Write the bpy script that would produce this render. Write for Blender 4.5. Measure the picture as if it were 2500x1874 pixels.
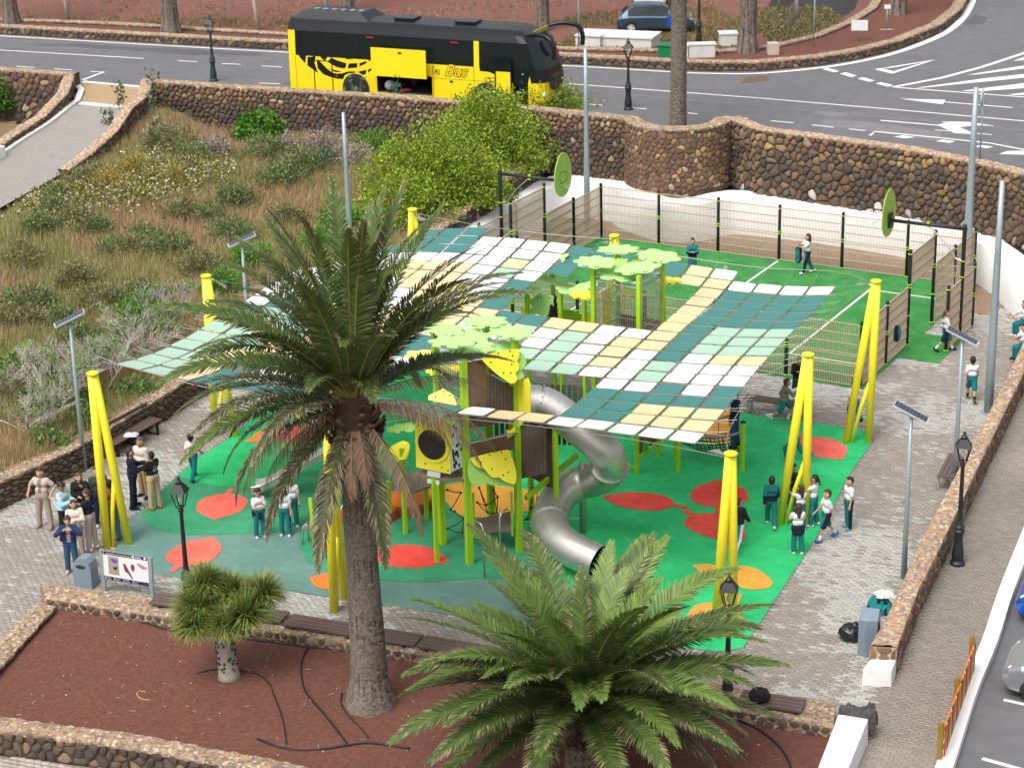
import bpy, math, random
import numpy as np
from mathutils import Matrix, Vector
R = math.radians
rnd = random.Random(11)
nr = np.random.RandomState(11)
sc = bpy.context.scene
COL = sc.collection
for _o in list(bpy.data.objects): bpy.data.objects.remove(_o)

# ---------------- camera, sky, sun, exposure ----------------
CAMH, FPX, PITCH, ROLL = 23.15, 5055.0, R(20.3), R(1.4)
_f = np.array([0, math.cos(PITCH), -math.sin(PITCH)])
_u0 = np.array([0, math.sin(PITCH), math.cos(PITCH)])
_r0 = np.array([1.0, 0, 0])
_r = math.cos(ROLL)*_r0 - math.sin(ROLL)*_u0
_u = math.cos(ROLL)*_u0 + math.sin(ROLL)*_r0
cd = bpy.data.cameras.new('camera'); cam = bpy.data.objects.new('camera', cd); COL.objects.link(cam)
cd.sensor_width = 36; cd.sensor_fit = 'HORIZONTAL'; cd.lens = 36*FPX/2500; cd.clip_start = 1; cd.clip_end = 3000
cam.matrix_world = Matrix(((_r[0], _u[0], -_f[0], 0), (_r[1], _u[1], -_f[1], 0), (_r[2], _u[2], -_f[2], CAMH), (0, 0, 0, 1)))
sc.camera = cam
SUN_EL, SUN_AZ = R(58), R(215)      # azimuth clockwise from +Y (view direction): behind the camera, to the left
w = bpy.data.worlds.new('World'); sc.world = w; w.use_nodes = True
wt = w.node_tree; bg = wt.nodes['Background']
sky = wt.nodes.new('ShaderNodeTexSky'); sky.sky_type = 'NISHITA'; sky.sun_disc = False
sky.sun_elevation = SUN_EL; sky.sun_rotation = SUN_AZ; sky.dust_density = 6; sky.air_density = 1.0; sky.ozone_density = 1.0
hs = wt.nodes.new('ShaderNodeHueSaturation'); hs.inputs['Saturation'].default_value = 0.32
wt.links.new(sky.outputs[0], hs.inputs['Color']); wt.links.new(hs.outputs[0], bg.inputs['Color'])
bg.inputs['Strength'].default_value = 0.15
sl = bpy.data.lights.new('sun', 'SUN'); sl.energy = 0.85; sl.angle = R(30); sl.color = (1, .955, .88)
so = bpy.data.objects.new('sun', sl); COL.objects.link(so)
_sd = Vector((math.sin(SUN_AZ)*math.cos(SUN_EL), math.cos(SUN_AZ)*math.cos(SUN_EL), math.sin(SUN_EL)))
so.rotation_euler = _sd.to_track_quat('Z', 'Y').to_euler(); so.location = (-20, 20, 60)
sc.view_settings.view_transform = 'Standard'; sc.view_settings.look = 'None'
sc.view_settings.exposure = 0.56; sc.view_settings.gamma = 1; sc.view_settings.use_curve_mapping = False
sc.render.engine = 'CYCLES'

# ---------------- helpers ----------------
def G(x, y, z=0.0):
    "ground point seen at photo position (x, y) on the level z"
    d = _f + _r*(x-1250)/FPX - _u*(y-937)/FPX
    t = (z-CAMH)/d[2]
    return Vector((d[0]*t, d[1]*t, z))
def AT(x, y, Y):
    "point seen at photo position (x, y) at the distance Y"
    d = _f + _r*(x-1250)/FPX - _u*(y-937)/FPX
    t = Y/d[1]
    return Vector((d[0]*t, Y, CAMH+d[2]*t))
def PR(p):
    v = np.array(p, float)-np.array([0, 0, CAMH]); ww = v@_f
    return 1250+FPX*(v@_r)/ww, 937-FPX*(v@_u)/ww
def G2(x, y, z=0.0):
    p = G(x, y, z); return (p.x, p.y)

MATS = {}
def M(name, col=(.5, .5, .5), rough=.7, metal=0.0, var=.12, scale=3.0, bump=0.0, bscale=30.0, attr=False, col2=None, spec=.4, detail=3.0, trans=0.0, alpha=1.0):
    "procedural material: base colour (or the per-face colour) broken up by noise, with fine relief"
    if name in MATS: return MATS[name]
    m = bpy.data.materials.new(name); m.use_nodes = True; nt = m.node_tree; L = nt.links.new
    b = nt.nodes['Principled BSDF']; b.inputs['Roughness'].default_value = rough; b.inputs['Metallic'].default_value = metal
    b.inputs['Specular IOR Level'].default_value = spec
    geo = nt.nodes.new('ShaderNodeNewGeometry')
    nz = nt.nodes.new('ShaderNodeTexNoise'); nz.inputs['Scale'].default_value = scale; nz.inputs['Detail'].default_value = detail; nz.inputs['Roughness'].default_value = .65
    L(geo.outputs['Position'], nz.inputs['Vector'])
    if attr:
        at = nt.nodes.new('ShaderNodeAttribute'); at.attribute_name = 'Col'; base = at.outputs['Color']
    else:
        rgb = nt.nodes.new('ShaderNodeRGB'); rgb.outputs[0].default_value = (*col, 1); base = rgb.outputs[0]
    if col2 is not None:
        mx = nt.nodes.new('ShaderNodeMix'); mx.data_type = 'RGBA'
        rp = nt.nodes.new('ShaderNodeMapRange'); rp.inputs[1].default_value = .38; rp.inputs[2].default_value = .62
        L(nz.outputs[0], rp.inputs[0]); L(rp.outputs[0], mx.inputs[0]); L(base, mx.inputs[6]); mx.inputs[7].default_value = (*col2, 1); base = mx.outputs[2]
    if var:
        n2 = nt.nodes.new('ShaderNodeTexNoise'); n2.inputs['Scale'].default_value = scale*5.3; n2.inputs['Detail'].default_value = 4
        L(geo.outputs['Position'], n2.inputs['Vector'])
        ad = nt.nodes.new('ShaderNodeMath'); ad.operation = 'ADD'; L(nz.outputs[0], ad.inputs[0]); L(n2.outputs[0], ad.inputs[1])
        mr = nt.nodes.new('ShaderNodeMapRange'); mr.inputs[1].default_value = .6; mr.inputs[2].default_value = 1.4; mr.inputs[3].default_value = 1-var; mr.inputs[4].default_value = 1+var
        L(ad.outputs[0], mr.inputs[0])
        ml = nt.nodes.new('ShaderNodeVectorMath'); ml.operation = 'SCALE'; L(base, ml.inputs[0]); L(mr.outputs[0], ml.inputs['Scale']); base = ml.outputs[0]
    L(base, b.inputs['Base Color'])
    if bump:
        nb = nt.nodes.new('ShaderNodeTexNoise'); nb.inputs['Scale'].default_value = bscale; nb.inputs['Detail'].default_value = 5
        L(geo.outputs['Position'], nb.inputs['Vector'])
        bp = nt.nodes.new('ShaderNodeBump'); bp.inputs['Strength'].default_value = bump; bp.inputs['Distance'].default_value = .03
        L(nb.outputs[0], bp.inputs['Height']); L(bp.outputs[0], b.inputs['Normal'])
    if trans:
        b.inputs['Subsurface Weight'].default_value = 0
        tr = nt.nodes.new('ShaderNodeBsdfTranslucent'); L(base, tr.inputs['Color'])
        ms = nt.nodes.new('ShaderNodeMixShader'); ms.inputs[0].default_value = trans
        L(b.outputs[0], ms.inputs[1]); L(tr.outputs[0], ms.inputs[2]); L(ms.outputs[0], nt.nodes['Material Output'].inputs['Surface'])
    MATS[name] = m
    return m

def tag(o, label=None, cat=None, group=None, kind=None):
    if label: o['label'] = label
    if cat: o['category'] = cat
    if group: o['group'] = group
    if kind: o['kind'] = kind
    return o
def empty(name, loc=(0, 0, 0), rz=0.0, label=None, cat=None, group=None):
    o = bpy.data.objects.new(name, None); COL.objects.link(o); o.empty_display_size = .2
    o.location = loc; o.rotation_euler = (0, 0, rz)
    return tag(o, label, cat, group)
def link(name, me, parent=None, mat=None, world=False, smooth=False):
    o = bpy.data.objects.new(name, me); COL.objects.link(o)
    if mat is not None:
        for m in (mat if isinstance(mat, (list, tuple)) else [mat]):
            if len(me.materials) < (len(mat) if isinstance(mat, (list, tuple)) else 1): me.materials.append(m)
    if parent is not None:
        o.parent = parent
        if world:
            top = parent; mw = Matrix.Identity(4)
            chain = []
            while top is not None: chain.append(top); top = top.parent
            for t in reversed(chain):
                mw = mw @ (t.matrix_parent_inverse if t.parent else Matrix.Identity(4)) @ (Matrix.Translation(t.location) @ t.rotation_euler.to_matrix().to_4x4())
            o.matrix_parent_inverse = mw.inverted()
    if smooth: me.shade_smooth()
    return o
def np_mesh(name, V, faces, fcol=None, smooth=False, mi=None):
    "mesh from arrays; faces is a list of (n, k) index arrays"
    me = bpy.data.meshes.new(name); V = np.asarray(V, np.float32)
    faces = [np.asarray(f, np.int32) for f in faces if len(f)]
    me.vertices.add(len(V)); me.vertices.foreach_set('co', V.ravel())
    nl = sum(f.size for f in faces); nf = sum(len(f) for f in faces)
    me.loops.add(nl); me.polygons.add(nf)
    me.loops.foreach_set('vertex_index', np.concatenate([f.ravel() for f in faces]))
    tot = np.concatenate([np.full(len(f), f.shape[1], np.int32) for f in faces])
    st = np.concatenate([[0], np.cumsum(tot)[:-1]]).astype(np.int32)
    me.polygons.foreach_set('loop_start', st); me.polygons.foreach_set('loop_total', tot)
    if mi is not None: me.polygons.foreach_set('material_index', np.asarray(mi, np.int32))
    me.update(calc_edges=True)
    if fcol is not None:
        c = np.ones((nf, 4), np.float32); c[:, :3] = np.asarray(fcol, np.float32)[:, :3]
        a = me.attributes.new('Col', 'FLOAT_COLOR', 'FACE'); a.data.foreach_set('color', c.ravel())
    me.validate(clean_customdata=False)
    if smooth: me.shade_smooth()
    return me
class MB:
    "collects boxes, tubes, prisms; build() links them as one mesh object"
    def __init__(s): s.v = []; s.f = []; s.c = []; s.m = []; s.cc = None; s.mi = 0
    def add(s, v, f):
        n = len(s.v); s.v += [tuple(p) for p in v]
        for q in f: s.f.append(tuple(n+i for i in q)); s.c.append(s.cc); s.m.append(s.mi)
        return s
    def box(s, c, d, rz=0.0, X=None, Y=None, Z=None, taper=1.0):
        X = Vector(X) if X is not None else Vector((math.cos(rz), math.sin(rz), 0)); Y = Vector(Y) if Y is not None else Vector((-math.sin(rz), math.cos(rz), 0)); Z = Vector(Z) if Z is not None else Vector((0, 0, 1))
        c = Vector(c); v = []
        for k in (-1, 1):
            t = 1.0 if k < 0 else taper
            for a, b in ((-1, -1), (1, -1), (1, 1), (-1, 1)): v.append(c+X*(a*d[0]/2*t)+Y*(b*d[1]/2*t)+Z*(k*d[2]/2))
        return s.add(v, [(3, 2, 1, 0), (4, 5, 6, 7), (0, 1, 5, 4), (1, 2, 6, 5), (2, 3, 7, 6), (3, 0, 4, 7)])
    def bar(s, a, b, wd, h=None, up=(0, 0, 1)):
        a = Vector(a); b = Vector(b); X = (b-a); L = X.length
        if L < 1e-6: return s
        X.normalize(); Y = Vector(up).cross(X)
        if Y.length < 1e-4: Y = Vector((0, 1, 0)).cross(X)
        Y.normalize(); Z = X.cross(Y)
        return s.box((a+b)/2, (L, wd, h or wd), X=X, Y=Y, Z=Z)
    def tube(s, pts, r, n=8, cap=True, closed=False):
        pts = [Vector(p) for p in pts]; k = len(pts); rr = r if isinstance(r, (list, tuple)) else [r]*k
        v = []; f = []; prev = None
        for i, p in enumerate(pts):
            t = (pts[(i+1) % k]-pts[i-1]) if closed else (pts[min(i+1, k-1)]-pts[max(i-1, 0)])
            t.normalize()
            if prev is None:
                a = Vector((0, 0, 1)) if abs(t.z) < .9 else Vector((1, 0, 0)); N = a.cross(t).normalized()
            else:
                N = prev-t*prev.dot(t)
                N = N.normalized() if N.length > 1e-6 else Vector((1, 0, 0))
            prev = N; B = t.cross(N)
            for j in range(n):
                an = 2*math.pi*j/n; v.append(p+(N*math.cos(an)+B*math.sin(an))*rr[i])
        m = k if closed else k-1
        for i in range(m):
            for j in range(n): f.append((i*n+j, i*n+(j+1) % n, ((i+1) % k)*n+(j+1) % n, ((i+1) % k)*n+j))
        if cap and not closed: f.append(tuple(range(n-1, -1, -1))); f.append(tuple((k-1)*n+j for j in range(n)))
        return s.add(v, f)
    def lathe(s, c, prof, n=16):
        "prof: (radius, z) pairs bottom to top"
        c = Vector(c); v = []; f = []
        for r_, z in prof:
            for j in range(n): a = 2*math.pi*j/n; v.append(c+Vector((r_*math.cos(a), r_*math.sin(a), z)))
        for i in range(len(prof)-1):
            for j in range(n): f.append((i*n+j, i*n+(j+1) % n, (i+1)*n+(j+1) % n, (i+1)*n+j))
        f.append(tuple(range(n-1, -1, -1))); f.append(tuple((len(prof)-1)*n+j for j in range(n)))
        return s.add(v, f)
    def prism(s, poly, o=(0, 0, 0), X=(1, 0, 0), Y=(0, 1, 0), t=.02):
        "flat outline in the plane X, Y at o, thickened by t along the normal"
        o = Vector(o); X = Vector(X); Y = Vector(Y); Z = X.cross(Y).normalized(); n = len(poly)
        v = [o+X*a+Y*b for a, b in poly]+[o+X*a+Y*b+Z*t for a, b in poly]
        f = [tuple(range(n-1, -1, -1)), tuple(range(n, 2*n))]+[(i, (i+1) % n, n+(i+1) % n, n+i) for i in range(n)]
        return s.add(v, f)
    def ball(s, c, r, n=8, m=6, sc3=(1, 1, 1)):
        c = Vector(c); v = []; f = []
        for i in range(1, m):
            p = math.pi*i/m
            for j in range(n): a = 2*math.pi*j/n; v.append(c+Vector((r*sc3[0]*math.sin(p)*math.cos(a), r*sc3[1]*math.sin(p)*math.sin(a), r*sc3[2]*math.cos(p))))
        for i in range(m-2):
            for j in range(n): f.append((i*n+j, (i+1)*n+j, (i+1)*n+(j+1) % n, i*n+(j+1) % n))
        a = len(v); v += [c+Vector((0, 0, r*sc3[2])), c-Vector((0, 0, r*sc3[2]))]
        for j in range(n): f.append((a, j, (j+1) % n)); f.append((a+1, (m-2)*n+(j+1) % n, (m-2)*n+j))
        return s.add(v, f)
    def mesh(s, name):
        me = bpy.data.meshes.new(name); me.from_pydata([tuple(p) for p in s.v], [], s.f)
        if any(c is not None for c in s.c):
            a = me.attributes.new('Col', 'FLOAT_COLOR', 'FACE'); fl = []
            for c in s.c: c = c or (.5, .5, .5); fl += [c[0], c[1], c[2], 1]
            a.data.foreach_set('color', fl)
        if any(s.m): me.polygons.foreach_set('material_index', s.m)
        me.update(); return me
    def build(s, name, mat=None, parent=None, world=False, smooth=False):
        return link(name, s.mesh(name), parent, mat, world, smooth)
def kids(o, pool): return [c for c in pool if c.parent == o]
def copy_tree(o, parent=None):
    c = o.copy(); COL.objects.link(c); c.parent = parent
    for ch in o.children: copy_tree(ch, c)
    return c
def pip(poly, X, Y):
    "which points lie inside the outline"
    poly = np.asarray(poly, float); ins = np.zeros(X.shape, bool); n = len(poly)
    for i in range(n):
        x0, y0 = poly[i]; x1, y1 = poly[(i+1) % n]
        if y0 == y1: continue
        c = ((y0 > Y) != (y1 > Y)) & (X < (x1-x0)*(Y-y0)/(y1-y0)+x0)
        ins ^= c
    return ins
def lerp(a, b, t): return a+(b-a)*t
def smooth_path(pts, n=8):
    "Catmull-Rom through the points"
    P = [Vector(p) for p in pts]; out = []
    for i in range(len(P)-1):
        p0 = P[max(i-1, 0)]; p1 = P[i]; p2 = P[i+1]; p3 = P[min(i+2, len(P)-1)]
        for k in range(n):
            t = k/n; out.append(.5*((2*p1)+(p2-p0)*t+(2*p0-5*p1+4*p2-p3)*t*t+(3*p1-p0-3*p2+p3)*t**3))
    out.append(P[-1]); return out
def text_mesh(s, size, name='lettering', shear=0.0, bold=0.0):
    c = bpy.data.curves.new(name, 'FONT'); c.body = s; c.size = size; c.extrude = .002; c.shear = shear; c.offset = bold; c.resolution_u = 3
    o = bpy.data.objects.new(name, c); COL.objects.link(o)
    me = bpy.data.meshes.new_from_object(o)
    bpy.data.objects.remove(o); me.name = name; return me
def sheet(name, poly, z, mat, parent=None, kind='structure', res=None, label=None, h=None):
    "a level sheet with the outline poly (world x, y); h adds a rim downwards"
    mb = MB(); n = len(poly); v = [(x, y, z) for x, y in poly]; f = [tuple(range(n))]
    if h: v += [(x, y, z-h) for x, y in poly]; f += [((i+1) % n, i, n+i, n+(i+1) % n) for i in range(n)]
    a = sum(poly[i][0]*poly[(i+1) % n][1]-poly[(i+1) % n][0]*poly[i][1] for i in range(n))
    if a < 0: f = [tuple(reversed(q)) for q in f]
    mb.add(v, f); o = mb.build(name, mat, parent)
    if kind and parent is None: o['kind'] = kind
    if label: o['label'] = label
    return o
# ---------------- materials of the setting ----------------
def m_rubble(name, cols, scale=14.0):
    m = M(name, (.4, .3, .2), rough=.95, var=.25, scale=2.2, bump=.8, bscale=45)
    nt = m.node_tree; L = nt.links.new
    vo = nt.nodes.new('ShaderNodeTexVoronoi'); vo.inputs['Scale'].default_value = scale
    geo = [n for n in nt.nodes if n.type == 'NEW_GEOMETRY'][0]; L(geo.outputs['Position'], vo.inputs['Vector'])
    sep = nt.nodes.new('ShaderNodeSeparateColor'); L(vo.outputs['Color'], sep.inputs[0])
    cr = nt.nodes.new('ShaderNodeValToRGB'); el = cr.color_ramp.elements
    cr.color_ramp.interpolation = 'CONSTANT'
    while len(el) < len(cols): el.new(.5)
    for i, c in enumerate(cols): el[i].position = i/len(cols); el[i].color = (*c, 1)
    L(sep.outputs[0], cr.inputs[0])
    ml = [n for n in nt.nodes if n.type == 'VECT_MATH'][0]; L(cr.outputs[0], ml.inputs[0])
    return m
RUB = m_rubble('rubble_cap', [(.26, .18, .12), (.38, .27, .18), (.20, .14, .11), (.36, .25, .15), (.52, .43, .33), (.27, .21, .17), (.40, .27, .14)])
RUBW = m_rubble('rubble_cap_warm', [(.40, .25, .15), (.50, .35, .22), (.26, .19, .16), (.46, .29, .15), (.60, .47, .35), (.24, .22, .22), (.44, .30, .20)], 12)
STONE = M('wall_stone', rough=.95, var=.32, scale=9, bump=.9, bscale=60, attr=True)
MORTAR = M('dark_joint', (.075, .055, .042), rough=1, var=.35, scale=6)
MORTARB = M('brown_joint', (.17, .105, .065), rough=1, var=.35, scale=6, bump=.4)
PAVER = M('paver_concrete', rough=.88, var=.16, scale=4, bump=.25, bscale=120, attr=True)
SAND = M('joint_sand', (.20, .175, .15), rough=1, var=.25, scale=3)
WHITE = M('white_render', (.80, .80, .79), rough=.75, var=.06, scale=1.2, bump=.12, bscale=18, col2=(.74, .745, .75))
ASPH = M('asphalt', (.150, .150, .155), rough=.9, var=.2, scale=.35, bump=.35, bscale=90, col2=(.125, .125, .132), detail=6)
PAINT = M('road_paint', (.74, .73, .70), rough=.7, var=.12, scale=4)
FADED = M('worn_paint', (.20, .20, .21), rough=.9, var=.2, scale=4)

# ---------------- stone wall builder ----------------
def _clip(poly, mx, my, nx, ny):
    out = []; n = len(poly)
    for i in range(n):
        a = poly[i]; b = poly[(i+1) % n]
        da = (a[0]-mx)*nx+(a[1]-my)*ny; db = (b[0]-mx)*nx+(b[1]-my)*ny
        if da <= 0: out.append(a)
        if (da < 0) != (db < 0) and da != db:
            t = da/(da-db); out.append((a[0]+(b[0]-a[0])*t, a[1]+(b[1]-a[1])*t))
    return out
def voronoi_cells(L, H, sw, sh, rg, drop=.14):
    nh = max(1, round(H/sh)); nw = max(1, round(L/sw)); S = []
    for j in range(nh):
        for i in range(nw+1):
            if rg.random() < drop: continue
            S.append(((i+(j % 2)*.5-.1+rg.uniform(-.34, .34))*L/nw, (j+.5+rg.uniform(-.34, .34))*H/nh))
    S = np.array([p for p in S if -.02*L <= p[0] <= L*1.02] or [(L/2, H/2)]); cells = []
    for k in range(len(S)):
        d = ((S-S[k])**2).sum(1); idx = np.argsort(d)[1:15]
        poly = [(0, 0), (L, 0), (L, H), (0, H)]
        poly = _clip(poly, S[k, 0]+sw*1.2, 0, 1, 0); poly = _clip(poly, S[k, 0]-sw*1.2, 0, -1, 0)
        for q in idx:
            if len(poly) < 3: break
            poly = _clip(poly, (S[k, 0]+S[q, 0])/2, (S[k, 1]+S[q, 1])/2, S[q, 0]-S[k, 0], S[q, 1]-S[k, 1])
        if len(poly) >= 3: cells.append(poly)
    return cells
def path_fn(pts):
    P = np.array([[p[0], p[1]] for p in pts], float); d = np.diff(P, axis=0); l = np.hypot(d[:, 0], d[:, 1]); S = np.concatenate([[0], np.cumsum(l)])
    def f(s):
        s = min(max(s, 0), S[-1]-1e-6); i = min(int(np.searchsorted(S, s, 'right'))-1, len(l)-1); t = (s-S[i])/l[i]
        p = P[i]+d[i]*t
        # smoothed direction
        a = d[i]/l[i]
        if t < .5 and i > 0: a = a*(.5+t)+d[i-1]/l[i-1]*(.5-t)
        elif t >= .5 and i < len(l)-1: a = a*(1.5-t)+d[i+1]/l[i+1]*(t-.5)
        a = a/np.hypot(*a)
        return p, np.array([a[1], -a[0]]), i+t
    return f, S[-1]
def stone_face(th, pts, zb, zt, sw, sh, colfn, rg, depth=.07, single=300, mat=None, flip=1):
    "stones on one face of a wall; the biggest are parts of their own, the rest one joined part"
    f, L = path_fn(pts); zb = np.asarray(zb, float); zt = np.asarray(zt, float); H = float(max(zt-zb)); stones = []
    ii = np.arange(len(pts))
    for poly in voronoi_cells(L, H, sw, sh, rg):
        n = len(poly); cx = sum(p[0] for p in poly)/n; cy = sum(p[1] for p in poly)/n
        ar = abs(sum(poly[i][0]*poly[(i+1) % n][1]-poly[(i+1) % n][0]*poly[i][1] for i in range(n)))/2
        if ar < .12*sw*sh: continue
        q_ = []
        for i in range(n):
            a, b = poly[i], poly[(i+1) % n]
            if math.hypot(a[0]-b[0], a[1]-b[1]) < .25*math.sqrt(ar): q_.append(((a[0]+b[0])/2, (a[1]+b[1])/2)); continue
            q_ += [(a[0]*.72+b[0]*.28, a[1]*.72+b[1]*.28), (a[0]*.28+b[0]*.72, a[1]*.28+b[1]*.72)]
        poly = q_; n = len(poly); rad = math.sqrt(ar); V = []; dd = depth*rg.uniform(.6, 1.25); tx, ty = rg.uniform(-.35, .35), rg.uniform(-.35, .35)
        def mp(s, t, dep):
            p, nn, k = f(s); z0 = np.interp(k, ii, zb); z1 = np.interp(k, ii, zt); nn = nn*flip
            return (p[0]+nn[0]*dep, p[1]+nn[1]*dep, z0+(z1-z0)*t/H)
        g = max(.5, 1-.05*rg.uniform(.6, 1.4)/max(rad, .05)*.5)
        for q in poly: V.append(mp(cx+(q[0]-cx)*g, cy+(q[1]-cy)*g, -.012))
        for q in poly:
            k = .70+rg.uniform(-.05, .05); V.append(mp(cx+(q[0]-cx)*k, cy+(q[1]-cy)*k, dd*(.85+tx*(q[0]-cx)/rad+ty*(q[1]-cy)/rad)))
        V.append(mp(cx, cy, dd*1.22))
        F = [(i, (i+1) % n, n+(i+1) % n, n+i) for i in range(n)]+[(n+i, n+(i+1) % n, 2*n) for i in range(n)]
        if flip < 0: F = [tuple(reversed(q)) for q in F]
        zc = V[-1][2]; p, _, k = f(cx)
        stones.append((ar, V, F, colfn(zc-np.interp(k, ii, zb), np.interp(k, ii, zt)-zc, rg)))
    stones.sort(key=lambda q: -q[0]); mat = mat or STONE
    for ar, V, F, c in stones[:single]:
        o = Vector(V[-1]); mb = MB(); mb.cc = c; mb.add([Vector(v)-o for v in V], F)
        s = link('stone', mb.mesh('stone'), th, mat, True); s.location = o
    if len(stones) > single:
        mb = MB()
        for ar, V, F, c in stones[single:]: mb.cc = c; mb.add(V, F)
        tag(mb.build('small_stones', mat, th, True), kind='stuff')
def wall_core(th, pts, zb, zt, thick, mat, capmat, rg, flip=1, cap_over=.03, capname='cap', rough=.018, step=.14):
    f, L = path_fn(pts); n = max(2, int(L/.35)); ii = np.arange(len(pts)); v = []; fc = []
    for i in range(n+1):
        p, nn, k = f(L*i/n); nn = nn*flip; z0 = np.interp(k, ii, zb); z1 = np.interp(k, ii, zt)
        q = p-nn*thick
        v += [(p[0], p[1], z0-.3), (p[0], p[1], z1-.012), (q[0], q[1], z1-.012), (q[0], q[1], z0-.3)]
        if i < n: a = 4*i; fc += [(a, a+4, a+5, a+1), (a+1, a+5, a+6, a+2), (a+2, a+6, a+7, a+3)]
    fc += [(0, 1, 2, 3), (4*n+3, 4*n+2, 4*n+1, 4*n)]
    if flip < 0: fc = [tuple(reversed(q)) for q in fc]
    MB().add(v, fc).build('core', mat, th, True)
    n = max(2, int(L/step)); nc = 5; v = []; fc = []
    for i in range(n+1):
        p, nn, k = f(L*i/n); nn = nn*flip; z1 = np.interp(k, ii, zt); e = cap_over+rg.uniform(0, .03)
        for j in range(nc+1):
            t = -e+(thick+2*e)*j/nc; edge = .03 if j in (0, nc) else 0
            v.append((p[0]-nn[0]*t, p[1]-nn[1]*t, z1+.03-edge+rg.uniform(-rough, rough)))
    for i in range(n):
        for j in range(nc): a = i*(nc+1)+j; fc.append((a, a+nc+1, a+nc+2, a+1))
    m = len(v)
    for i in range(n+1):   # front and back lips
        for j in (0, nc): x, y, z = v[i*(nc+1)+j]; v.append((x, y, z-.07))
    for i in range(n):
        a = i*(nc+1); b = m+2*i; fc.append((a+nc+1, a, b, b+2)); fc.append((a+nc, a+2*nc+1, b+3, b+1))
    if flip < 0: fc = [tuple(reversed(q)) for q in fc]
    MB().add(v, fc).build(capname, capmat, th, True)
def pick(cols):
    def fn(zb, zt, rg):
        c = rg.choice(cols); k = rg.uniform(.8, 1.2); return (c[0]*k, c[1]*k, c[2]*k)
    return fn
DARK = [(.095, .070, .056), (.115, .083, .062), (.135, .093, .066), (.10, .082, .070), (.14, .096, .064), (.088, .072, .064), (.15, .103, .072), (.12, .09, .068)]
BROWN = [(.20, .12, .075), (.16, .10, .07), (.24, .155, .09), (.18, .115, .075), (.14, .095, .075), (.22, .13, .08)]
def road_col(zb, zt, rg):
    if zt < .72: c = rg.choice(BROWN+[(.32, .22, .12)] if rg.random() < .95 else [(.44, .34, .23), (.36, .23, .13)])
    else: c = rg.choice(DARK if rg.random() < .975 else [(.36, .28, .2), (.26, .17, .1)])
    k = rg.uniform(.86, 1.16); return (c[0]*k, c[1]*k, c[2]*k)
def right_col(zb, zt, rg):
    if zb < .5 and rg.random() < .16: c = rg.choice([(.50, .46, .43), (.60, .57, .54), (.36, .31, .27)])
    elif zt < .72: c = rg.choice(BROWN+[(.34, .22, .11), (.30, .21, .13)])
    else: c = rg.choice(DARK+BROWN[:3]+[(.17, .115, .075)])
    k = rg.uniform(.82, 1.22); return (c[0]*k, c[1]*k, c[2]*k)
def bast_col(zb, zt, rg):
    c = rg.choice(BROWN+BROWN+[(.13, .10, .085), (.30, .19, .10)] if rg.random() < .93 else [(.46, .36, .24), (.42, .27, .13)]); k = rg.uniform(.85, 1.2); return (c[0]*k, c[1]*k, c[2]*k)

# ---------------- outlines shared by several pieces ----------------
ZR = 3.5
L1 = [(-16.6, 49.3), (-15.4, 51.7), (-14.45, 53.5), (-12.65, 56.1), (-10.8, 60.2), (-9.8, 62.4), (-6.6, 67.0), (-3.3, 71.4)]
L1Z = [.72, .75, .8, .8, .82, .85, 1.2, 1.7]
L1B = L1[-1:]+[(-1.5, 75.2), (.2, 79.1), (1.75, 82.9)]
WW = [(-3.9, 69.0), (-3.0, 70.6)]+[G2(x, y, 1.5) for x, y in [(1180, 565), (1252, 507), (1370, 443), (1440, 447), (1492, 453), (1515, 469), (1560, 485), (1605, 499), (1660, 503), (1720, 497), (1760, 487), (1795, 481), (1900, 491), (2000, 503), (2100, 517), (2200, 533), (2300, 556), (2360, 578), (2400, 600), (2440, 628), (2470, 660)]]+[(17.62, 67.2), (17.45, 65.4)]
CFR = G(2099.4, 946); CBL = G(1468, 579)
CU = Vector((math.cos(R(-29.7)), math.sin(R(-29.7)), 0)); CV = Vector((-CU.y, CU.x, 0))
CLU = -(CBL-CFR).dot(CU); CLV = (CBL-CFR).dot(CV)
def CP(u, v, z=0.0):
    "court coordinates: u 0..CLU from left to right, v 0..CLV from front to back"
    p = CFR+CU*(u-CLU)+CV*v; return Vector((p.x, p.y, z))
RUBBER = [G2(*p) for p in [(2128, 1064), (2100, 1047), (1900, 1020), (1700, 992), (1500, 962), (1250, 925), (1050, 905), (900, 905), (760, 935), (640, 1003), (596, 1039), (550, 1074), (486, 1114), (434, 1160), (353, 1239), (321, 1262), (290, 1300), (285, 1350), (330, 1395), (500, 1418), (701, 1440), (930, 1475), (1170, 1508), (1400, 1540), (1600, 1572), (1760, 1592), (1815, 1582), (1905, 1445), (1995, 1310), (2080, 1150), (2132, 1078)]]
COURT = [tuple(CP(u, v).xy) for u, v in ((-.12, -.14), (CLU+.12, -.14), (CLU+.12, 3.2), (CLU+1.5, 3.2), (CLU+1.5, 5.9), (CLU+.12, 5.9), (CLU+.12, CLV+.12), (-.12, CLV+.12))]
BW0 = [G2(x, y, .45) for x, y in [(110, 1455), (330, 1490), (700, 1540), (1090, 1600), (1700, 1710), (2035, 1770)]]      # planter side of the bench wall
BW1 = [G2(x, y, .45) for x, y in [(96, 1420), (330, 1448), (640, 1482), (1090, 1556), (1700, 1655), (2040, 1716)]]      # plaza side
PLANTER = [BW0[0]]+BW0[1:]+[(7.0, 39.3), (6.2, 37.2), (5.4, 35.2), (-2.5, 37.2), (-4.9, 38.7), (-8.7, 39.95), (-11.6, 40.8), (-13.2, 41.3), (-12.6, 43.3), (-11.75, 46.7)]
RW_L = [G2(x, y, .75) for x, y in [(2125, 1575), (2160, 1520), (2250, 1320), (2350, 1130), (2440, 960), (2500, 835)]]+[(17.35, 65.2)]
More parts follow.
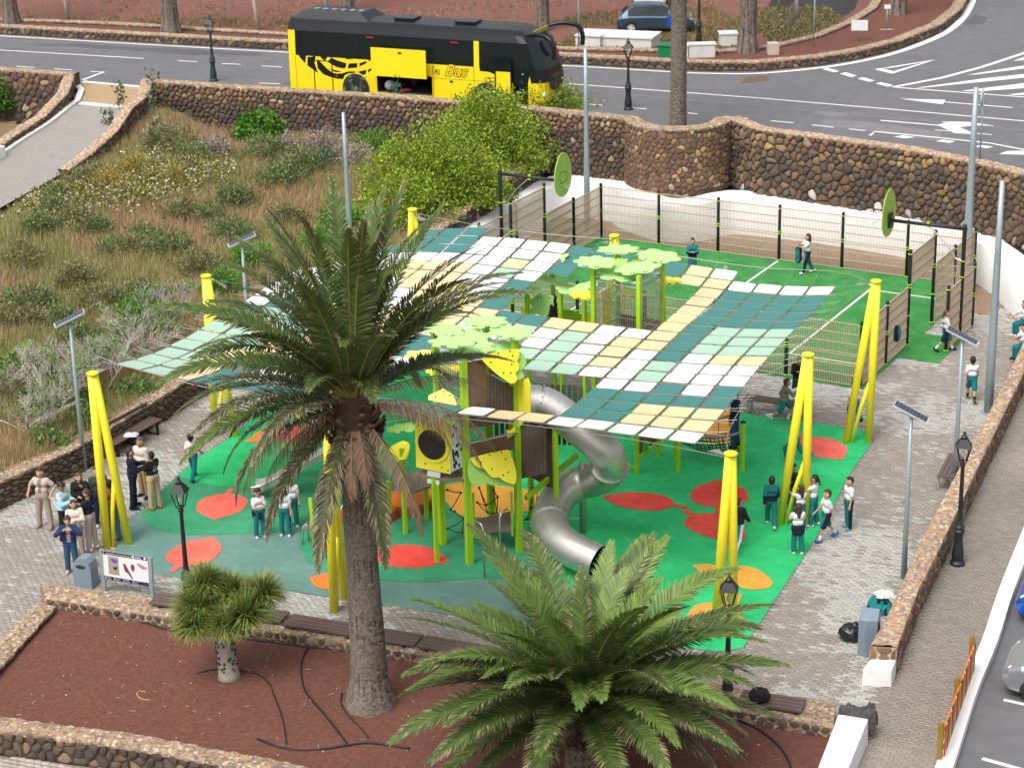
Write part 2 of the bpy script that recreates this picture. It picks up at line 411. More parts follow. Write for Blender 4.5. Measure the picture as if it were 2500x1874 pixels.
RW_R = [G2(x, y, .75) for x, y in [(2188, 1578), (2240, 1440), (2300, 1320), (2400, 1110), (2500, 905)]]+[(17.9, 65.2)]
CURB = [(15.9, 56), (13.54, 50.26), (12.05, 46.62), (11.06, 44.02), (10.07, 41.66), (9.25, 39.49), (8.78, 38.25), (7.6, 35.2)]

# ---------------- ground sheets ----------------
EARTH = M('earth', (.17, .115, .075), rough=1, var=.3, scale=.8, bump=.6, bscale=12)
sheet('ground', [(-700, -300), (700, -300), (700, 900), (-700, 900)], -.62, EARTH)
PLAZA = [(-17.5, 47.0)]+L1+L1B[1:]+[(3.5, 83), (9, 80.5), (17.8, 74), (18.2, 66), (17.6, 65), (16.63, 63.29), (14.78, 58.69), (12.51, 53.31), (10.39, 48.24), (8.64, 43.73), (8.3, 42.4), (7.65, 39.9), (7.0, 39.6)]+BW0[::-1]+[(-12.1, 46.9), (-12.75, 43.3), (-13.6, 40.5), (-18, 41)]
plaza = sheet('plaza_paving', PLAZA, -.014, SAND)
WALK = [(8.3, 42.4), (8.72, 42.5), (9.74, 45.42), (10.91, 48.21), (13.21, 53.87), (15.98, 60.61), (18.5, 66.5), (20.5, 66.5)]+[(a-.02, b) for a, b in CURB]+[(4.6, 35.2), (5.6, 37.5), (6.6, 39.8)]
walk = sheet('walkway_paving', WALK, -.018, SAND)
lower = sheet('lower_paving', [(-20, 33), (1, 33), (-2.6, 37.1), (-4.8, 38.4), (-8.7, 39.7), (-11.55, 40.5), (-13.5, 41.2), (-20, 43.5)], -.364, SAND)

def in_view(X, Y, Z, mx=90):
    v = np.stack([X, Y, Z-CAMH], -1); ww = v@_f
    px = 1250+FPX*(v@_r)/ww; py = 937-FPX*(v@_u)/ww
    return (px > -mx) & (px < 2500+mx) & (py > -mx) & (py < 1874+mx)
def vnoise(X, Y, s, seed):
    rs = np.random.RandomState(seed); T = rs.rand(64, 64); x = X/s+500; y = Y/s+500
    i = np.floor(x).astype(int); j = np.floor(y).astype(int); a = x-i; b = y-j; a = a*a*(3-2*a); b = b*b*(3-2*b)
    g = lambda p, q: T[p % 64, q % 64]
    return (g(i, j)*(1-a)+g(i+1, j)*a)*(1-b)+(g(i, j+1)*(1-a)+g(i+1, j+1)*a)*b
def pave(parent, poly, holes, z, ang, bl, bw, colfn, single=300, gap=.007, mark=None):
    P = np.asarray(poly); c, s = math.cos(ang), math.sin(ang)
    U = P@np.array([c, s]); Vv = P@np.array([-s, c])
    rows = np.arange(math.floor(Vv.min()/bw), math.ceil(Vv.max()/bw)); cols = np.arange(math.floor(U.min()/bl)-1, math.ceil(U.max()/bl)+1)
    cu, rv = np.meshgrid(cols, rows); u = (cu+.5*(rv % 2)+.5)*bl; v = (rv+.5)*bw; u = u.ravel(); v = v.ravel()
    X = u*c-v*s; Y = u*s+v*c
    ok = in_view(X, Y, np.full_like(X, z)) & pip(poly, X, Y)
    for h in holes: ok &= ~pip(h, X, Y)
    X, Y = X[ok], Y[ok]; n = len(X); rs = np.random.RandomState(3)
    col = colfn(X, Y, rs); dz = rs.uniform(-.0025, .0025, n)
    order = np.argsort(X*0+Y); one = order[:single]
    # the nearest ones, each an object of its own; sixteen tones share meshes
    pal = col[one]; rank = np.argsort(np.argsort(pal.sum(1)))*16//max(len(one), 1); meshes = {}
    def brick(hu, hv):
        a = [(-hu, -hv), (hu, -hv), (hu, hv), (-hu, hv)]; k = .004
        b = [(-hu+k, -hv+k), (hu-k, -hv+k), (hu-k, hv-k), (-hu+k, hv-k)]
        return [(p[0], p[1], -.02) for p in a]+[(p[0], p[1], 0) for p in b]
    BF = [(4, 5, 6, 7), (0, 1, 5, 4), (1, 2, 6, 5), (2, 3, 7, 6), (3, 0, 4, 7)]
    BV = brick(bl/2-gap/2, bw/2-gap/2)
    for q, r_ in zip(one, rank):
        if r_ not in meshes:
            mb = MB(); mb.cc = tuple(pal[rank == r_].mean(0)); mb.add(BV, BF); me = mb.mesh('paver'); me.materials.append(PAVER); meshes[r_] = me
        o = bpy.data.objects.new('paver', meshes[r_]); COL.objects.link(o); o.parent = parent; o.location = (X[q], Y[q], z+dz[q]); o.rotation_euler = (0, 0, ang)
    rest = order[single:]; B = np.array(BV); rot = np.array([[c, s, 0], [-s, c, 0], [0, 0, 1]]); B = B@rot
    m = len(rest); tilt = rs.uniform(-.003, .003, (m, 8))*(np.arange(8) >= 4)
    V = B[None]+np.stack([X[rest], Y[rest], z+dz[rest]], 1)[:, None, :]; V[:, :, 2] += tilt
    F = (np.array(BF)[None]+8*np.arange(m)[:, None, None]).reshape(-1, 4)
    fc = np.repeat(col[rest], 5, axis=0)
    o = link('paver_field', np_mesh('paver_field', V.reshape(-1, 3), [F], fc), parent, PAVER); o['kind'] = 'stuff'
    return n
def plaza_col(X, Y, rs):
    n = .55*vnoise(X, Y, 3.1, 1)+.3*vnoise(X, Y, 1.1, 2)+.15*vnoise(X, Y, .5, 9)
    left = (X < -8).astype(float)
    p = np.clip((n-.5)*6+.42-.20*left+np.where((X > 3) & (Y < 52), .05, 0), .05, .96)
    br = rs.rand(len(X)) < p
    light = np.array([.42, .415, .39]); dark = np.array([.30, .272, .235])
    col = np.where(br[:, None], dark, light)*rs.uniform(.86, 1.1, (len(X), 1))
    pink = rs.rand(len(X)) < .05; col[pink] = np.array([.36, .29, .27])
    return col
def walk_col(X, Y, rs):
    n = vnoise(X, Y, 2.2, 5)
    col = np.array([.265, .232, .195])[None]*(1+.35*(n-.5))[:, None]*rs.uniform(.9, 1.1, (len(X), 1))
    return col
def low_col(X, Y, rs): return np.array([.40, .35, .30])[None]*rs.uniform(.85, 1.1, (len(X), 1))
WWB = [(p[0], p[1]) for p in WW]
GRAVEL = [tuple(CP(-.1, CLV+.1).xy)]+[p for p in WW[4:25]]+[(17.4, 69.3), (16.6, 68.3), (15.7, 68.9), tuple(CP(CLU+.1, CLV+.1).xy)]
GRAVEL2 = [tuple(CP(-.1, CLV+.1).xy), WW[4], WW[3], (2.1, 77.2), (2.9, 76.6)]
pave(plaza, PLAZA, [RUBBER, COURT, PLANTER, GRAVEL, GRAVEL2], 0, R(-22), .215, .108, plaza_col)
pave(walk, WALK, [], -.004, R(-22), .21, .105, walk_col)
pave(lower, [(-14, 37), (-4.8, 38.4), (-8.7, 39.7), (-11.55, 40.5), (-14, 41.4)], [], -.35, R(-20), .2, .15, low_col, single=120)

# ---------------- rubber playground floor and its coloured shapes ----------------
def rub(name, c, c2): return M(name, c, rough=.85, var=.17, scale=.7, bump=.3, bscale=150, col2=c2, detail=8)
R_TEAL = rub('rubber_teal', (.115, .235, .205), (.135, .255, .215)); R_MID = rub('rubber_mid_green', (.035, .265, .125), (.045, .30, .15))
R_GRN = rub('rubber_bright_green', (.014, .43, .125), (.026, .50, .175)); R_RED = rub('rubber_red', (.72, .05, .04), (.78, .09, .065)); R_CORAL = rub('rubber_coral', (.80, .125, .09), (.80, .16, .11))
R_ORG = rub('rubber_orange', (.86, .21, .03), (.80, .19, .03)); R_AMB = rub('rubber_amber', (.74, .36, .05), (.70, .33, .05)); R_BRK = rub('rubber_brick', (.30, .075, .05), (.33, .08, .05))
rubber = sheet('rubber_floor', RUBBER, .010, R_TEAL, h=.03)
def patch(name, px, z, mat, lbl=None, sm=True):
    P = [G(x, y, z) for x, y in px]
    if sm: P = smooth_path(P+[P[0]], 5)[:-1]
    return sheet(name, [(p.x, p.y) for p in P], z, mat, rubber, None, label=lbl)
def inset(poly, k):
    c = np.mean(np.array(poly), 0); return [tuple(c+(np.array(p)-c)*k) for p in poly]
# bright green field on the right and at the upper left, mid green in the middle
rg_ = [G2(*p) for p in [(2127, 1066), (2098, 1049), (1900, 1022), (1700, 994), (1500, 964), (1250, 927), (1050, 907), (900, 907), (760, 937), (640, 1005), (598, 1041), (551, 1077), (488, 1116), (436, 1161), (520, 1186), (600, 1190), (680, 1172), (780, 1150), (900, 1140), (1000, 1150), (1100, 1200), (1200, 1262), (1268, 1300), (1290, 1360), (1330, 1420), (1420, 1470), (1540, 1520), (1640, 1578), (1758, 1590), (1813, 1580), (1903, 1445), (1993, 1310), (2078, 1150), (2130, 1078)]]
sheet('green_field', rg_, .014, R_GRN, rubber)
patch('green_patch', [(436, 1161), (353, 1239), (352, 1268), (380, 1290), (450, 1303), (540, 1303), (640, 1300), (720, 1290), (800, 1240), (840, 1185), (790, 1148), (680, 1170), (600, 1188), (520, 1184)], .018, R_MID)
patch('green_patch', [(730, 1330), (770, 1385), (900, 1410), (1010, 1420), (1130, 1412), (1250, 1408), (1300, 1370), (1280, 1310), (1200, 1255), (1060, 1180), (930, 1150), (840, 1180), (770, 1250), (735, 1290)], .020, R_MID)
def leaf_px(cx, cy, L, Wd, ang, stalk=True, n=40, lobes=13, z=.026):
    c = G(cx, cy, z); up_ = []; lo_ = []; nt_ = 9
    for i in range(nt_*3+1):
        s = 1-2*i/(nt_*3); tooth = (.0, .035, .075)[i % 3]; w_ = max(0, (1-abs(s)**2.6))**.72*(1+.10*s)*(1-.18*(s < -.55)*(-s-.55)/.45); y = Wd/2*(w_+tooth*(0 < i < nt_*3-1)*min(1, 4*(1-abs(s))))
        x = L/2*s*(1.0 if s > -.8 else 1.0+.12*(-s-.8)/.2); up_.append((x, y)); lo_.append((x, -y*.98))
    out = up_+lo_[::-1][1:-1]
    if stalk: out = [(L*.68, -.045*L-.02), (L*.69, .04*L-.02), (L*.47, .05*L)]+up_[2:]+lo_[::-1][1:-2]+[(L*.47, -.055*L)]
    ca, sa = math.cos(ang), math.sin(ang)
    return [(c.x+x*ca-y*sa, c.y+x*sa+y*ca) for x, y in out]
def leaf(name, cx, cy, L, Wd, ang, mat, lbl=None, **k): return sheet(name, leaf_px(cx, cy, L, Wd, R(ang), **k), .026, mat, rubber, None, label=lbl)
for cx, cy, L, Wd, an, mt in [(541, 1233, 1.75, 1.35, 85, R_CORAL), (475, 1347, 1.85, 1.3, 250, R_CORAL), (1002, 1357, 1.95, 1.35, 160, R_RED), (1563, 1222, 2.0, 1.15, -20, R_RED), (1755, 1206, 1.9, 1.55, 265, R_RED), (1748, 1284, 2.05, 1.3, 125, R_RED), (2008, 1092, 1.85, 1.35, 115, R_CORAL), (722, 1058, 1.7, 1.2, 160, R_CORAL)]:
    leaf('leaf_marking', cx, cy, L, Wd, an, mt)
def blob(px, mat, name='leaf_marking', z=.026, lbl=None): patch(name, px, z, mat, lbl)
blob([(612, 1068), (640, 1049), (664, 1058), (663, 1074), (600, 1078)], R_ORG)
blob([(755, 1410), (790, 1399), (838, 1400), (835, 1425), (800, 1437), (770, 1430)], R_ORG)
blob([(1690, 1378), (1740, 1377), (1770, 1392), (1800, 1380), (1840, 1385), (1870, 1402), (1886, 1420), (1875, 1434), (1835, 1438), (1800, 1430), (1760, 1412), (1715, 1400)], R_AMB)
blob([(1670, 1510), (1700, 1475), (1760, 1465), (1812, 1448), (1803, 1470), (1818, 1490), (1800, 1500), (1818, 1508), (1780, 1520), (1700, 1525)], R_AMB)
blob([(995, 1196), (1060, 1190), (1130, 1176), (1230, 1186), (1325, 1205), (1320, 1240), (1270, 1250), (1200, 1262), (1120, 1255), (1090, 1225), (1040, 1205)], R_AMB)
blob([(1700, 1012), (1750, 1000), (1800, 1012), (1805, 1050), (1790, 1080), (1740, 1080), (1700, 1060)], R_AMB)
# two low rubber mounds shaped like half fruits
def mound(cx, cy, rx, ry, hh, ang, lbl):
    c = G(cx, cy, .02); t = empty('rubber_mound', c, R(ang), lbl, 'play mound', 'orange mounds')
    def dome(r0, r1, z0, z1):
        mb = MB(); n = 28; v = []; f = []
        for k in range(7):
            q = k/6; rr = r0+(r1-r0)*q; z = z0+(z1-z0)*math.sin(q*math.pi/2)
            for j in range(n): a = 2*math.pi*j/n; v.append((rx*rr*math.cos(a), ry*rr*math.sin(a), z))
        for k in range(6):
            for j in range(n): f.append((k*n+j, k*n+(j+1) % n, (k+1)*n+(j+1) % n, (k+1)*n+j))
        f.append(tuple(6*n+j for j in range(n))); return mb.add(v, f)
    dome(1, .9, 0, hh*.6).build('rim', R_BRK, t, smooth=True); dome(.895, .05, hh*.62, hh).build('top', R_ORG, t, smooth=True)
mound(903, 1260, .85, .75, .38, 10, 'orange rubber mound with brick red rim just right of the tall palm trunk')
mound(993, 1236, .78, .7, .42, 0, 'orange rubber mound with brick red rim between two green posts')

# ---------------- football court floor ----------------
TURF = M('turf', (.035, .21, .045), rough=.95, var=.2, scale=1.2, bump=.6, bscale=160, col2=(.05, .27, .06), detail=6)
turf = sheet('court_turf', COURT, .012, TURF, h=.03)
def cline(a, b, wd=.09):
    a = CP(*a, .018); b = CP(*b, .018); d = (b-a).normalized(); n = Vector((-d.y, d.x, 0))*wd/2
    MB().add([a-n, b-n, b+n, a+n], [(0, 1, 2, 3)]).build('court_line', PAINT, turf)
cline((CLU/2, .1), (CLU/2, CLV-.1)); cline((CLU-3.2, 2.0), (CLU-3.2, CLV-2.0)); cline((CLU-3.16, 2.0), (CLU-.1, 2.0)); cline((CLU-3.16, CLV-2.0), (CLU-.1, CLV-2.0))
cline((3.2, 2.0), (3.2, CLV-2.0)); cline((.1, 2.0), (3.16, 2.0)); cline((.1, CLV-2.0), (3.16, CLV-2.0))
GRAV = M('brown_gravel', (.30, .185, .115), rough=1, var=.35, scale=2.5, bump=.9, bscale=40, col2=(.24, .17, .13), detail=8)
sheet('gravel_strip', GRAVEL, -.002, GRAV); sheet('gravel_corner', GRAVEL2, -.003, GRAV)
# loose stones on the gravel
mb = MB(); rgx = random.Random(5)
gx = np.array(GRAVEL)
for _ in range(900):
    x = rgx.uniform(gx[:, 0].min(), gx[:, 0].max()); y = rgx.uniform(gx[:, 1].min(), gx[:, 1].max())
    if pip(GRAVEL, np.array([x]), np.array([y]))[0]:
        mb.cc = rgx.choice([(.36, .26, .19), (.2, .14, .1), (.45, .38, .32)]); s = rgx.uniform(.015, .05); mb.ball((x, y, s*.3), s, 5, 4, (1, .8, .6))
tag(mb.build('gravel_stones', M('loose_stone', rough=1, attr=True, var=.2)), 'loose brown stones scattered on the gravel strip behind the court fence', 'stones', kind='stuff')

# ---------------- white rendered wall round the court ----------------
ww = empty('white_wall', (WW[8][0], WW[8][1], 0), 0, 'curving white rendered retaining wall with a broad ledge behind the court', 'wall')
f_, L_ = path_fn(WW); n = 130; v = []; fc = []
for i in range(n+1):
    p, nn, k = f_(L_*i/n); ex = lerp(0, .0, i/n); zt = 1.5 if k < len(WW)-3 else lerp(1.5, .55, (k-(len(WW)-3))/2)
    q = p-nn*.85
    v += [(p[0]+nn[0]*.03, p[1]+nn[1]*.03, -.1), (p[0], p[1], zt-.03), (p[0]-nn[0]*.03, p[1]-nn[1]*.03, zt), (q[0], q[1], zt+.07)]
    if i < n: a = 4*i; fc += [(a, a+4, a+5, a+1), (a+1, a+5, a+6, a+2), (a+2, a+6, a+7, a+3)]
MB().add(v, fc).build('render', WHITE, ww, True, True)

# ---------------- stone walls ----------------
rs1 = random.Random(21)
t1 = empty('garden_wall', (-12.65, 56.1, 0), 0, 'low dark dry stone wall between the plaza and the wild garden', 'wall')
stone_face(t1, L1, [0]*len(L1), L1Z, .30, .24, pick(DARK+[(.12, .085, .06), (.2, .15, .1)]), rs1, .06)
wall_core(t1, L1, [0]*len(L1), L1Z, .55, MORTAR, RUB, rs1)
t2 = empty('court_side_wall', (L1B[1][0], L1B[1][1], 1.5), 0, 'sloping dry stone wall above the white ledge under the green bushes', 'wall')
L1BZ = [1.75, 2.15, 2.35, 2.4]; L1BO = [(a-.25, b+.12) for a, b in L1B]
stone_face(t2, L1BO, [1.3]*4, L1BZ, .30, .24, pick(DARK+[(.2, .15, .11), (.33, .28, .23)]), rs1, .07, single=200)
wall_core(t2, L1BO, [1.3]*4, L1BZ, .9, MORTAR, RUB, rs1, rough=.04)
RWF = [G2(x, y, 4.15) for x, y in [(372, 199), (620, 216), (1000, 240), (1300, 266), (1552, 292)]]
t3 = empty('road_wall', (RWF[1][0], RWF[1][1], 2), 0, 'tall brown and black stone retaining wall below the parked bus', 'wall')
stone_face(t3, RWF, [1.45]*5, [4.15]*5, .27, .215, road_col, rs1, .075)
wall_core(t3, RWF, [1.45]*5, [4.15]*5, .5, MORTAR, RUB, rs1)
BC = np.array([6.93, 81.75]); BRAD = 2.12
arc = [(BC[0]+BRAD*math.cos(a), BC[1]+BRAD*math.sin(a)) for a in np.linspace(R(176), R(352), 30)]
t4 = empty('round_planter', (BC[0], BC[1]-BRAD, 1.5), 0, 'round brown stone bastion with the lone palm trunk rising from it', 'planter')
stone_face(t4, arc, [1.4]*30, [4.15]*30, .235, .19, bast_col, rs1, .045)
wall_core(t4, arc, [1.4]*30, [4.15]*30, .62, MORTARB, RUB, rs1)
sheet('soil', [(BC[0]+1.6*math.cos(a), BC[1]+1.6*math.sin(a)) for a in np.linspace(0, 2*math.pi, 24)[:-1]], 3.75, EARTH, t4, None)
RWR = [(BC[0]+BRAD*math.cos(R(350))-.1, BC[1]+BRAD*math.sin(R(350))+.1)]+[G2(x, y, 4.15) for x, y in [(1850, 315), (1950, 328), (2100, 348), (2200, 362), (2300, 380), (2400, 400), (2500, 425), (2620, 470), (2760, 545)]]
t5 = empty('junction_wall', (RWR[3][0], RWR[3][1], 1.5), 0, 'curving brown boulder wall above the white ledge beside the road junction', 'wall')
stone_face(t5, RWR, [1.4]*len(RWR), [4.15]*len(RWR), .31, .255, right_col, rs1, .085)
wall_core(t5, RWR, [1.4]*len(RWR), [4.15]*len(RWR), .5, MORTAR, RUBW, rs1)
t6 = empty('walkway_wall', (8.6, 43.5, 0), 0, 'long waist-high rubble wall between the plaza and the walkway', 'wall')
stone_face(t6, RW_R, [0]*len(RW_R), [.74]*len(RW_R), .34, .26, pick(BROWN+DARK+[(.30, .19, .10)]), rs1, .05, flip=1)
stone_face(t6, [RW_L[0], RW_R[0]], [0, 0], [.74, .74], .24, .2, pick(BROWN+[(.34, .20, .09)]), rs1, .04, flip=1)
stone_face(t6, RW_L[::-1], [0]*len(RW_L), [.74]*len(RW_L), .36, .28, pick(BROWN+DARK), rs1, .03, single=60, flip=1)
v = []; fc = []; fL, lL = path_fn(RW_L); fR, lR = path_fn(RW_R); n = 150; nc = 6
for i in range(n+1):
    a, _, _ = fL(lL*i/n); b, _, _ = fR(lR*i/n)
    for j in range(nc+1):
        q = a+(b-a)*(j/nc*1.06-.03); v.append((q[0], q[1], .775-(.035 if j in (0, nc) else 0)+rs1.uniform(-.018, .018)))
    if i < n:
        for j in range(nc): k = i*(nc+1)+j; fc.append((k, k+1, k+nc+2, k+nc+1))
m_ = len(v)
for i in range(n+1):
    for j in (0, nc): x, y, z = v[i*(nc+1)+j]; v.append((x, y, -.2))
for i in range(n): a = i*(nc+1); b = m_+2*i; fc.append((a, a+nc+1, b+2, b)); fc.append((a+2*nc+1, a+nc, b+1, b+3))
fc.append((0, m_, m_+1, nc)); MB().add(v, fc).build('cap', RUBW, t6, True)
# planter walls
t7 = empty('bench_wall', (BW0[2][0], BW0[2][1], .1), 0, 'low stone planter wall carrying the wooden bench slats', 'wall')
stone_face(t7, BW0[::1], [.05]*6, [.40]*6, .24, .17, pick(DARK+[(.22, .15, .1), (.3, .23, .17)]), rs1, .05)
stone_face(t7, BW1[::-1], [-.02]*6, [.40]*6, .3, .2, pick(DARK+BROWN), rs1, .03, single=60)
n = 130; v = []; fc = []; fL, lL = path_fn(BW1); fR, lR = path_fn(BW0)
for i in range(n+1):
    a, _, _ = fL(lL*i/n); b, _, _ = fR(lR*i/n)
    for j in range(6):
        q = a+(b-a)*(j/5*1.04-.02); v.append((q[0], q[1], .44-(.04 if j in (0, 5) else 0)+rs1.uniform(-.02, .02)))
    if i < n:
        for j in range(5): k = i*6+j; fc.append((k, k+1, k+7, k+6))
m_ = len(v)
for i in range(n+1):
    for j in (0, 5): x, y, z = v[i*6+j]; v.append((x, y, -.2))
for i in range(n): a = i*6; b = m_+2*i; fc.append((a, a+6, b+2, b)); fc.append((a+11, a+5, b+1, b+3))
fc.append((0, m_, m_+1, 5)); fc.append((6*n+5, m_+2*n+1, m_+2*n, 6*n)); MB().add(v, [tuple(reversed(q)) for q in fc]).build('cap', RUB, t7, True)
SWL = [(-13.15, 40.6), (-12.78, 43.3), (-12.05, 46.7)]
t8 = empty('planter_side_wall', (-12.6, 43.3, 0), 0, 'short flat rubble wall along the left edge of the red planter', 'wall')
wall_core(t8, SWL, [0]*3, [.30]*3, .52, MORTAR, RUB, rs1, flip=-1, rough=.03); stone_face(t8, SWL, [0]*3, [.28]*3, .25, .16, pick(DARK+BROWN), rs1, .03, flip=-1)
FWL = [(-14.2, 41.25), (-11.57, 40.55), (-8.7, 39.72), (-5.5, 38.48), (-3.0, 37.3), (0, 35.6)]
t9 = empty('planter_front_wall', (-8.7, 39.7, -.35), 0, 'dark stone wall with a tan rubble top along the bottom left', 'wall')
stone_face(t9, FWL, [-.36]*6, [.28]*6, .25, .2, pick(DARK+[(.24, .16, .1)]), rs1, .055)
wall_core(t9, FWL, [-.36]*6, [.28]*6, .48, MORTAR, RUB, rs1, rough=.025)
# red volcanic soil in the planter: a gently uneven bed
RED = M('red_cinder', (.190, .075, .048), rough=1, var=.45, scale=1.7, bump=1.0, bscale=60, col2=(.135, .055, .040), detail=12)
def bed(name, poly, hf, step, mat, parent=None):
    P = np.array(poly); gx = np.arange(P[:, 0].min(), P[:, 0].max()+step, step); gy = np.arange(P[:, 1].min(), P[:, 1].max()+step, step)
    X, Y = np.meshgrid(gx, gy); Z = hf(X, Y); nx = len(gx)
    ins = pip(poly, X[:-1, :-1]+step/2, Y[:-1, :-1]+step/2); j, i = np.nonzero(ins); a = j*nx+i
    F = np.stack([a, a+1, a+nx+1, a+nx], 1); used = np.unique(F); mp = np.full(X.size, -1); mp[used] = np.arange(len(used))
    V = np.stack([X.ravel(), Y.ravel(), Z.ravel()], 1)[used]
    o = link(name, np_mesh(name, V, [mp[F]], smooth=True), parent, mat)
    if parent is None: o['kind'] = 'structure'
    return o
bed('planter_soil', PLANTER, lambda X, Y: .14+.05*(vnoise(X, Y, 1.6, 3)-.5)+.02*(vnoise(X, Y, .35, 4)-.5), .15, RED)

# ---------------- wild garden terrain ----------------
_ctl = []
for (x, y), z in zip(L1, L1Z): _ctl.append((x-.4, y+.3, z-.08))
for (x, y), z in zip(L1BO, L1BZ): _ctl.append((x-.8, y+.4, z-.1))
for x, y in RWF: _ctl.append((x, y-.2, 2.05))
_ctl += [(-5, 87.2, 2.15), (-12, 89.6, 2.1), (-9, 89, 2.1)]
RAMP_L = [G(*p) for p in ((185, 255, 3.5), (130, 300, 3.15), (60, 345, 2.85), (0, 385, 2.6), (-90, 440, 2.3), (-200, 510, 2.0))]
RAMP_R = [G(*p) for p in ((348, 265, 3.5), (312, 300, 3.2), (272, 340, 2.95), (215, 382, 2.7), (150, 424, 2.45), (60, 474, 2.2), (-40, 530, 2.0))]
for p in RAMP_R: _ctl.append((p.x+.5, p.y, p.z-.25))
_ctl += [(-12, 75, 1.6), (-18, 65, 1.2), (-8, 75, 1.7)]
_ca = np.array(_ctl)
def zg(X, Y):
    X = np.asarray(X, float); Y = np.asarray(Y, float)
    d2 = (X[..., None]-_ca[:, 0])**2+(Y[..., None]-_ca[:, 1])**2+.6; w_ = 1/d2**1.6
    return (w_*_ca[:, 2]).sum(-1)/w_.sum(-1)+.16*(vnoise(X, Y, 1.7, 8)-.5)*np.clip(d2.min(-1)/3, 0, 1)
DRY = M('dry_grass_soil', (.26, .17, .10), rough=1, var=.35, scale=1.6, bump=1, bscale=25, col2=(.15, .13, .05), detail=8)
GARDEN = [(a-.3, b+.2) for a, b in L1]+[(a-.35, b+.15) for a, b in L1BO[1:]]+[(2.6, 83.6), (1.2, 83.9)]+[(p[0], p[1]+.1) for p in RWF[::-1]][1:]+[(p.x-1.0, p.y) for p in RAMP_R]+[(-27, 74), (-24, 60), (-20, 50)]
bed('garden_ground', GARDEN, zg, .4, DRY)
# ramp from the road, with stone wings and white kerbs
RAMPM = M('ramp_brick', (.30, .285, .265), rough=.9, var=.15, scale=1.5, bump=.5, bscale=60, col2=(.26, .24, .22))
v = []; fc = []; n = 24
pl = smooth_path(RAMP_L, 6); pr_ = smooth_path(RAMP_R, 6)
for i in range(n+1):
    a = pl[int(i*(len(pl)-1)/n)]; b = pr_[int(i*(len(pr_)-1)/n)]; v += [a, b]
    if i < n: fc.append((2*i, 2*i+1, 2*i+3, 2*i+2))
tag(MB().add(v, fc).build('ramp_path', RAMPM), kind='structure')
KERB = M('white_kerb', (.66, .65, .62), rough=.8, var=.15, scale=3)
TAN = M('tan_concrete', (.37, .26, .15), rough=.9, var=.15, scale=1.2, bump=.3)
tag(MB().add([G(203, 200, ZR+.008), G(352, 214, ZR+.008), G(348, 262, ZR+.012), G(190, 250, ZR+.012)], [(0, 3, 2, 1)]).build('driveway_apron', TAN), kind='structure')
for nm, a, b, wd in (('kerb_strip', (196, 252), (350, 266), .32), ('kerb_strip', (203, 200), (352, 213), .2)):
    p = G(*a, ZR+.02); q = G(*b, ZR+.02); tag(MB().bar(p, q, wd, .06).build(nm, KERB), 'flat white kerb strip across the head of the ramp' if wd > .3 else 'thin white kerb strip between the road and the tan apron', 'kerb')
v = [Vector(p)+Vector((-.12, .05, .06)) for p in [G(190, 205, ZR), G(205, 225, ZR), G(196, 250, ZR)]+pl[2:]]
mb = MB()
for a, b in zip(v[:-1], v[1:]): mb.bar(a, b, .26, .12)
tag(mb.build('ramp_kerb', KERB), 'white kerb following the left edge of the paved ramp', 'kerb')
t10 = empty('ramp_wing_wall', (RAMP_R[2].x, RAMP_R[2].y, 2.5), 0, 'stepped stone wing wall sloping down the right side of the ramp', 'wall')
wr = [(RWF[0][0]-.1, RWF[0][1]+.5)]+[(p.x+.28, p.y-.1) for p in RAMP_R[:5]]; wz = [4.15, 4.1, 3.9, 3.35, 2.95, 2.6]
stone_face(t10, wr[::-1], [1.6]*6, wz[::-1], .34, .28, pick(DARK+BROWN), rs1, .06, single=120, flip=1); wall_core(t10, wr[::-1], [1.6]*6, wz[::-1], .42, MORTAR, RUBW, rs1)
RWL = [G2(x, y, 4.15) for x, y in [(-160, 158), (0, 170), (178, 183)]]
t11 = empty('road_wall_end', (RWL[1][0], RWL[1][1], 2), 0, 'stone retaining wall at the far left above the dark bed', 'wall')
stone_face(t11, RWL, [1.6]*3, [4.15]*3, .36, .29, road_col, rs1, .07, single=150); wall_core(t11, RWL, [1.6]*3, [4.15]*3, .5, MORTAR, RUB, rs1)
t12 = empty('ramp_side_wall', (RAMP_L[1].x, RAMP_L[1].y, 2.5), 0, 'stone wall sloping down the left side of the ramp to a white end', 'wall')
wl = [(RWL[2][0]+.05, RWL[2][1]-.1)]+[(p.x-.3, p.y-.15) for p in RAMP_L[:4]]; wz = [4.13, 4.05, 3.5, 3.2, 2.9]
stone_face(t12, wl, [1.4]*5, wz, .34, .28, pick(DARK+BROWN), rs1, .06, single=100, flip=-1)
wall_core(t12, wl, [1.4]*5, wz, .42, MORTAR, RUBW, rs1, flip=-1)
bed('left_bed', [(-40, 80), (-26, 80), (RAMP_L[4].x, RAMP_L[4].y), (RAMP_L[3].x-.3, RAMP_L[3].y), (RAMP_L[1].x-.4, RAMP_L[1].y), (RWL[2][0], RWL[2][1]), (-40, RWL[0][1]+3)], lambda X, Y: 1.75+.15*vnoise(X, Y, 2, 6), .6, DRY)
# white end of that wall
p = RAMP_L[3]; tag(MB().box((p.x-.35, p.y-.7, p.z+.1), (.45, 1.9, .75), R(-24)).build('white_wall_end', WHITE), 'white painted stub where the ramp wall ends at the left edge', 'wall')

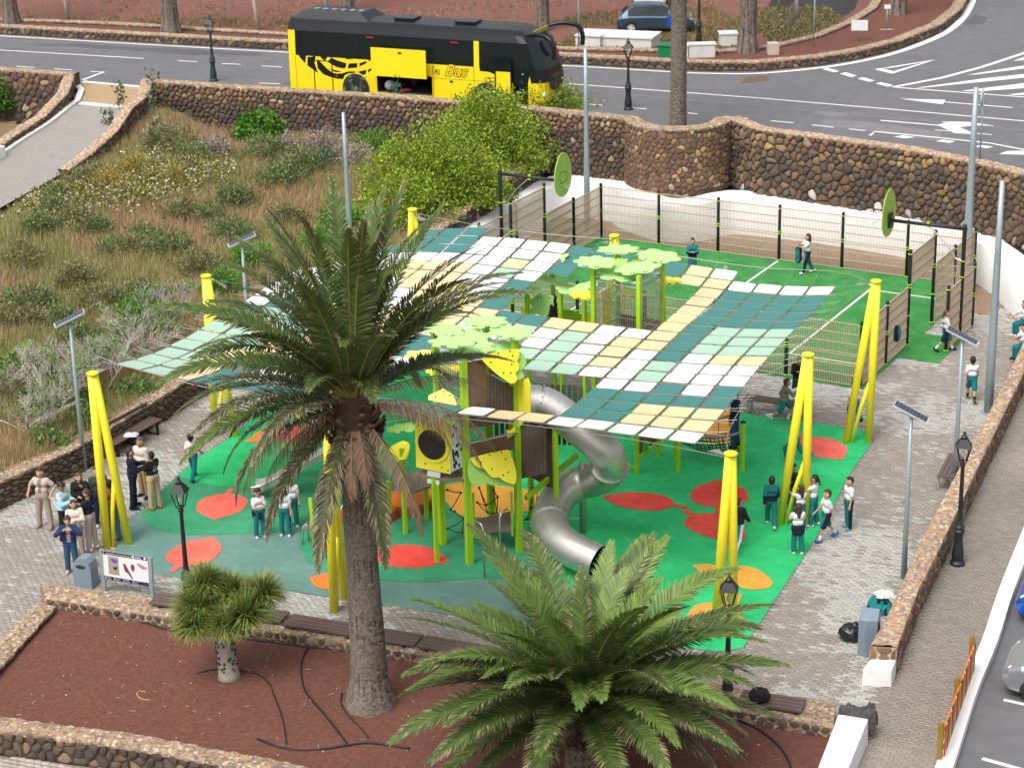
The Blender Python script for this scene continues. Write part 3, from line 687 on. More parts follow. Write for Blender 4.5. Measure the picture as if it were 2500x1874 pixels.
# ---------------- road, markings, red field beyond ----------------
FAR = [(-90, 133), (-40, 112.5)]+[G2(x, y, ZR) for x, y in [(0, 88), (640, 125), (1364, 160), (1640, 176), (1750, 180), (1860, 179), (2000, 166), (2100, 150), (2200, 125), (2300, 85), (2350, 45), (2375, 0), (2380, -40)]]
NEAR = [(-90, 118)]+[(p[0], p[1]+.22) for p in RWL]+[G2(190, 240, ZR), G2(348, 252, ZR)]+[(p[0], p[1]+.24) for p in RWF]+[(BC[0]-BRAD, BC[1]), (BC[0]+BRAD, BC[1])]+[(a+.12, b+.2) for a, b in RWR[1:]]+[(60, 42)]
bed('road', [(-90, 140), (45, 140), (90, 130), (90, 40)]+NEAR[::-1], lambda X, Y: X*0+ZR, .45, ASPH)
CIND = M('red_field', (.195, .082, .060), rough=1, var=.3, scale=.5, bump=.8, bscale=14, col2=(.16, .072, .056), detail=10)
CINDB = M('black_cinder', (.035, .034, .036), rough=1, var=.4, scale=1.2, bump=.9, bscale=30)
FARO = [(a-.1, b+.55) for a, b in FAR]
sheet('field', FARO+[(40, 150), (300, 420), (-400, 420), (-400, 150)], ZR+.05, CIND)
sheet('black_cinder_bed', [G2(x, y, ZR+.06) for x, y in [(1880, 100), (1960, 84), (2030, 62), (2085, 25), (2110, -30), (1900, -30), (1860, 40)]], ZR+.056, CINDB)
road_marks = []
def mark(px, wd, mat=PAINT, name='road_line', z=ZR+.006):
    P = [G(x, y, z) for x, y in px]; mb = MB(); v = []; f = []
    for i, p in enumerate(P):
        d = (P[min(i+1, len(P)-1)]-P[max(i-1, 0)]); d.normalize(); nn = Vector((-d.y, d.x, 0))*wd/2; v += [p-nn, p+nn]
        if i: a = 2*i-2; f.append((a, a+2, a+3, a+1))
    o = mb.add(v, f).build(name, mat); o['kind'] = 'structure'; return o
def quad(px, mat=PAINT, name='road_marking', z=ZR+.007):
    P = [G(x, y, z) for x, y in px]; n = len(P); a = sum(P[i].x*P[(i+1) % n].y-P[(i+1) % n].x*P[i].y for i in range(n))
    o = MB().add(P, [tuple(range(n)) if a > 0 else tuple(range(n-1, -1, -1))]).build(name, mat); o['kind'] = 'structure'; return o
fl = smooth_path([G(x, y, ZR) for x, y in [(-60, 85), (0, 88), (640, 125), (1364, 160), (1640, 176), (1750, 180), (1860, 179), (2000, 166), (2100, 150), (2200, 125), (2300, 85), (2350, 45), (2375, 0), (2380, -30)]], 6)
v = []; f = []
for i, p in enumerate(fl):
    d = (fl[min(i+1, len(fl)-1)]-fl[max(i-1, 0)]).normalized(); nn = Vector((-d.y, d.x, 0))*lerp(.09, .19, min(max((p.x-8)/12, 0), 1)); q = p+Vector((0, 0, .006)); v += [q-nn, q+nn]
    if i: a = 2*i-2; f.append((a, a+2, a+3, a+1))
tag(MB().add(v, f).build('road_edge_line', PAINT), kind='structure')
mark([(-40, 120), (350, 143)], .13); mark([(1340, 201), (1860, 240), (2200, 269), (2540, 299)], .13)
for a, b in (((435, 148.5), (482, 151)), ((541, 155), (587, 157.5)), ((639, 161), (688, 164)), ((40, 162), (85, 165)), ((132, 168), (175, 171)), ((632, 203), (684, 205)), ((1418, 253), (1470, 257)), ((1540, 263), (1578, 266)), ((1680, 276), (1703, 278)), ((1768, 284), (1825, 289)), ((1882, 295), (1938, 300)), ((1983, 305), (2035, 311)), ((2073, 315), (2113, 319))): mark([a, b], .12)
mark([(222, 174.5), (253, 176), (203, 195)], .16); mark([(1370, 217), (1860, 258), (2500, 318)], .1, FADED)
mark([(2124, 331), (2136, 321), (2300, 337), (2420, 350), (2540, 373)], .14)
for q in ([(2007, 169), (2020, 165.5), (2049, 174), (2037, 177)], [(2050, 180), (2065, 177), (2092, 185), (2078, 189)], [(2093, 192), (2108, 189), (2136, 197), (2122, 200)], [(2138, 204), (2150, 201), (2181, 208), (2168, 212)],
          [(2135, 169.5), (2152, 166.5), (2182, 174.5), (2178, 180.5)], [(2152, 166.5), (2285, 145.5), (2270, 149.5), (2175, 166)], [(2178, 180.5), (2182, 174), (2262, 151), (2285, 145.5)],
          [(2235, 215), (2252, 214.5), (2500, 190), (2500, 181), (2400, 192)], [(2347, 222), (2385, 223.5), (2520, 214), (2520, 201)], [(2360, 183), (2385, 182), (2520, 165), (2520, 157)], [(2473, 149), (2500, 147), (2520, 139), (2520, 133)], [(2460, 231), (2490, 232), (2520, 231), (2520, 224)],
          [(2196, 241), (2308, 244), (2302, 255)], [(2288, 305), (2320, 297), (2365, 298), (2425, 307), (2378, 306), (2342, 311), (2385, 328), (2330, 325)],
          [(2182, 334), (2205, 331), (2234, 335), (2210, 338)], [(2285, 345), (2300, 341), (2332, 345), (2318, 349)], [(2380, 358), (2395, 354), (2425, 358), (2410, 362)], [(2438, 376), (2460, 369), (2510, 368), (2500, 378)]): quad(q)
mark([(2180, 213), (2300, 190), (2400, 163), (2500, 130), (2540, 114)], .24); mark([(2180, 213), (2540, 240)], .14)
PATCH = M('asphalt_patch', (.185, .183, .188), rough=.9, var=.15, scale=.8, bump=.3, bscale=90); PATCHD = M('asphalt_damp', (.095, .095, .10), rough=.8, var=.2, scale=.8, bump=.3, bscale=90)
for q in ([(2015, 290), (2120, 298), (2300, 322), (2290, 345), (2130, 322), (2000, 306)], [(1985, 272), (2070, 276), (2065, 283), (2030, 287)]): quad(q, PATCH, 'asphalt_patch', ZR+.0045)
for q in ([(60, 108), (180, 106), (330, 116), (480, 122), (640, 130), (640, 136), (470, 134), (340, 125), (200, 116)], [(0, 117), (40, 119), (90, 121), (20, 121)], [(680, 205), (720, 200), (900, 208), (900, 222)], [(2380, 35), (2410, 45), (2400, 60), (2350, 60)]): quad(q, PATCHD, 'asphalt_stain', ZR+.0045)
mark([(2306, 249), (2472, 263)], .13); mark([(2150, 294), (2292, 306)], .14); mark([(2300, 297), (2425, 307)], .1); mark([(2283, 317), (2422, 329)], .1)
quad([(1822, 187), (1868, 185), (1880, 195), (1808, 204)], M('manhole_iron', (.16, .115, .08), rough=.7, metal=.3), 'manhole_cover', ZR+.008)
rs2 = random.Random(33)
W1 = [(a, b+.5) for a, b in FAR]; W1P = W1[1:]
t13 = empty('far_road_wall', (W1[4][0], W1[4][1], ZR), 0, 'knee-high dark stone wall along the far side of the road and junction', 'wall')
stone_face(t13, W1P, [ZR-.02]*len(W1P), [ZR+.42]*len(W1P), .34, .24, pick(DARK+[(.2, .13, .08), (.25, .18, .11)]), rs2, .06)
wall_core(t13, W1P, [ZR]*len(W1P), [ZR+.42]*len(W1P), .5, MORTAR, RUB, rs2)
W2 = [(-38, 116)]+[G2(x, y, ZR+.4) for x, y in [(0, 44), (300, 56), (640, 77), (1240, 112), (1640, 121), (1760, 122), (1900, 108), (2000, 84), (2080, 52), (2140, 15), (2160, -20)]]
t14 = empty('field_edge_wall', (W2[4][0], W2[4][1], ZR), 0, 'very low dark stone edging between the red strip and the field', 'wall')
stone_face(t14, W2, [ZR]*len(W2), [ZR+.34]*len(W2), .32, .2, pick(DARK), rs2, .05, single=200); wall_core(t14, W2, [ZR]*len(W2), [ZR+.34]*len(W2), .4, MORTAR, RUB, rs2)
STRIP = W1P+[(a, b) for a, b in W2[::-1]]
sheet('red_strip', STRIP, ZR+.22, RED)
# ---------------- parking and kerb on the right ----------------
sheet('parking', [(p[0]+.15, p[1]) for p in CURB]+[(30, 35), (40, 70), (19, 62)], -.10, ASPH)
mb = MB()
cp = smooth_path([(a, b, .02) for a, b in CURB], 5)
for a, b in zip(cp[:-1], cp[1:]):
    d = (b-a).normalized(); o_ = Vector((-d.y, d.x, 0))*.16; mb.bar(a+o_, b+o_+d*.004, .36, .22)
tag(mb.build('parking_kerb', WHITE), 'white painted kerb between the walkway and the parking bays', 'kerb')
for a, b in (((2450, 1707), (2520, 1722)), ((2398, 1850), (2520, 1884))): mark(a and [a, b], .12, PAINT, 'bay_line', -.094)
# ---------------- shade canopy: a net of square panels hung between yellow A-frame masts ----------------
CC = np.array([[-3.9719e-01, 2.6461e+00, 9.2282e-02, -5.2730e-05, -1.4856e-01, 7.0441e+00, -8.8950e-02, 7.7888e-02, -2.7411e-02, 1.5597e-01, -1.2029e-01, 1.5198e-02, 4.9501e-02, 1.4228e-01, -1.3231e-01],
               [5.5375e+01, 5.7525e+00, 1.4197e-02, -3.2624e-02, 9.3084e-02, -3.0732e+00, 2.1157e-01, -1.2925e-02, 6.0085e-03, 2.1604e-01, -1.3633e-02, -3.0273e-01, 8.4769e-02, -3.1375e-01, -1.0228e-01],
               [4.4058e+00, 3.6678e-01, 5.0049e-03, -1.1730e-01, 1.5378e-01, -8.5690e-02, -5.6263e-01, 7.9022e-03, 1.8950e-01, -1.5692e-01, -2.5893e-01, -1.0346e-01, 1.5686e-01, 5.1760e-01, 1.7435e-01]])
def NET(i, j, dz=0.0):
    a = (i+10)/10; b = (j-8)/8
    B = np.array([a**m*b**n for m in range(5) for n in range(5) if m+n <= 4]); p = CC@B
    return Vector((p[0], p[1], p[2]+dz))
ROWS = {-1: '.......TTTTTT........', 0: 'LLYTTTTTTTTTTWYYWWWWW', 1: 'LLYTWWTTT.......TTYYY', 2: 'LLYTWWTTT.......TTYYY', 3: 'LLYYWTTWW.......TTTTT', 4: 'LLLYYWTTW.......WWTWT',
        5: 'LLLLYYWTT....LLWWLWWW', 6: 'LLLLWYYWTW..LLWYWLWWW', 7: 'TLLWWYYWWWW.WLWYWTWYY', 8: 'WTLLWWYYYWLLWLWYYTLLL', 9: 'WWTLLWWYYYTTYYWWYTLLL', 10: 'WWTLWWYYYT......YTLLL', 11: 'WWWLWYYYWT......YTTTT',
        12: 'WWWWYYYWWT......YTTTT', 13: '.WWWYYYWLW......YTTTT', 14: '..WWWWWWYWT.....YTTTT', 15: '..TTTTWWWWTTTTTYYWWWW', 16: '...TTTWWWWTTTTTYW....', 17: '...TTT...............'}
SHADE = {'W': M('panel_white', (.90, .885, .90), rough=.55, var=.03, scale=2, trans=.25), 'Y': M('panel_cream', (.88, .70, .42), rough=.55, var=.04, scale=2, trans=.25),
         'L': M('panel_mint', (.47, .68, .54), rough=.55, var=.04, scale=2, trans=.25), 'T': M('panel_teal', (.070, .245, .225), rough=.55, var=.06, scale=2, trans=.2)}
CABLE = M('net_cable', (.20, .18, .16), rough=.6, metal=.3, var=.1); STEEL = M('steel', (.52, .52, .51), rough=.35, metal=.85, var=.08, scale=6); YEL = M('mast_yellow', (.84, .74, .03), rough=.45, var=.05, scale=1.5, spec=.5)
EYE = M('cable_bright', (.34, .32, .30), rough=.5, metal=.5, var=.1)
canopy = empty('shade_canopy', NET(-10, 8), 0, 'shade net of white, cream, mint and teal square panels over the playground', 'shade canopy')
cx0 = canopy.location
rs3 = random.Random(4); have = {}
for j, row in ROWS.items():
    for k, ch in enumerate(row):
        if ch == '.': continue
        i = k-20; have[(i, j)] = ch; h = .442; q = [(i-h, j-h), (i, j-h), (i+h, j-h), (i+h, j), (i+h, j+h), (i, j+h), (i-h, j+h), (i-h, j)]
        r_ = .06; sag = rs3.uniform(.0, .035); dzz = rs3.uniform(-.012, .012)
        c = NET(i, j, -sag+dzz); o = c
        pts = []
        for a, b, ca, cb in ((-1, -1, 1, 0), (1, -1, 0, 1), (1, 1, -1, 0), (-1, 1, 0, -1)):
            # two points per rounded corner
            pts.append((i+a*h+(0 if ca else 0)-(a*r_ if not ca else 0), j+b*h-(b*r_ if ca else 0)))
            pts.append((i+a*h-(a*r_ if ca else 0), j+b*h-(b*r_ if not ca else 0)))
        tl = (rs3.uniform(-.012, .012), rs3.uniform(-.012, .012)); P = [NET(a, b, dzz+tl[0]*(a-i)+tl[1]*(b-j))-o for a, b in pts]; n = len(P)
        v = P+[p-Vector((0, 0, .012)) for p in P]+[Vector((0, 0, 0))]
        f = [(a, (a+1) % n, 2*n) for a in range(n)]+[((a+1) % n, a, n+a, n+(a+1) % n) for a in range(n)]+[tuple(range(2*n-1, n-1, -1))]
        p = link('shade_panel', MB().add(v, f).mesh('shade_panel'), canopy, SHADE[ch]); p.location = o-cx0
mb = MB(); ext = {}
for (i, j) in have: ext.setdefault(('r', j), []).append(i); ext.setdefault(('c', i), []).append(j)
for j in range(-1, 19):          # cables along the rows, in pairs on either side of each joint
    for i in range(-20, 1):
        if (i, j) in have or (i, j-1) in have:
            for o in (-.03, .03):
                if (i, j if o > 0 else j-1) in have: mb.tube([NET(i-.5, j-.5+o, -.02), NET(i+.5, j-.5+o, -.02)], .009, 4, False)
for i in range(-20, 2):
    for j in range(-1, 18):
        for o in (-.03, .03):
            if (i if o > 0 else i-1, j) in have: mb.tube([NET(i-.5+o, j-.5, -.02), NET(i-.5+o, j+.5, -.02)], .009, 4, False)
mb.build('cable_net', CABLE, canopy, True)
# masts: base centre, second foot, top, canopy corner
MASTS = [('M1', G(262, 1336), G(315, 1327), G(226, 912, 4.95), (-20.6, -.6), 'leftmost yellow A-frame mast, standing among the group of adults'),
         ('M2', G(526, 1059), G(574, 1065), G(503, 674, 5.05), (-20.8, 8.2), 'yellow A-frame mast beside the low garden wall, half hidden by palm fronds'),
         ('M3', Vector((-3.5, 66.3, 0)), Vector((-2.8, 66.7, 0)), G(1007, 512, 5.0), (-17, 17.6), 'yellow mast at the far corner of the net below the green bushes'),
         ('M4', Vector((3.0, 63.2, 0)), Vector((3.75, 63.0, 0)), G(1500, 576, 5.0), (-9.5, 16.7), 'yellow mast rising behind the leaf-roofed climbing tower'),
         ('M5', G(2065, 1080), G(2120, 1080), G(2139, 687, 5.0), (.7, 15.6), 'yellow A-frame mast at the right beside the court fence'),
         ('M6', G(1903, 1279), G(1966, 1284), G(1973, 866, 5.0), (.7, 7), 'yellow A-frame mast with children gathered round its feet'),
         ('M7', G(1745, 1540), G(1790, 1530), G(1784, 1108, 4.9), (.6, -.6), 'yellow A-frame mast on the amber leaf beside the front palm'),
         ('M8', G(815, 1492), G(842, 1462), G(800, 1050, 4.9), (-12.5, -1.6), 'yellow A-frame mast right behind the tall palm trunk')]
cab = MB()
for nm, a, b, tp, ij, lbl in MASTS:
    t = empty('canopy_mast', (a+b)/2, 0, lbl, 'mast', 'yellow masts of the shade canopy')
    side = (b-a).normalized()*.10
    for p, s in ((a, -1), (b, 1)):
        mb = MB(); q = tp+side*s*.35; mb.tube([p+Vector((0, 0, -.02)), p.lerp(q, .5), q], [.105, .118, .105], 14); mb.build('leg', YEL, t, True, True)
    m = MB(); q = b.lerp(tp, .42); m.tube([a+side*1.6, a.lerp(q, .5)+side*.5, q], [.055, .06, .055], 10); m.build('strut', YEL, t, True, True)
    m = MB(); m.lathe(tp, [(.14, -.03), (.165, 0), (.165, .03), (.14, .045)], 18); m.build('cap_plate', YEL, t, True, True)
    c = NET(*ij); d = (c-tp); d.z = 0; e = tp+d.normalized()*.22+Vector((0, 0, -.12)); m = MB(); m.tube([tp+d.normalized()*.1+Vector((0, 0, -.1)), e], .03, 6); m.build('lug', STEEL, t, True)
    # triangular clamp plate and fan of edge cables
    g = e+(c-e)*.45
    z = Vector((0, 0, 1)); sd = d.normalized().cross(z)*.14
    cab.add([e-z*.01, g+sd, g-sd, e+z*.01, g+sd+z*.02, g-sd+z*.02], [(0, 1, 2), (5, 4, 3), (0, 3, 4, 1), (1, 4, 5, 2), (2, 5, 3, 0)])
# edge cables run from mast to mast with a catenary inward of the net edge
order = ['M1', 'M8', 'M7', 'M6', 'M5', 'M4', 'M3', 'M2', 'M1']; MD = {m[0]: m for m in MASTS}
via = {('M1', 'M8'): [(-20.7, -.75), (-17, -.9), (-14.2, -1.7)], ('M8', 'M7'): [(-8, -1.75), (-5.5, -1), (-3, -.95), (-.6, -1.0)], ('M7', 'M6'): [(1.3, .2), (1.0, 2), (.95, 4), (1.1, 6)], ('M6', 'M5'): [(1.3, 8.6), (1.15, 10.5), (1.25, 12.5), (1.6, 14.6)],
       ('M5', 'M4'): [(.2, 16.9), (-2.5, 17), (-5, 17), (-8, 17)], ('M4', 'M3'): [(-11, 17.2), (-13.5, 17.3), (-15.7, 18)], ('M3', 'M2'): [(-18.6, 17), (-19.4, 14.5), (-20.6, 12.5), (-21.4, 10)], ('M2', 'M1'): [(-21.4, 6.5), (-21.2, 4), (-21.2, 2)]}
for a, b in zip(order[:-1], order[1:]):
    ta, tb = MD[a][3], MD[b][3]; P = smooth_path([ta+Vector((0, 0, -.1))]+[NET(*q) for q in via[(a, b)]]+[tb+Vector((0, 0, -.1))], 5)
    cab.tube(P, .011, 5, False)
for j in range(0, 17):
    for i0, s in ((0, 1), (-20, -1)):
        if (i0, j) in have:
            for o in (-.44, .44): cab.tube([NET(i0+s*.44, j+o), NET(i0+s*.75, j+o*.9), NET(i0+s*1.15, j+o*.8, .02)], .006, 4, False)
for i in range(-16, 1):
    if (i, 0) in have and (i > -8 or i < -13): cab.tube([NET(i-.5, -.44), NET(i-.5, -.95)], .006, 4, False)
for i in range(-14, 1):
    j = 16 if (i, 16) in have else 15; cab.tube([NET(i-.5, j+.44), NET(i-.5, 17.1)], .006, 4, False)
cab.build('edge_cable', EYE, canopy, True)

# ---------------- court fence ----------------
POST = M('post_black', (.022, .022, .024), rough=.45, var=.1); CLAMP = M('clamp_lime', (.33, .60, .02), rough=.45, var=.05); BAR = M('fence_beige', (.46, .36, .27), rough=.5, var=.08, scale=4)
fence = empty('court_fence', CP(CLU/2, CLV), 0, 'beige bar fence with black posts and lime clamps around the court', 'fence')
def post(p, h, clamps=None):
    o = MB().lathe(p, [(.06, 0), (.06, h-.03), (.05, h)], 10).build('post', POST, fence, True, True)
    m = MB()
    for c in (clamps or (.05, h*.49, h*.53, h-.14)): m.lathe(p+Vector((0, 0, c)), [(.075, -.018), (.085, -.01), (.085, .01), (.075, .018)], 10)
    m.build('clamp', CLAMP, o, True)
def panel(a, b, z0, h, gap=.10):
    d = (b-a); L = d.length; d.normalize(); a2 = a+d*gap; b2 = b-d*gap; m = MB(); z = Vector((0, 0, 1))
    n = int((L-2*gap)/.058)
    for k in range(n+1):
        p = a2.lerp(b2, k/n); m.box(p+z*(z0+h/2), (.015, .015, h), math.atan2(d.y, d.x))
    for zz in (0, h*.33, h*.66, h): m.bar(a2+z*(z0+zz), b2+z*(z0+zz), .035, .03)
    m.build('fence_panel', BAR, fence, True)
def run(pts, h=2.1, two=True):
    for k, p in enumerate(pts):
        post(p, h+.1)
    for a, b in zip(pts[:-1], pts[1:]):
        panel(a, b, .05, h/2-.09); panel(a, b, h/2+.03, h/2-.06)
nU, nV = 6, 5
run([CP(CLU*k/nU, CLV) for k in range(nU+1)]); run([CP(0, CLV*k/nV) for k in (5, 4)]); run([CP(CLU*k/nU, 0) for k in range(nU+1)])
run([CP(CLU, CLV*k/nV) for k in (0, 1)])
for a, b in ((CP(0, CLV*.8), CP(0, CLV*.6)), (CP(0, CLV*.4), CP(0, CLV*.2)), (CP(0, CLV*.2), CP(0, 0)), (CP(CLU, CLV*.2), CP(CLU, CLV*.4)), (CP(CLU, CLV*.8), CP(CLU, CLV))):
    panel(a, b, .05, .95); panel(a, b, 1.08, 1.0)
# goal ends: tall posts, raised panel over the gap, outer return with its own posts
for u, s in ((CLU, 1), (0, -1)):
    p1, p2 = CP(u, CLV*.38), CP(u, CLV*.60); post(p1, 3.35, (.06, 1.08, 2.05, 2.15, 3.2)); post(p2, 3.35, (.06, 1.08, 2.05, 2.15, 3.2)); panel(p1, p2, 2.12, 1.05); post(CP(u, CLV*.8), 2.2)
    q1, q2 = CP(u+s*1.35, CLV*.38), CP(u+s*1.35, CLV*.62)
    post(q1, 2.3); post(q2, 2.3); panel(q1, q2, .05, 1.0); panel(q1, q2, 1.12, 1.0); panel(p2, q2, .05, 1.0); panel(p2, q2, 1.12, 1.0); panel(CP(u, CLV*.62), CP(u, CLV*.8), .05, 1.0); panel(CP(u, CLV*.62), CP(u, CLV*.8), 1.12, 1.0)
# basketball hoops: bent black arm with an oval lime board
LIME = M('board_lime', (.36, .54, .09), rough=.5, var=.06, scale=3); LINE = M('board_line', (.05, .09, .01), rough=.6, var=0)
def hoop(base, d, lbl):
    t = empty('basketball_hoop', base, 0, lbl, 'basketball hoop', 'basketball hoops at the two court ends'); z = Vector((0, 0, 1)); sd = Vector((-d.y, d.x, 0))
    MB().lathe(base, [(.07, 0), (.07, 3.95), (.06, 4.0)], 12).build('post', POST, t, True, True)
    a = base+z*3.85; MB().tube([a-d*.08, a+d*2.55], .06, 10).build('arm', POST, t, True, True)
    MB().tube([base+z*2.75, base+z*2.8+d*.25, base+z*3.2+d*.55, a+d*1.25], .022, 6).build('brace', STEEL, t, True)
    m = MB(); m.box(a+d*1.25, (.09, .09, .2), math.atan2(d.y, d.x)); m.build('clamp', CLAMP, t, True)
    for c in (2.75, 2.2): MB().lathe(base+z*c, [(.085, -.02), (.09, 0), (.085, .02)], 10).build('clamp', CLAMP, t, True)
    o = a+d*2.62+z*.25
    out = []
    for k in range(30):
        q = 2*math.pi*k/30; out.append((.66*math.cos(q)*(1-.10*math.sin(q)), .82*math.sin(q)))
    bd = MB().prism(out, o, sd, z, .03).build('backboard', LIME, t, True)
    m = MB()
    for s_ in (1, -1): m.bar(o+sd*(.25*s_)+d*(.034)-z*.28, o+sd*(.25*s_)+d*.034+z*.1, .02, .008, d); m.bar(o-sd*.25+d*.034+z*(-.09+.19*s_), o+sd*.25+d*.034+z*(-.09+.19*s_), .008, .02)
    for s_ in (1, -1): m.bar(o+sd*(.25*s_)-d*.034-z*.28, o+sd*(.25*s_)-d*.034+z*.1, .02, .008, d)
    m.build('target_square', LINE, bd, True)
    MB().box(o-d*.06-z*.25, (.09, .24, .5), math.atan2(d.y, d.x)).build('bracket', POST, t, True)
    rc = o+d*.35-z*.42; ring = [rc+Vector((math.cos(q)*.23, math.sin(q)*.23, 0)) for q in np.linspace(0, 2*math.pi, 20)[:-1]]
    m = MB(); m.tube(ring, .012, 6, closed=True); m.bar(o-z*.42, rc-d*.22, .05, .02); m.build('rim', M('rim_grey', (.55, .56, .54), rough=.4, metal=.4), t, True)
hoop(CP(CLU+1.35, CLV*.5), -CU, 'lime oval basketball board on a black arm at the right end of the court')
hoop(CP(-1.2, CLV*.5), CU, 'lime oval basketball board on a black arm at the left end of the court')
# goals inside the ends are plain black frames against the fence
def jacket(name, p, w_, h, cols, lbl, cat, seed=1, n=9):
    rj = random.Random(seed); m = MB(); v = []; f = []
    for i in range(n+1):
        for j in range(n+1):
            a = i/n-.5; b = j/n-.5; rr = max(abs(a), abs(b))*2
            v.append(Vector((a*w_*(1+rj.uniform(-.12, .12)), b*w_*.8*(1+rj.uniform(-.12, .12)), h*(1-rr**2)*rj.uniform(.55, 1.0)+.004)))
    m = MB()
    for i in range(n):
        for j in range(n):
            k = i*(n+1)+j; m.cc = cols[rj.randrange(len(cols))] if (i//3+j//3) % 2 else cols[0]; m.add([v[k], v[k+n+1], v[k+n+2], v[k+1]], [(0, 1, 2, 3)])
    o = m.build(name, M('cloth', rough=.95, var=.12, scale=8, attr=True)); o.location = p
    return tag(o, lbl, cat)
# ---------------- play equipment ----------------
LGP = M('hpl_lime_post', (.33, .57, .015), rough=.42, var=.08, scale=3, spec=.5); LGR = M('hpl_light_green', (.34, .62, .14), rough=.5, var=.05, scale=2); LEAFG = M('hpl_pale_green', (.42, .68, .24), rough=.5, var=.05, scale=2)
HYE = M('hpl_yellow', (.84, .76, .05), rough=.45, var=.05, scale=2); HYP = M('hpl_pale_yellow', (.82, .76, .18), rough=.5, var=.05, scale=2); BRN = M('hpl_brown', (.165, .098, .06), rough=.65, var=.18, scale=3); DECK = M('deck_brown', (.22, .165, .135), rough=.85, var=.12, scale=8, bump=.3)
SLAT = M('slat_brown', (.105, .075, .06), rough=.75, var=.15, scale=4); HWH = M('hpl_white', (.62, .67, .70), rough=.5, var=.05); DOT = M('bolt_black', (.012, .012, .012), rough=.5, var=0); ROPE = M('rope_black', (.02, .02, .022), rough=.8, var=.1)
INOX = M('brushed_steel', (.60, .585, .55), rough=.42, metal=.85, var=.12, scale=9, bump=.12, bscale=200); GLASSD = M('dark_dome', (.012, .02, .02), rough=.12, var=.05, spec=.8)
Z3 = Vector((0, 0, 1))
def RP(x, y, A, Nn):
    "where the sight line of photo position (x, y) meets the plane through A with normal Nn"
    d = Vector(_f + _r*(x-1250)/FPX - _u*(y-937)/FPX); o = Vector((0, 0, CAMH)); return o+d*((Vector(A)-o).dot(Nn)/d.dot(Nn))
def vplane(A, B): d = (Vector(B)-Vector(A)); d.z = 0; d.normalize(); return d, Vector((d.y, -d.x, 0))
def plate(name, px, A, B, off, mat, th, t=.025, sm=0, tilt=0.0, dots=None):
    "a board on the vertical plane through A and B, pushed out by off"
    d, n = vplane(A, B); n2 = (n+Z3*tilt).normalized(); A2 = Vector(A)+n*off
    if tilt: A2 = RP(sum(p[0] for p in px)/len(px), sum(p[1] for p in px)/len(px), A2, n)
    P = [RP(x, y, A2, n2) for x, y in px]
    if sm: P = smooth_path(P+[P[0]], sm)[:-1]
    k = len(P); v = P+[p-n2*t for p in P]
    c = sum(P, Vector())/k; s = sum(((P[i]-c).cross(P[(i+1) % k]-c)).dot(n2) for i in range(k))
    f = [tuple(range(k)), tuple(range(2*k-1, k-1, -1))]+[((i+1) % k, i, k+i, k+(i+1) % k) for i in range(k)]
    if s < 0: f = [tuple(reversed(q)) for q in f]
    o = MB().add(v, f).build(name, mat, th, True)
    for x, y in dots or []:
        p = RP(x, y, A2, n2); X = d; MB().prism([(.02*math.cos(a), .02*math.sin(a)) for a in np.linspace(0, 2*math.pi, 9)[:-1]], p+n2*.002, d, n2.cross(d), .012 if (d.cross(n2.cross(d))).dot(n2) > 0 else -.012).build('bolt', DOT, o, True)
    return o
def sqpost(p, z1, th, w_=.115, rz=0.0, z0=0.0, mat=LGP): return MB().box((p[0], p[1], (z0+z1)/2), (w_, w_, z1-z0), rz).build('post', mat, th, True)
def lobed(n, r, rg, k=.16, lob=7, asp=1.0):
    ph = rg.uniform(0, 6); out = []
    for i in range(n):
        a = 2*math.pi*i/n; rr = r*(1+k*abs(math.sin(lob*a/2+ph))-k/2); out.append((rr*math.cos(a), rr*math.sin(a)*asp))
    return out
def roof_leaf(th, cx, cy, z, r, mat, rg, tx=0.0, ty=0.0, lob=7, asp=.95, rot=None):
    rot = rg.uniform(-.5, .5) if rot is None else rot; c = G(cx, cy, z); X = Vector((math.cos(rot), math.sin(rot), tx)).normalized(); Y = Vector((-math.sin(rot), math.cos(rot), ty)); Y = (Y-X*Y.dot(X)).normalized()
    o = MB().prism(lobed(48, r*.92, rg, .30, rg.choice((6, 7, 8)), asp*.72), c, X, Y, .022).build('leaf_plate', mat, th, True)
    for a in (-.32, .32, -.2, .2)[:rg.choice((2, 3, 4))]:
        q = c+X*(a*r*1.1)+Y*(-.55*r); MB().box(q+Z3*.026, (.05, .05, .012)).build('bolt', DOT, o, True)
    return o
rp = random.Random(8)
T1 = Vector((-1.22, 49.12, 0)); T2 = Vector((.09, 49.78, 0)); T4 = Vector((-1.95, 50.39, 0)); T3_ = T2+T4-T1
rzT = math.atan2((T2-T1).y, (T2-T1).x)
tower = empty('play_tower', T1, rzT*0, 'tall leaf-roofed play tower with a steel tube slide in front', 'play tower')
for p, h in ((T1, 5.95), (T2, 5.95), (T3_, 5.95), (T4, 5.95)): sqpost(p, h, tower, .16, rzT)
# decks
def deck(name, pts, z, th, mat=DECK, t=.06):
    n = len(pts); v = [(p[0], p[1], z) for p in pts]+[(p[0], p[1], z-t) for p in pts]
    return MB().add(v, [tuple(range(n)), tuple(range(2*n-1, n-1, -1))]+[((i+1) % n, i, n+i, n+(i+1) % n) for i in range(n)]).build(name, mat, th, True)
for z in (2.45, 3.85): deck('deck', [T1, T2, T3_, T4], z, tower)
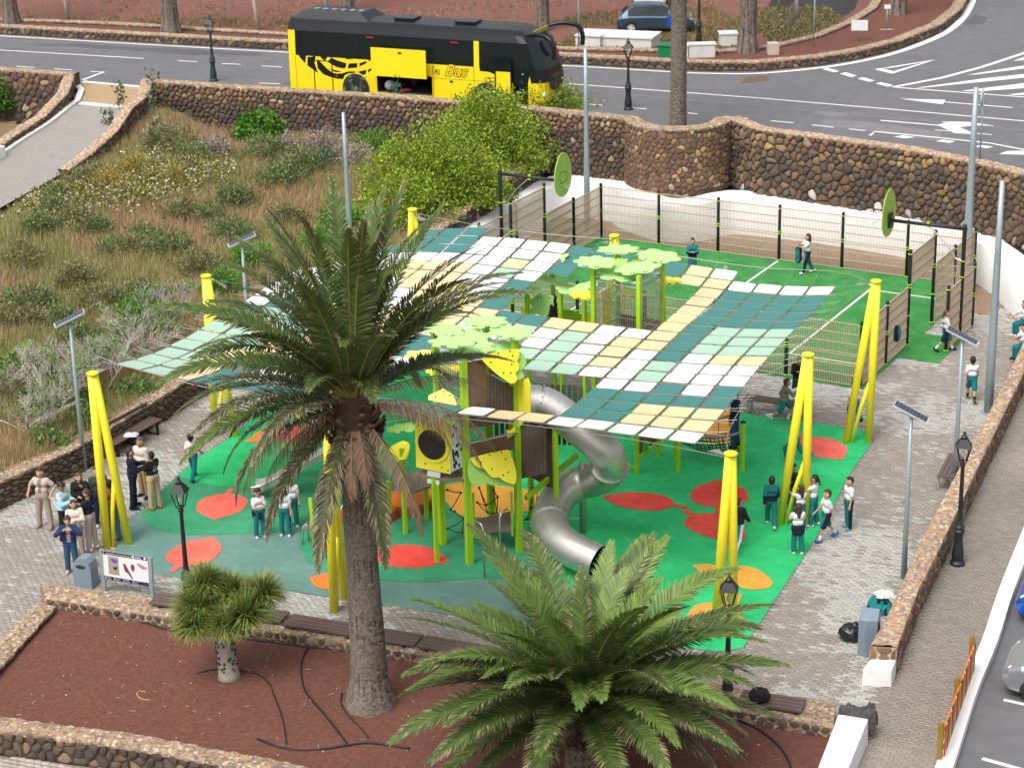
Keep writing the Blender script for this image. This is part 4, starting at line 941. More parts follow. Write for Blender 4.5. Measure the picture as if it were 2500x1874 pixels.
# lower front: brown rail board, wire mesh, awning leaf, step platform
plate('rail_board', [(1149, 1085), (1262, 1058), (1262, 1094), (1149, 1121)], T1, T2, .03, BRN, tower)
MB().tube([RP(1149, 1081, T1+Vector((.05, -.1, 0)), vplane(T1, T2)[1]), RP(1262, 1055, T1+Vector((.05, -.1, 0)), vplane(T1, T2)[1])], .025, 8).build('rail', STEEL, tower, True)
def mesh_panel(name, A, B, z0, z1, th, off=0.0, dv=.05, dh=.22, r=.006, mat=None):
    d, n = vplane(A, B); m = MB(); L = (Vector(B)-Vector(A)).xy.length; A = Vector(A)+n*off; k = int(L/dv)
    for i in range(1, k): p = A+d*(L*i/k); m.box((p.x, p.y, (z0+z1)/2), (r*2, r*2, z1-z0))
    for z in np.arange(z0, z1+.01, dh): m.bar(Vector((A.x, A.y, z)), Vector((A.x, A.y, z))+d*L, r*2.4)
    return m.build(name, mat or STEEL, th, True)
for a, b in ((T1, T2), (T4, T3_), (T1, T4)): mesh_panel('wire_mesh', a, b, 2.5, 3.45, tower)
for a, b in ((T1, T4), (T4, T3_)): mesh_panel('wire_mesh', a, b, 4.1, 5.2, tower)
pl1 = plate('awning', [(1145, 1121), (1142, 1148), (1145, 1168), (1152, 1182), (1162, 1187), (1174, 1184), (1186, 1178), (1197, 1183), (1209, 1184), (1219, 1178), (1230, 1183), (1245, 1184), (1258, 1180), (1240, 1105)], T1, T2, .30, LGR, tower, tilt=.35, sm=2)
plate('awning', [(1148, 1117), (1238, 1097), (1247, 1110), (1257, 1135), (1261, 1160), (1259, 1178), (1253, 1181), (1240, 1178), (1228, 1172), (1218, 1164), (1207, 1166), (1195, 1160), (1183, 1144), (1170, 1141), (1157, 1133)], T1, T2, .37, HYE, tower, tilt=.35, sm=2, dots=[(1165, 1117), (1195, 1110), (1224, 1103), (1174, 1128), (1201, 1144), (1234, 1121), (1241, 1152), (1228, 1159)])
P0 = G(1150, 1292, .62); stp = [G(*p) for p in ((1157, 1268, .68), (1245, 1247, .68), (1251, 1292, .68), (1158, 1294, .68))]
deck('step_platform', stp[::-1], .68, tower)
for q in stp[2:]: sqpost(q, 1.75, tower, .05, rzT, .5)
for x0 in (1183, 1223):
    a = G(x0, 1410 if x0 < 1200 else 1380, 0); h = [a, a+Z3*1.35, a+Vector((-.04 if x0 < 1200 else .04, .1, 1.46)), a+Vector((-.2 if x0 < 1200 else .2, .25, 1.5))]; MB().tube(h, .022, 8).build('handrail', STEEL, tower, True, True)
# upper front: brown wall of slats with the big leaf awning
plate('brown_wall', [(1137, 868), (1185, 862), (1188, 1040), (1137, 1045)], T1, T2, .01, BRN, tower)
for k in range(9):
    x = 1190+k*8; plate('slat', [(x, 912+k*4.2), (x+6.4, 915+k*4.2), (x+6.8, 1038-k*2), (x+.4, 1040-k*2)], T1, T2, .02, SLAT, tower, .035)
for k in range(8):
    x = 1195+k*8; plate('slat', [(x, 868), (x+6.4, 866), (x+6.4, 912+k*4), (x, 910+k*4)], T1, T2, -.03, SLAT, tower, .03)
plate('awning', [(1262, 853), (1278, 866), (1285, 882), (1281, 895), (1272, 905), (1280, 915), (1275, 924), (1262, 926), (1255, 900)], T1, T2, .30, LGR, tower, tilt=.35, sm=2)
plate('awning', [(1168, 868), (1260, 851), (1268, 860), (1267, 873), (1262, 881), (1268, 890), (1266, 903), (1258, 911), (1263, 921), (1260, 932), (1248, 936), (1236, 929), (1212, 912), (1186, 888)], T1, T2, .36, HYE, tower, tilt=.35, sm=2, dots=[(1187, 868), (1216, 862), (1245, 857), (1251, 868), (1198, 884), (1249, 889), (1229, 910), (1246, 910)])
# yellow slide panel on the right face with round opening
pan = plate('slide_panel', [(1243, 938), (1262, 930), (1290, 922), (1296, 940), (1296, 1010), (1262, 1050), (1243, 1052)], T2, T3_, .05, HYE, tower)
plate('slide_panel', [(1245, 1052), (1262, 1040), (1262, 1052), (1252, 1062), (1240, 1070), (1238, 1048)], T1, T2, .06, HYE, tower)
# dark slatted wall deeper in the tower and lime beams
for i in range(14):
    p = T2+(T3_-T2)*(.05+.9*i/13)+Vector((1.05, .35, 0)); MB().box((p.x, p.y, 2.5), (.085, .035, 2.0), rzT+math.pi/2).build('slat', SLAT, tower, True)
for i in range(16):
    p = T3_+Vector((.2+.15*i, .5-.03*i, 0)); MB().box((p.x, p.y, 3.3), (.11, .03, 1.7), 0).build('slat', SLAT, tower, True)
sqpost(T2+Vector((1.0, .3, 0)), 3.5, tower, .115, rzT); sqpost(T2+Vector((.35, 1.6, 0)), 3.6, tower, .115, rzT)
for a, b in ((T2+Vector((1.0, .3, 3.35)), T2+Vector((2.6, 2.3, 3.4))), (T2+Z3*1.5+Vector((.2, .1, 0)), T2+Vector((1.6, 1.5, 2.1))), (T2+Vector((.2, .1, .45)), T2+Vector((1.2, -.35, .2)))): MB().bar(a, b, .1, .13).build('beam', LGP, tower, True)
for i in range(10): # vertical slats of the climbing wall below the slide mouth
    x = 1274+i*6.2; plate('slat', [(x, 1040), (x+5, 1038), (x+5, 1167-i*1.5), (x, 1168-i*1.5)], T2, T3_, .12, SLAT, tower, .03)
# tube slide
sp = [AT(x, y, Y) for x, y, Y in ((1262, 990, 50.35), (1310, 982, 50.4), (1352, 998, 50.35), (1400, 1034, 50.2), (1448, 1074, 50.0), (1484, 1112, 49.95), (1486, 1150, 50.35), (1450, 1170, 50.9), (1408, 1180, 51.05), (1366, 1212, 50.65), (1342, 1258, 49.9), (1352, 1302, 49.1), (1396, 1340, 48.45), (1462, 1372, 47.95))]
path = smooth_path(sp, 6); Rr = .40
def tubex(name, P, r, th, mat, n=28, rings=True):
    m = MB(); m.tube(P, r, n, False); o = m.build(name, mat, th, True, True); return o
nseg = len(path)
seg = [(0, 7, .5), (7, 34, .46), (34, 62, .46), (62, nseg-1, .46)]
for a, b, r in seg:
    P = path[a:b+1]; rr = [lerp(.52, .46, min(k/6, 1)) for k in range(len(P))] if a == 0 else [r]*len(P); tubex('slide_tube', P, rr, tower, INOX)
tubex('slide_lining', path[-8:], .445, tower, M('slide_dark', (.05, .05, .05), rough=.4, metal=.6))
for k in range(3, nseg, 3):
    P = [path[k], path[min(k+1, nseg-1)]]
    if (P[1]-P[0]).length > 1e-3: d = (P[1]-P[0]).normalized()*.006; MB().tube([path[k]-d, path[k]+d], .464, 28, False).build('seam', STEEL, tower, True, True)
for k in (7, 34, 62):
    d = (path[k+1]-path[k]).normalized(); MB().tube([path[k]-d*.022, path[k]+d*.022], .515, 30).build('flange', INOX, tower, True)
    X = d.cross(Z3).normalized(); Y = X.cross(d)
    for q in range(18):
        a = 2*math.pi*q/18; MB().ball(path[k]+(X*math.cos(a)+Y*math.sin(a))*.51, .022, 5, 4).build('bolt', DOT, tower, True)
pb = G(1424, 1300, 0); MB().lathe(pb, [(.10, 0), (.10, 2.0), (.09, 2.05)], 14).build('slide_pole', INOX, tower, True, True); MB().bar(pb+Z3*.45, pb+Vector((-.4, -.1, .45)), .05).build('slide_strut', INOX, tower, True)
# cabin with the round window, on the left face
bx0 = Vector((-2.62, 49.55, 0)); bx1 = bx0+Vector((math.cos(R(-28)), math.sin(R(-28)), 0))*.98; dB, nB = vplane(bx0, bx1)
cab_front = plate('cabin_front', [(1013, 1022), (1100, 1040), (1100, 1157), (1016, 1140)], bx0, bx1, 0, HYE, tower, .03, dots=[(1022, 1038), (1094, 1052), (1021, 1080), (1100-5, 1097), (1038, 1131), (1079, 1140), (1094, 1148), (1055, 1048), (1089, 1091), (1023, 1078), (1057, 1120)])
ctr = RP(1056, 1084, bx0+nB*.005, nB); m = MB(); ang = np.linspace(0, 2*math.pi, 33)[:-1]
m.prism([(.50*math.cos(a), .50*math.sin(a)) for a in ang], ctr, dB, Z3, -.03 if dB.cross(Z3).dot(nB) < 0 else .03); m.build('window_ring', HYE, tower, True)
MB().prism([(.405*math.cos(a), .405*math.sin(a)) for a in ang], ctr+nB*.034, dB, Z3, -.012 if dB.cross(Z3).dot(nB) < 0 else .012).build('window', GLASSD, tower, True)
b1 = RP(1100, 1157, bx0, nB); side_d = (T1+Vector((-.1, .05, 0))-b1); side_d.z = 0
sd_ = plate('cabin_side', [(1101, 1038), (1131, 1022), (1131, 1138), (1101, 1153)], b1, b1+side_d, .002, HWH, tower, .03)
dd_, nn_ = vplane(b1, b1+side_d)
for _ in range(26):
    p = RP(rp.uniform(1104, 1128), rp.uniform(1035, 1140), b1, nn_); MB().box(p+nn_*.006, (.045, .012, .09), math.atan2(dd_.y, dd_.x)).build('spot', DOT, sd_, True)
plate('cabin_roof', [(1018, 1022), (1040, 1008), (1070, 1000), (1100, 998), (1117, 1005), (1112, 1030), (1098, 1042), (1086, 1040), (1075, 1028), (1062, 1034), (1048, 1026), (1036, 1030), (1026, 1026)], bx0, bx1, .12, LGR, tower, tilt=1.0, sm=2, dots=[(1097, 1015), (1073, 1026)])
plate('cabin_board', [(1043, 1148), (1075, 1154), (1072, 1184), (1043, 1178)], bx0, bx1, .0, HWH, tower)
cc_ = [bx0, bx1, T1, T4]; deck('deck', [bx0+Z3*0, bx1, T1+Vector((0, -.05, 0)), T4], 2.42, tower)
plate('side_leaf', [(1046, 965), (1082, 948), (1130, 977), (1120, 990), (1090, 985), (1046, 976)], bx0+Vector((.2, .5, 0)), bx1+Vector((.2, .5, 0)), 0, HYP, tower, tilt=.5, dots=[(1064, 969), (1084, 955), (1099, 965), (1115, 976)])
# thin and thick posts at the left of the tower, small platforms with leaf tops
for p, h in ((G(1067, 1372), 2.45), (G(1081, 1328), 2.5), (G(990, 1304), 2.5), (G(953, 1272), 1.2), (G(1042, 1268), 1.6)): sqpost(p, h, tower, .10, R(27))
plat = [G(1012, 1150, 1.18), G(1055, 1166, 1.18), G(1048, 1186, 1.18), G(995, 1206, 1.18), G(962, 1188, 1.18), G(972, 1160, 1.18)]
deck('platform', plat[::-1], 1.18, tower)
roof_leaf(tower, 987, 1045, 2.55, .5, LGR, rp); plate('leaf_panel', [(962, 1085), (985, 1075), (1000, 1085), (996, 1105), (990, 1120), (976, 1122), (968, 1127), (958, 1115), (950, 1095)], G(990, 1304), G(1067, 1372), 0, HYE, tower, sm=2, tilt=.6)
plate('leaf_panel', [(893, 1125), (912, 1130), (918, 1150), (915, 1166), (905, 1167), (896, 1158)], G(953, 1272), G(990, 1304), 0, HYE, tower, sm=2)
for a, b in (((1003, 1195), (1002, 1128)), ((1024, 1180), (1024, 1110)), ((1006, 1140), (985, 1130))): pass
m = MB(); a = G(1000, 1196, 1.18); m.tube([a, a+Z3*.75, a+Vector((-.1, .1, .85)), a+Vector((-.35, .2, .85))], .02, 6); m.build('handrail', STEEL, tower, True)
m = MB(); a = G(1022, 1178, 1.18); m.tube([a, a+Z3*.7, a+Vector((.1, .2, .75))], .02, 6); m.build('handrail', STEEL, tower, True)
# ropes
def rope_net(th, pts, links, name='rope_net', r=.014):
    m = MB()
    for a, b in links: m.tube([pts[a], pts[a].lerp(pts[b], .5)-Z3*.03, pts[b]], r, 5, False)
    for p in pts: m.ball(p, r*2.6, 6, 4)
    m.build(name, ROPE, th, True)
rn = [AT(x, y, Y) for x, y, Y in ((1092, 1195, 50.5), (1125, 1202, 50.2), (1100, 1243, 50.2), (1110, 1248, 50.1), (1133, 1266, 49.9), (1092, 1290, 50.0), (1128, 1300, 49.8), (1165, 1226, 50.0), (1188, 1232, 50.1), (1215, 1212, 50.4), (1190, 1250, 50.0), (1213, 1251, 50.2), (1170, 1190, 50.6), (1205, 1195, 50.8), (1300, 1190, 51.0), (1312, 1192, 51.2), (1295, 1240, 50.6), (1310, 1230, 50.8), (1287, 1265, 50.2), (1330, 1250, 50.5))]
rope_net(tower, rn, [(0, 1), (1, 2), (2, 3), (3, 4), (4, 5), (5, 6), (6, 4), (7, 8), (8, 9), (7, 10), (10, 11), (8, 12), (9, 13), (9, 11), (12, 10), (13, 11), (14, 16), (15, 17), (16, 17), (16, 18), (17, 19), (18, 19)])
rn2 = [AT(x, y, Y) for x, y, Y in ((1428, 1195, 50.9), (1455, 1178, 51.2), (1480, 1160, 51.6), (1405, 1215, 50.6), (1330, 1262, 50.0), (1282, 1268, 49.6))]
rope_net(tower, rn2, [(0, 1), (1, 2), (0, 3), (3, 4), (4, 5)])
# roof leaves
for cx, cy, z, r, mt, tx, ty in ((1185, 786, 6.12, .60, LEAFG, .05, .1), (1248, 812, 6.05, .62, LEAFG, .0, .12), (1080, 805, 6.1, .6, LEAFG, -.08, .1), (1106, 835, 6.08, .62, LEAFG, .02, .05), (1150, 850, 5.75, .62, LEAFG, 0, .2), (1215, 858, 5.62, .62, LEAFG, .1, .25), (1032, 868, 4.7, .5, HYP, -.1, .1), (1088, 905, 4.6, .52, HYE, .1, .1), (1150, 822, 5.9, .5, LEAFG, -.1, .3)): roof_leaf(tower, cx, cy, z, r, mt, rp, tx, ty)
deck('roof_sheet', [T1+Vector((-.1, -.1, 0)), T2+Vector((.1, -.05, 0)), T3_, T4], 5.62, tower, HWH, .03)
# ---------------- second tower behind the net ----------------
ZB = 5.55; TN, TW, TE, TB = [G(x, y, ZB) for x, y in ((1560, 672), (1448, 652), (1618, 641), (1508, 622))]
ct = empty('climbing_tower', (TN.x, TN.y, 0), 0, 'wire-meshed climbing tower with pale green leaf roof behind the net', 'climbing tower')
rzB = math.atan2((TE-TN).y, (TE-TN).x)
for p in (TN, TW, TE, TB): sqpost(p, ZB, ct, .125, rzB)
for a, b in ((TN, TW), (TN, TE), (TW, TB), (TE, TB)):
    mesh_panel('wire_mesh', a, b, 2.5, 5.1, ct, 0, .075, .24, .006)
    for z in (5.15, 3.6, 3.4): MB().tube([Vector((a.x, a.y, z)), Vector((b.x, b.y, z))], .026, 8).build('rail', STEEL, ct, True)
deck('deck', [TW, TN, TE, TB], 2.45, ct); MB().box(((TB.x+TE.x)/2, (TB.y+TE.y)/2, 3.1), (1.3, .05, 1.3), rzB+math.pi/2).build('brown_wall', BRN, ct, True)
MB().box(((TW.x+TB.x)/2, (TW.y+TB.y)/2, 3.6), (.5, .04, 2.1), math.atan2((TB-TW).y, (TB-TW).x)).build('yellow_panel', HYE, ct, True)
deck('roof_sheet', [TW, TN, TE, TB], 5.3, ct, HWH, .02)
for cx, cy, z, r, mt, tx, ty in ((1509, 610, 5.8, .62, LEAFG, .05, .05), (1606, 626, 5.72, .68, LEAFG, -.05, .1), (1455, 641, 5.72, .66, LEAFG, 0, .1), (1557, 655, 5.62, .66, LEAFG, .1, .1), (1518, 668, 5.42, .7, LEAFG, 0, .2), (1490, 648, 5.5, .6, LGR, .1, .3), (1580, 640, 5.5, .6, LEAFG, .1, .3), (1632, 687, 4.7, .42, HYE, 0, .1), (1538, 718, 4.55, .42, HYE, 0, .12), (1427, 721, 4.5, .45, HYE, .0, .1)): roof_leaf(ct, cx, cy, z, r, mt, rp, tx, ty)
# low annex with leaf signs left of it
an = empty('leaf_annex', G(1368, 805, 2.5), 0, 'lime railings and posts topped with big pale leaves beside the climbing tower', 'play annex')
A_ = [(1349, 640, 4.55), (1368, 715, 4.0), (1287, 708, 4.15), (1426, 728, 4.2)]
for x, y, z in A_: p = G(x, y, z); sqpost(p, z, an, .11, rzB)
roof_leaf(an, 1350, 640, 4.62, .55, LEAFG, rp, .45, .3); roof_leaf(an, 1355, 690, 4.15, .6, LEAFG, rp, -.35, .1); roof_leaf(an, 1400, 712, 4.05, .55, LEAFG, rp, -.2, .15); roof_leaf(an, 1424, 702, 4.3, .5, LEAFG, rp, .3, .1); roof_leaf(an, 1287, 706, 4.2, .5, LEAFG, rp, -.05, -.1)
q = G(1322, 745, 3.6); plate('leaf_sign', [(1308, 722), (1318, 716), (1328, 722), (1340, 718), (1352, 724), (1350, 736), (1352, 748), (1342, 756), (1338, 768), (1322, 772), (1312, 766), (1300, 768), (1293, 758), (1299, 748), (1292, 738), (1300, 728)], q, q+Vector((1, -.3, 0)), 0, LEAFG, an, sm=2, dots=[(1313, 728), (1321, 726), (1341, 727)])
for px in ([(1333, 782), (1333, 765), (1345, 755), (1365, 753), (1366, 786)], [(1370, 786), (1371, 755), (1395, 757), (1420, 768), (1432, 775), (1432, 792)]): plate('railing_board', px, G(1349, 785, 2.55), G(1430, 800, 2.55), 0, LGP, an)
for px in ([(1273, 750), (1281, 748), (1291, 758), (1297, 775), (1280, 776), (1273, 770)], [(1427, 770), (1436, 763), (1444, 768), (1446, 790), (1430, 790), (1426, 780)]): plate('leaf_panel', px, G(1349, 790, 2.55), G(1430, 805, 2.55), .1, HYE, an, sm=2)
deck('platform', [G(*p, 2.45) for p in ((1300, 830), (1440, 850), (1460, 815), (1330, 795))], 2.45, an)
# play panel on lime posts below the net edge
pp = empty('activity_stand', G(1555, 1157), 0, 'brown play panel with lime diamond window on four lime posts', 'play stand')
PA, PB_, PC_, PD = G(1555, 1157), G(1608, 1115), G(1655, 1153), G(1650, 1122)
for p, h in ((PA, 1.35), (PB_, 1.4), (PC_, 1.35), (PD, 1.4)): sqpost(p, h, pp, .10, R(27))
plate('panel_board', [(1558, 1052), (1606, 1030), (1606, 1075), (1558, 1110)], PA, PB_, .0, BRN, pp); MB().bar(PA+Z3*.45, PB_+Z3*.45, .06, .09).build('beam', LGP, pp, True)
plate('diamond_frame', [(1579, 1075), (1586, 1082), (1585, 1100), (1577, 1105), (1570, 1098), (1572, 1082)], PA, PB_, .03, CLAMP, pp); plate('diamond_hole', [(1578, 1081), (1583, 1085), (1582, 1097), (1577, 1100), (1573, 1095), (1574, 1085)], PA, PB_, .045, R_GRN, pp, .01)
MB().bar(G(1530, 1132, .15), PA+Z3*.15, .05, .07).build('beam', LGP, pp, True)
# net bridge with a man standing on it
nbz = .75
nb = empty('net_bridge', G(1812, 1150), 0, 'black rope net bridge between lime posts at the right edge of the net', 'rope bridge')
N1, N2, N3, N4 = G(1812, 1150), G(1800, 1100), G(1655, 1125), G(1645, 1090)
for p in (N1, N2): sqpost(p, 1.5, nb, .10, R(27)); MB().box((p.x, p.y, 1.52), (.12, .12, .05), R(27)).build('post_cap', DOT, nb, True)
m = MB()
def brp(s, t): p = N1.lerp(N3, s).lerp(N2.lerp(N4, s), t); p.z = .62-.22*math.sin(s*math.pi)+.06*abs(t-.5); return p
for i in range(17): m.tube([brp(i/16, k/6) for k in range(7)], .016, 5, False)
for k in range(7): m.tube([brp(i/16, k/6) for i in range(17)], .016, 5, False)
m.build('rope_net', ROPE, nb, True)
for A, B in ((N1, N3), (N2, N4)):
    MB().tube([A.lerp(B, s)+Z3*(1.22-.3*math.sin(s*math.pi)) for s in np.linspace(0, 1, 12)], .04, 8).build('hand_rope', M('rope_grey', (.25, .25, .26), rough=.8), nb, True, True)
    m = MB()
    for s in (.12, .3, .5, .7, .88): p = A.lerp(B, s); m.tube([Vector((p.x, p.y, 1.22-.3*math.sin(s*math.pi))), Vector((p.x, p.y, .62-.22*math.sin(s*math.pi)))], .012, 5, False)
    m.build('rope_hanger', ROPE, nb, True)
# ladder platform and small steel slide at the left
lp = empty('ladder_platform', G(772, 1355), 0, 'small brown platform with steel handrails and a leaning lime post', 'play platform')
a = G(772, 1355); b = AT(757, 1215, a.y+.15); MB().bar(a, b, .10, .10, (1, 0, 0)).build('post', LGP, lp, True)
zz = .85; deck('platform', [G(*p, zz) for p in ((752, 1285), (775, 1302), (800, 1304), (812, 1280), (795, 1258), (765, 1265))], zz, lp); deck('platform', [G(*p, .55) for p in ((740, 1285), (762, 1292), (772, 1280), (752, 1268))], .55, lp)
for pts in ([(752, 1290, .55), (752, 1235, 1.3), (760, 1233, 1.35), (785, 1236, 1.35), (795, 1245, 1.25), (796, 1300, .6)], [(775, 1265, .85), (771, 1205, 1.55), (779, 1196, 1.62), (800, 1190, 1.62)], [(833, 1300, .6), (833, 1240, 1.3), (840, 1228, 1.38), (850, 1225, 1.38)], [(738, 1331, 0), (740, 1285, .5), (745, 1279, .56), (752, 1282, .56), (754, 1318, .1)]):
    MB().tube([G(*p) for p in pts], .022, 8).build('handrail', STEEL, lp, True, True)
MB().bar(G(800, 1365, 0), G(798, 1305, .8), .07).build('leg', BRN, lp, True)
sl_ = empty('steel_slide', G(650, 1200), 0, 'straight polished steel slide half hidden behind drooping fronds', 'slide')
A, B = G(640, 1190, .28), AT(830, 1090, 53.6); d = (B-A); dh = Vector((d.x, d.y, 0)).normalized(); nn = Vector((-dh.y, dh.x, 0)); prof = [A-dh*.25-Z3*.04, A, A.lerp(B, .35)-Z3*.02, A.lerp(B, .7), B, B+dh*.5]
m = MB(); v = []; f = []
for p in prof: v += [p-nn*.28+Z3*.18, p-nn*.25, p+nn*.25, p+nn*.28+Z3*.18, p+nn*.3+Z3*.16, p+nn*.27-Z3*.05, p-nn*.27-Z3*.05, p-nn*.3+Z3*.16]
for i in range(len(prof)-1):
    for j in range(8): f.append((8*i+j, 8*i+(j+1) % 8, 8*i+8+(j+1) % 8, 8*i+8+j))
m.add(v, f); m.build('chute', INOX, sl_, True); MB().bar(B+dh*.5, B+dh*.5-Z3*(B.z), .1).build('post', LGP, sl_, True)
roof_leaf(sl_, 722, 1090, 1.0, .45, LGR, rp); sqpost(G(722, 1112, .6), 1.0, sl_, .09)
pz = empty('spring_rocker', G(757, 1030), 0, 'yellow panel seat of a low play rocker behind the palm crown', 'play rocker')
plate('panel_board', [(722, 1005), (735, 1008), (757, 1015), (757, 1025), (722, 1020)], G(715, 1030), G(757, 1037), 0, HYE, pz); sqpost(G(717, 1022), 1.0, pz, .1)
# ---------------- palms ----------------
FROND = M('frond', rough=.5, var=.15, scale=6, attr=True, trans=.12, spec=.35); BARK = M('palm_bark', rough=.95, var=.3, scale=14, bump=.7, bscale=70, attr=True)
def frond_mesh(L, e0, bend, az, rg, tone, npair=150, droop=.25, dead=False, twist=0.0, lw=.55, hook=0.0, wid=1.1):
    "one feather leaf from the origin: rachis curve plus two rows of leaflets; e0 start elevation, bend how far it arches over"
    ns = 26; t = np.linspace(0, 1, ns); e = e0-bend*t**1.55; ds = L/(ns-1)
    h = np.concatenate([[0], np.cumsum(np.cos(e[:-1])*ds)]); z = np.concatenate([[0], np.cumsum(np.sin(e[:-1])*ds)])
    side = hook*t**2*L
    ca, sa = math.cos(az), math.sin(az)
    C3 = np.stack([h*ca-side*sa, h*sa+side*ca, z], 1); T = np.gradient(C3, axis=0); T /= np.linalg.norm(T, axis=1)[:, None]
    Sd = np.stack([-np.full(ns, sa), np.full(ns, ca), np.zeros(ns)], 1); Sd = Sd-T*(Sd*T).sum(1)[:, None]; Sd /= np.linalg.norm(Sd, axis=1)[:, None]
    Up = np.cross(T, Sd)
    if twist: c_, s_ = math.cos(twist), math.sin(twist); Sd, Up = Sd*c_+Up*s_, Up*c_-Sd*s_
    V = []; Q = []; Tr = []; cq = []; ct = []
    # rachis: triangular section
    rw = np.interp(t, [0, .15, 1], [.045, .026, .006])
    base = 0; P = np.concatenate([C3+Sd*rw[:, None], C3-Sd*rw[:, None], C3-Up*rw[:, None]*.9]); V.append(P); n0 = len(P)
    for i in range(ns-1):
        for a, b in ((0, 1), (1, 2), (2, 0)): Q.append((a*ns+i, b*ns+i, b*ns+i+1, a*ns+i+1)); cq.append(tone['rachis'])
    u = np.linspace(.10, .995, npair); rs = np.random.RandomState(rg.randrange(10**6))
    for sgn in (1, -1):
        uu = np.clip(u+rs.uniform(-.004, .004, npair), .08, 1); Cx = np.stack([np.interp(uu, t, C3[:, k]) for k in range(3)], 1)
        Tx = np.stack([np.interp(uu, t, T[:, k]) for k in range(3)], 1); Sx = np.stack([np.interp(uu, t, Sd[:, k]) for k in range(3)], 1)*sgn; Ux = np.stack([np.interp(uu, t, Up[:, k]) for k in range(3)], 1)
        ll = lw*np.interp(uu, [.08, .2, .5, .8, 1], [.35, .8, 1, .72, .28])*rs.uniform(.85, 1.1, npair)
        an = np.interp(uu, [.08, .5, 1], [1.15, .95, .35])+rs.uniform(-.08, .08, npair); di = .36+rs.uniform(-.17, .17, npair)*(2 if dead or tone['brown'] > .5 else 1)
        if dead: di = di-1.0+rs.uniform(-.3, .3, npair)
        D = Tx*np.cos(an)[:, None]+(Sx*np.cos(di)[:, None]+Ux*np.sin(di)[:, None])*np.sin(an)[:, None]
        dr = droop*(1.6 if dead else 1)*rs.uniform(.6, 1.3, npair)
        mid = Cx+D*(ll*.55)[:, None]; mid[:, 2] -= dr*ll*.18; tip = Cx+D*ll[:, None]; tip[:, 2] -= dr*ll*.75
        Wn = np.cross(D, Ux); Wn /= np.linalg.norm(Wn, axis=1)[:, None]+1e-9; w0 = (.011*wid if not dead else .007); w1 = (.0185*wid if not dead else .009)
        b0 = sum(len(x) for x in V); V.append(np.stack([Cx-Wn*w0, Cx+Wn*w0, mid+Wn*w1, mid-Wn*w1, tip], 1).reshape(-1, 3))
        k = b0+5*np.arange(npair)
        Q += np.stack([k, k+1, k+2, k+3], 1).tolist(); Tr += np.stack([k+3, k+2, k+4], 1).tolist()
        g = np.array([tone['a'], tone['b'], tone['c']])[rs.randint(0, 3, npair)]*rs.uniform(.8, 1.2, (npair, 1))
        cq += g.tolist(); br = rs.rand(npair) < tone['brown']; g2 = g*1.05; g2[br] = np.array((.30, .235, .15))*rs.uniform(.7, 1.2, (br.sum(), 1)); ct += g2.tolist()
    return np_mesh('frond', np.concatenate(V), [np.array(Q), np.array(Tr)], np.array(cq+ct))
GRN = dict(a=(.088, .135, .032), b=(.112, .165, .040), c=(.066, .108, .030), rachis=(.30, .28, .055), brown=.28)
YNG = dict(a=(.14, .215, .045), b=(.185, .26, .055), c=(.11, .18, .045), rachis=(.34, .34, .08), brown=.06)
OLD = dict(a=(.095, .110, .042), b=(.13, .13, .058), c=(.08, .09, .04), rachis=(.30, .25, .09), brown=.55)
DED = dict(a=(.25, .165, .10), b=(.32, .22, .14), c=(.20, .125, .08), rachis=(.30, .19, .09), brown=.5)
def trunk_mesh(pts, radii, rg, n=44, rows=150, amp=.04, scar=16, rowh=.075, cols=((.20, .165, .135), (.04, .032, .028))):
    P = [Vector(p) for p in pts]; L = [0]
    for a, b in zip(P[:-1], P[1:]): L.append(L[-1]+(b-a).length)
    V = np.zeros((rows, n, 3)); H = np.zeros((rows, n)); C = np.zeros((rows, n, 3)); ang = np.arange(n)*2*np.pi/n
    Pa = np.array([tuple(p) for p in P]); rs = np.random.RandomState(rg.randrange(9999)); jit = rs.uniform(-.12, .12, (rows, n))
    for i in range(rows):
        s = L[-1]*i/(rows-1); c = np.array([np.interp(s, L, Pa[:, k]) for k in range(3)]); r = np.interp(s, L, radii)
        v = s/rowh; w_ = (ang/(2*np.pi)*scar/2); ph = np.abs(((v+w_+jit[i]) % 1)-.5)*2; ph2 = np.abs(((v-w_+jit[i]) % 1)-.5)*2
        hh = 1-np.maximum(ph, ph2)**3; crack = np.maximum(ph, ph2); rr = r*(1+.02*np.sin(3*ang+i*.05))+amp*(hh-.6)
        V[i] = np.stack([c[0]+rr*np.cos(ang), c[1]+rr*np.sin(ang), np.full(n, c[2])+jit[i]*.02], 1); H[i] = crack
    a = (np.arange(rows-1)[:, None]*n+np.arange(n)[None]); b = (np.arange(rows-1)[:, None]*n+(np.arange(n)+1)[None] % n)
    F = np.stack([a, b, b+n, a+n], -1).reshape(-1, 4)
    hc = (H[:-1]+H[1:])/2; k = np.clip((hc-.70)*3.4, 0, 1)[..., None]
    col = (np.array(cols[0])*(1-k)+np.array(cols[1])*k)*rs.uniform(.75, 1.25, hc.shape)[..., None]
    return np_mesh('trunk', V.reshape(-1, 3), [F], col.reshape(-1, 3), smooth=True)
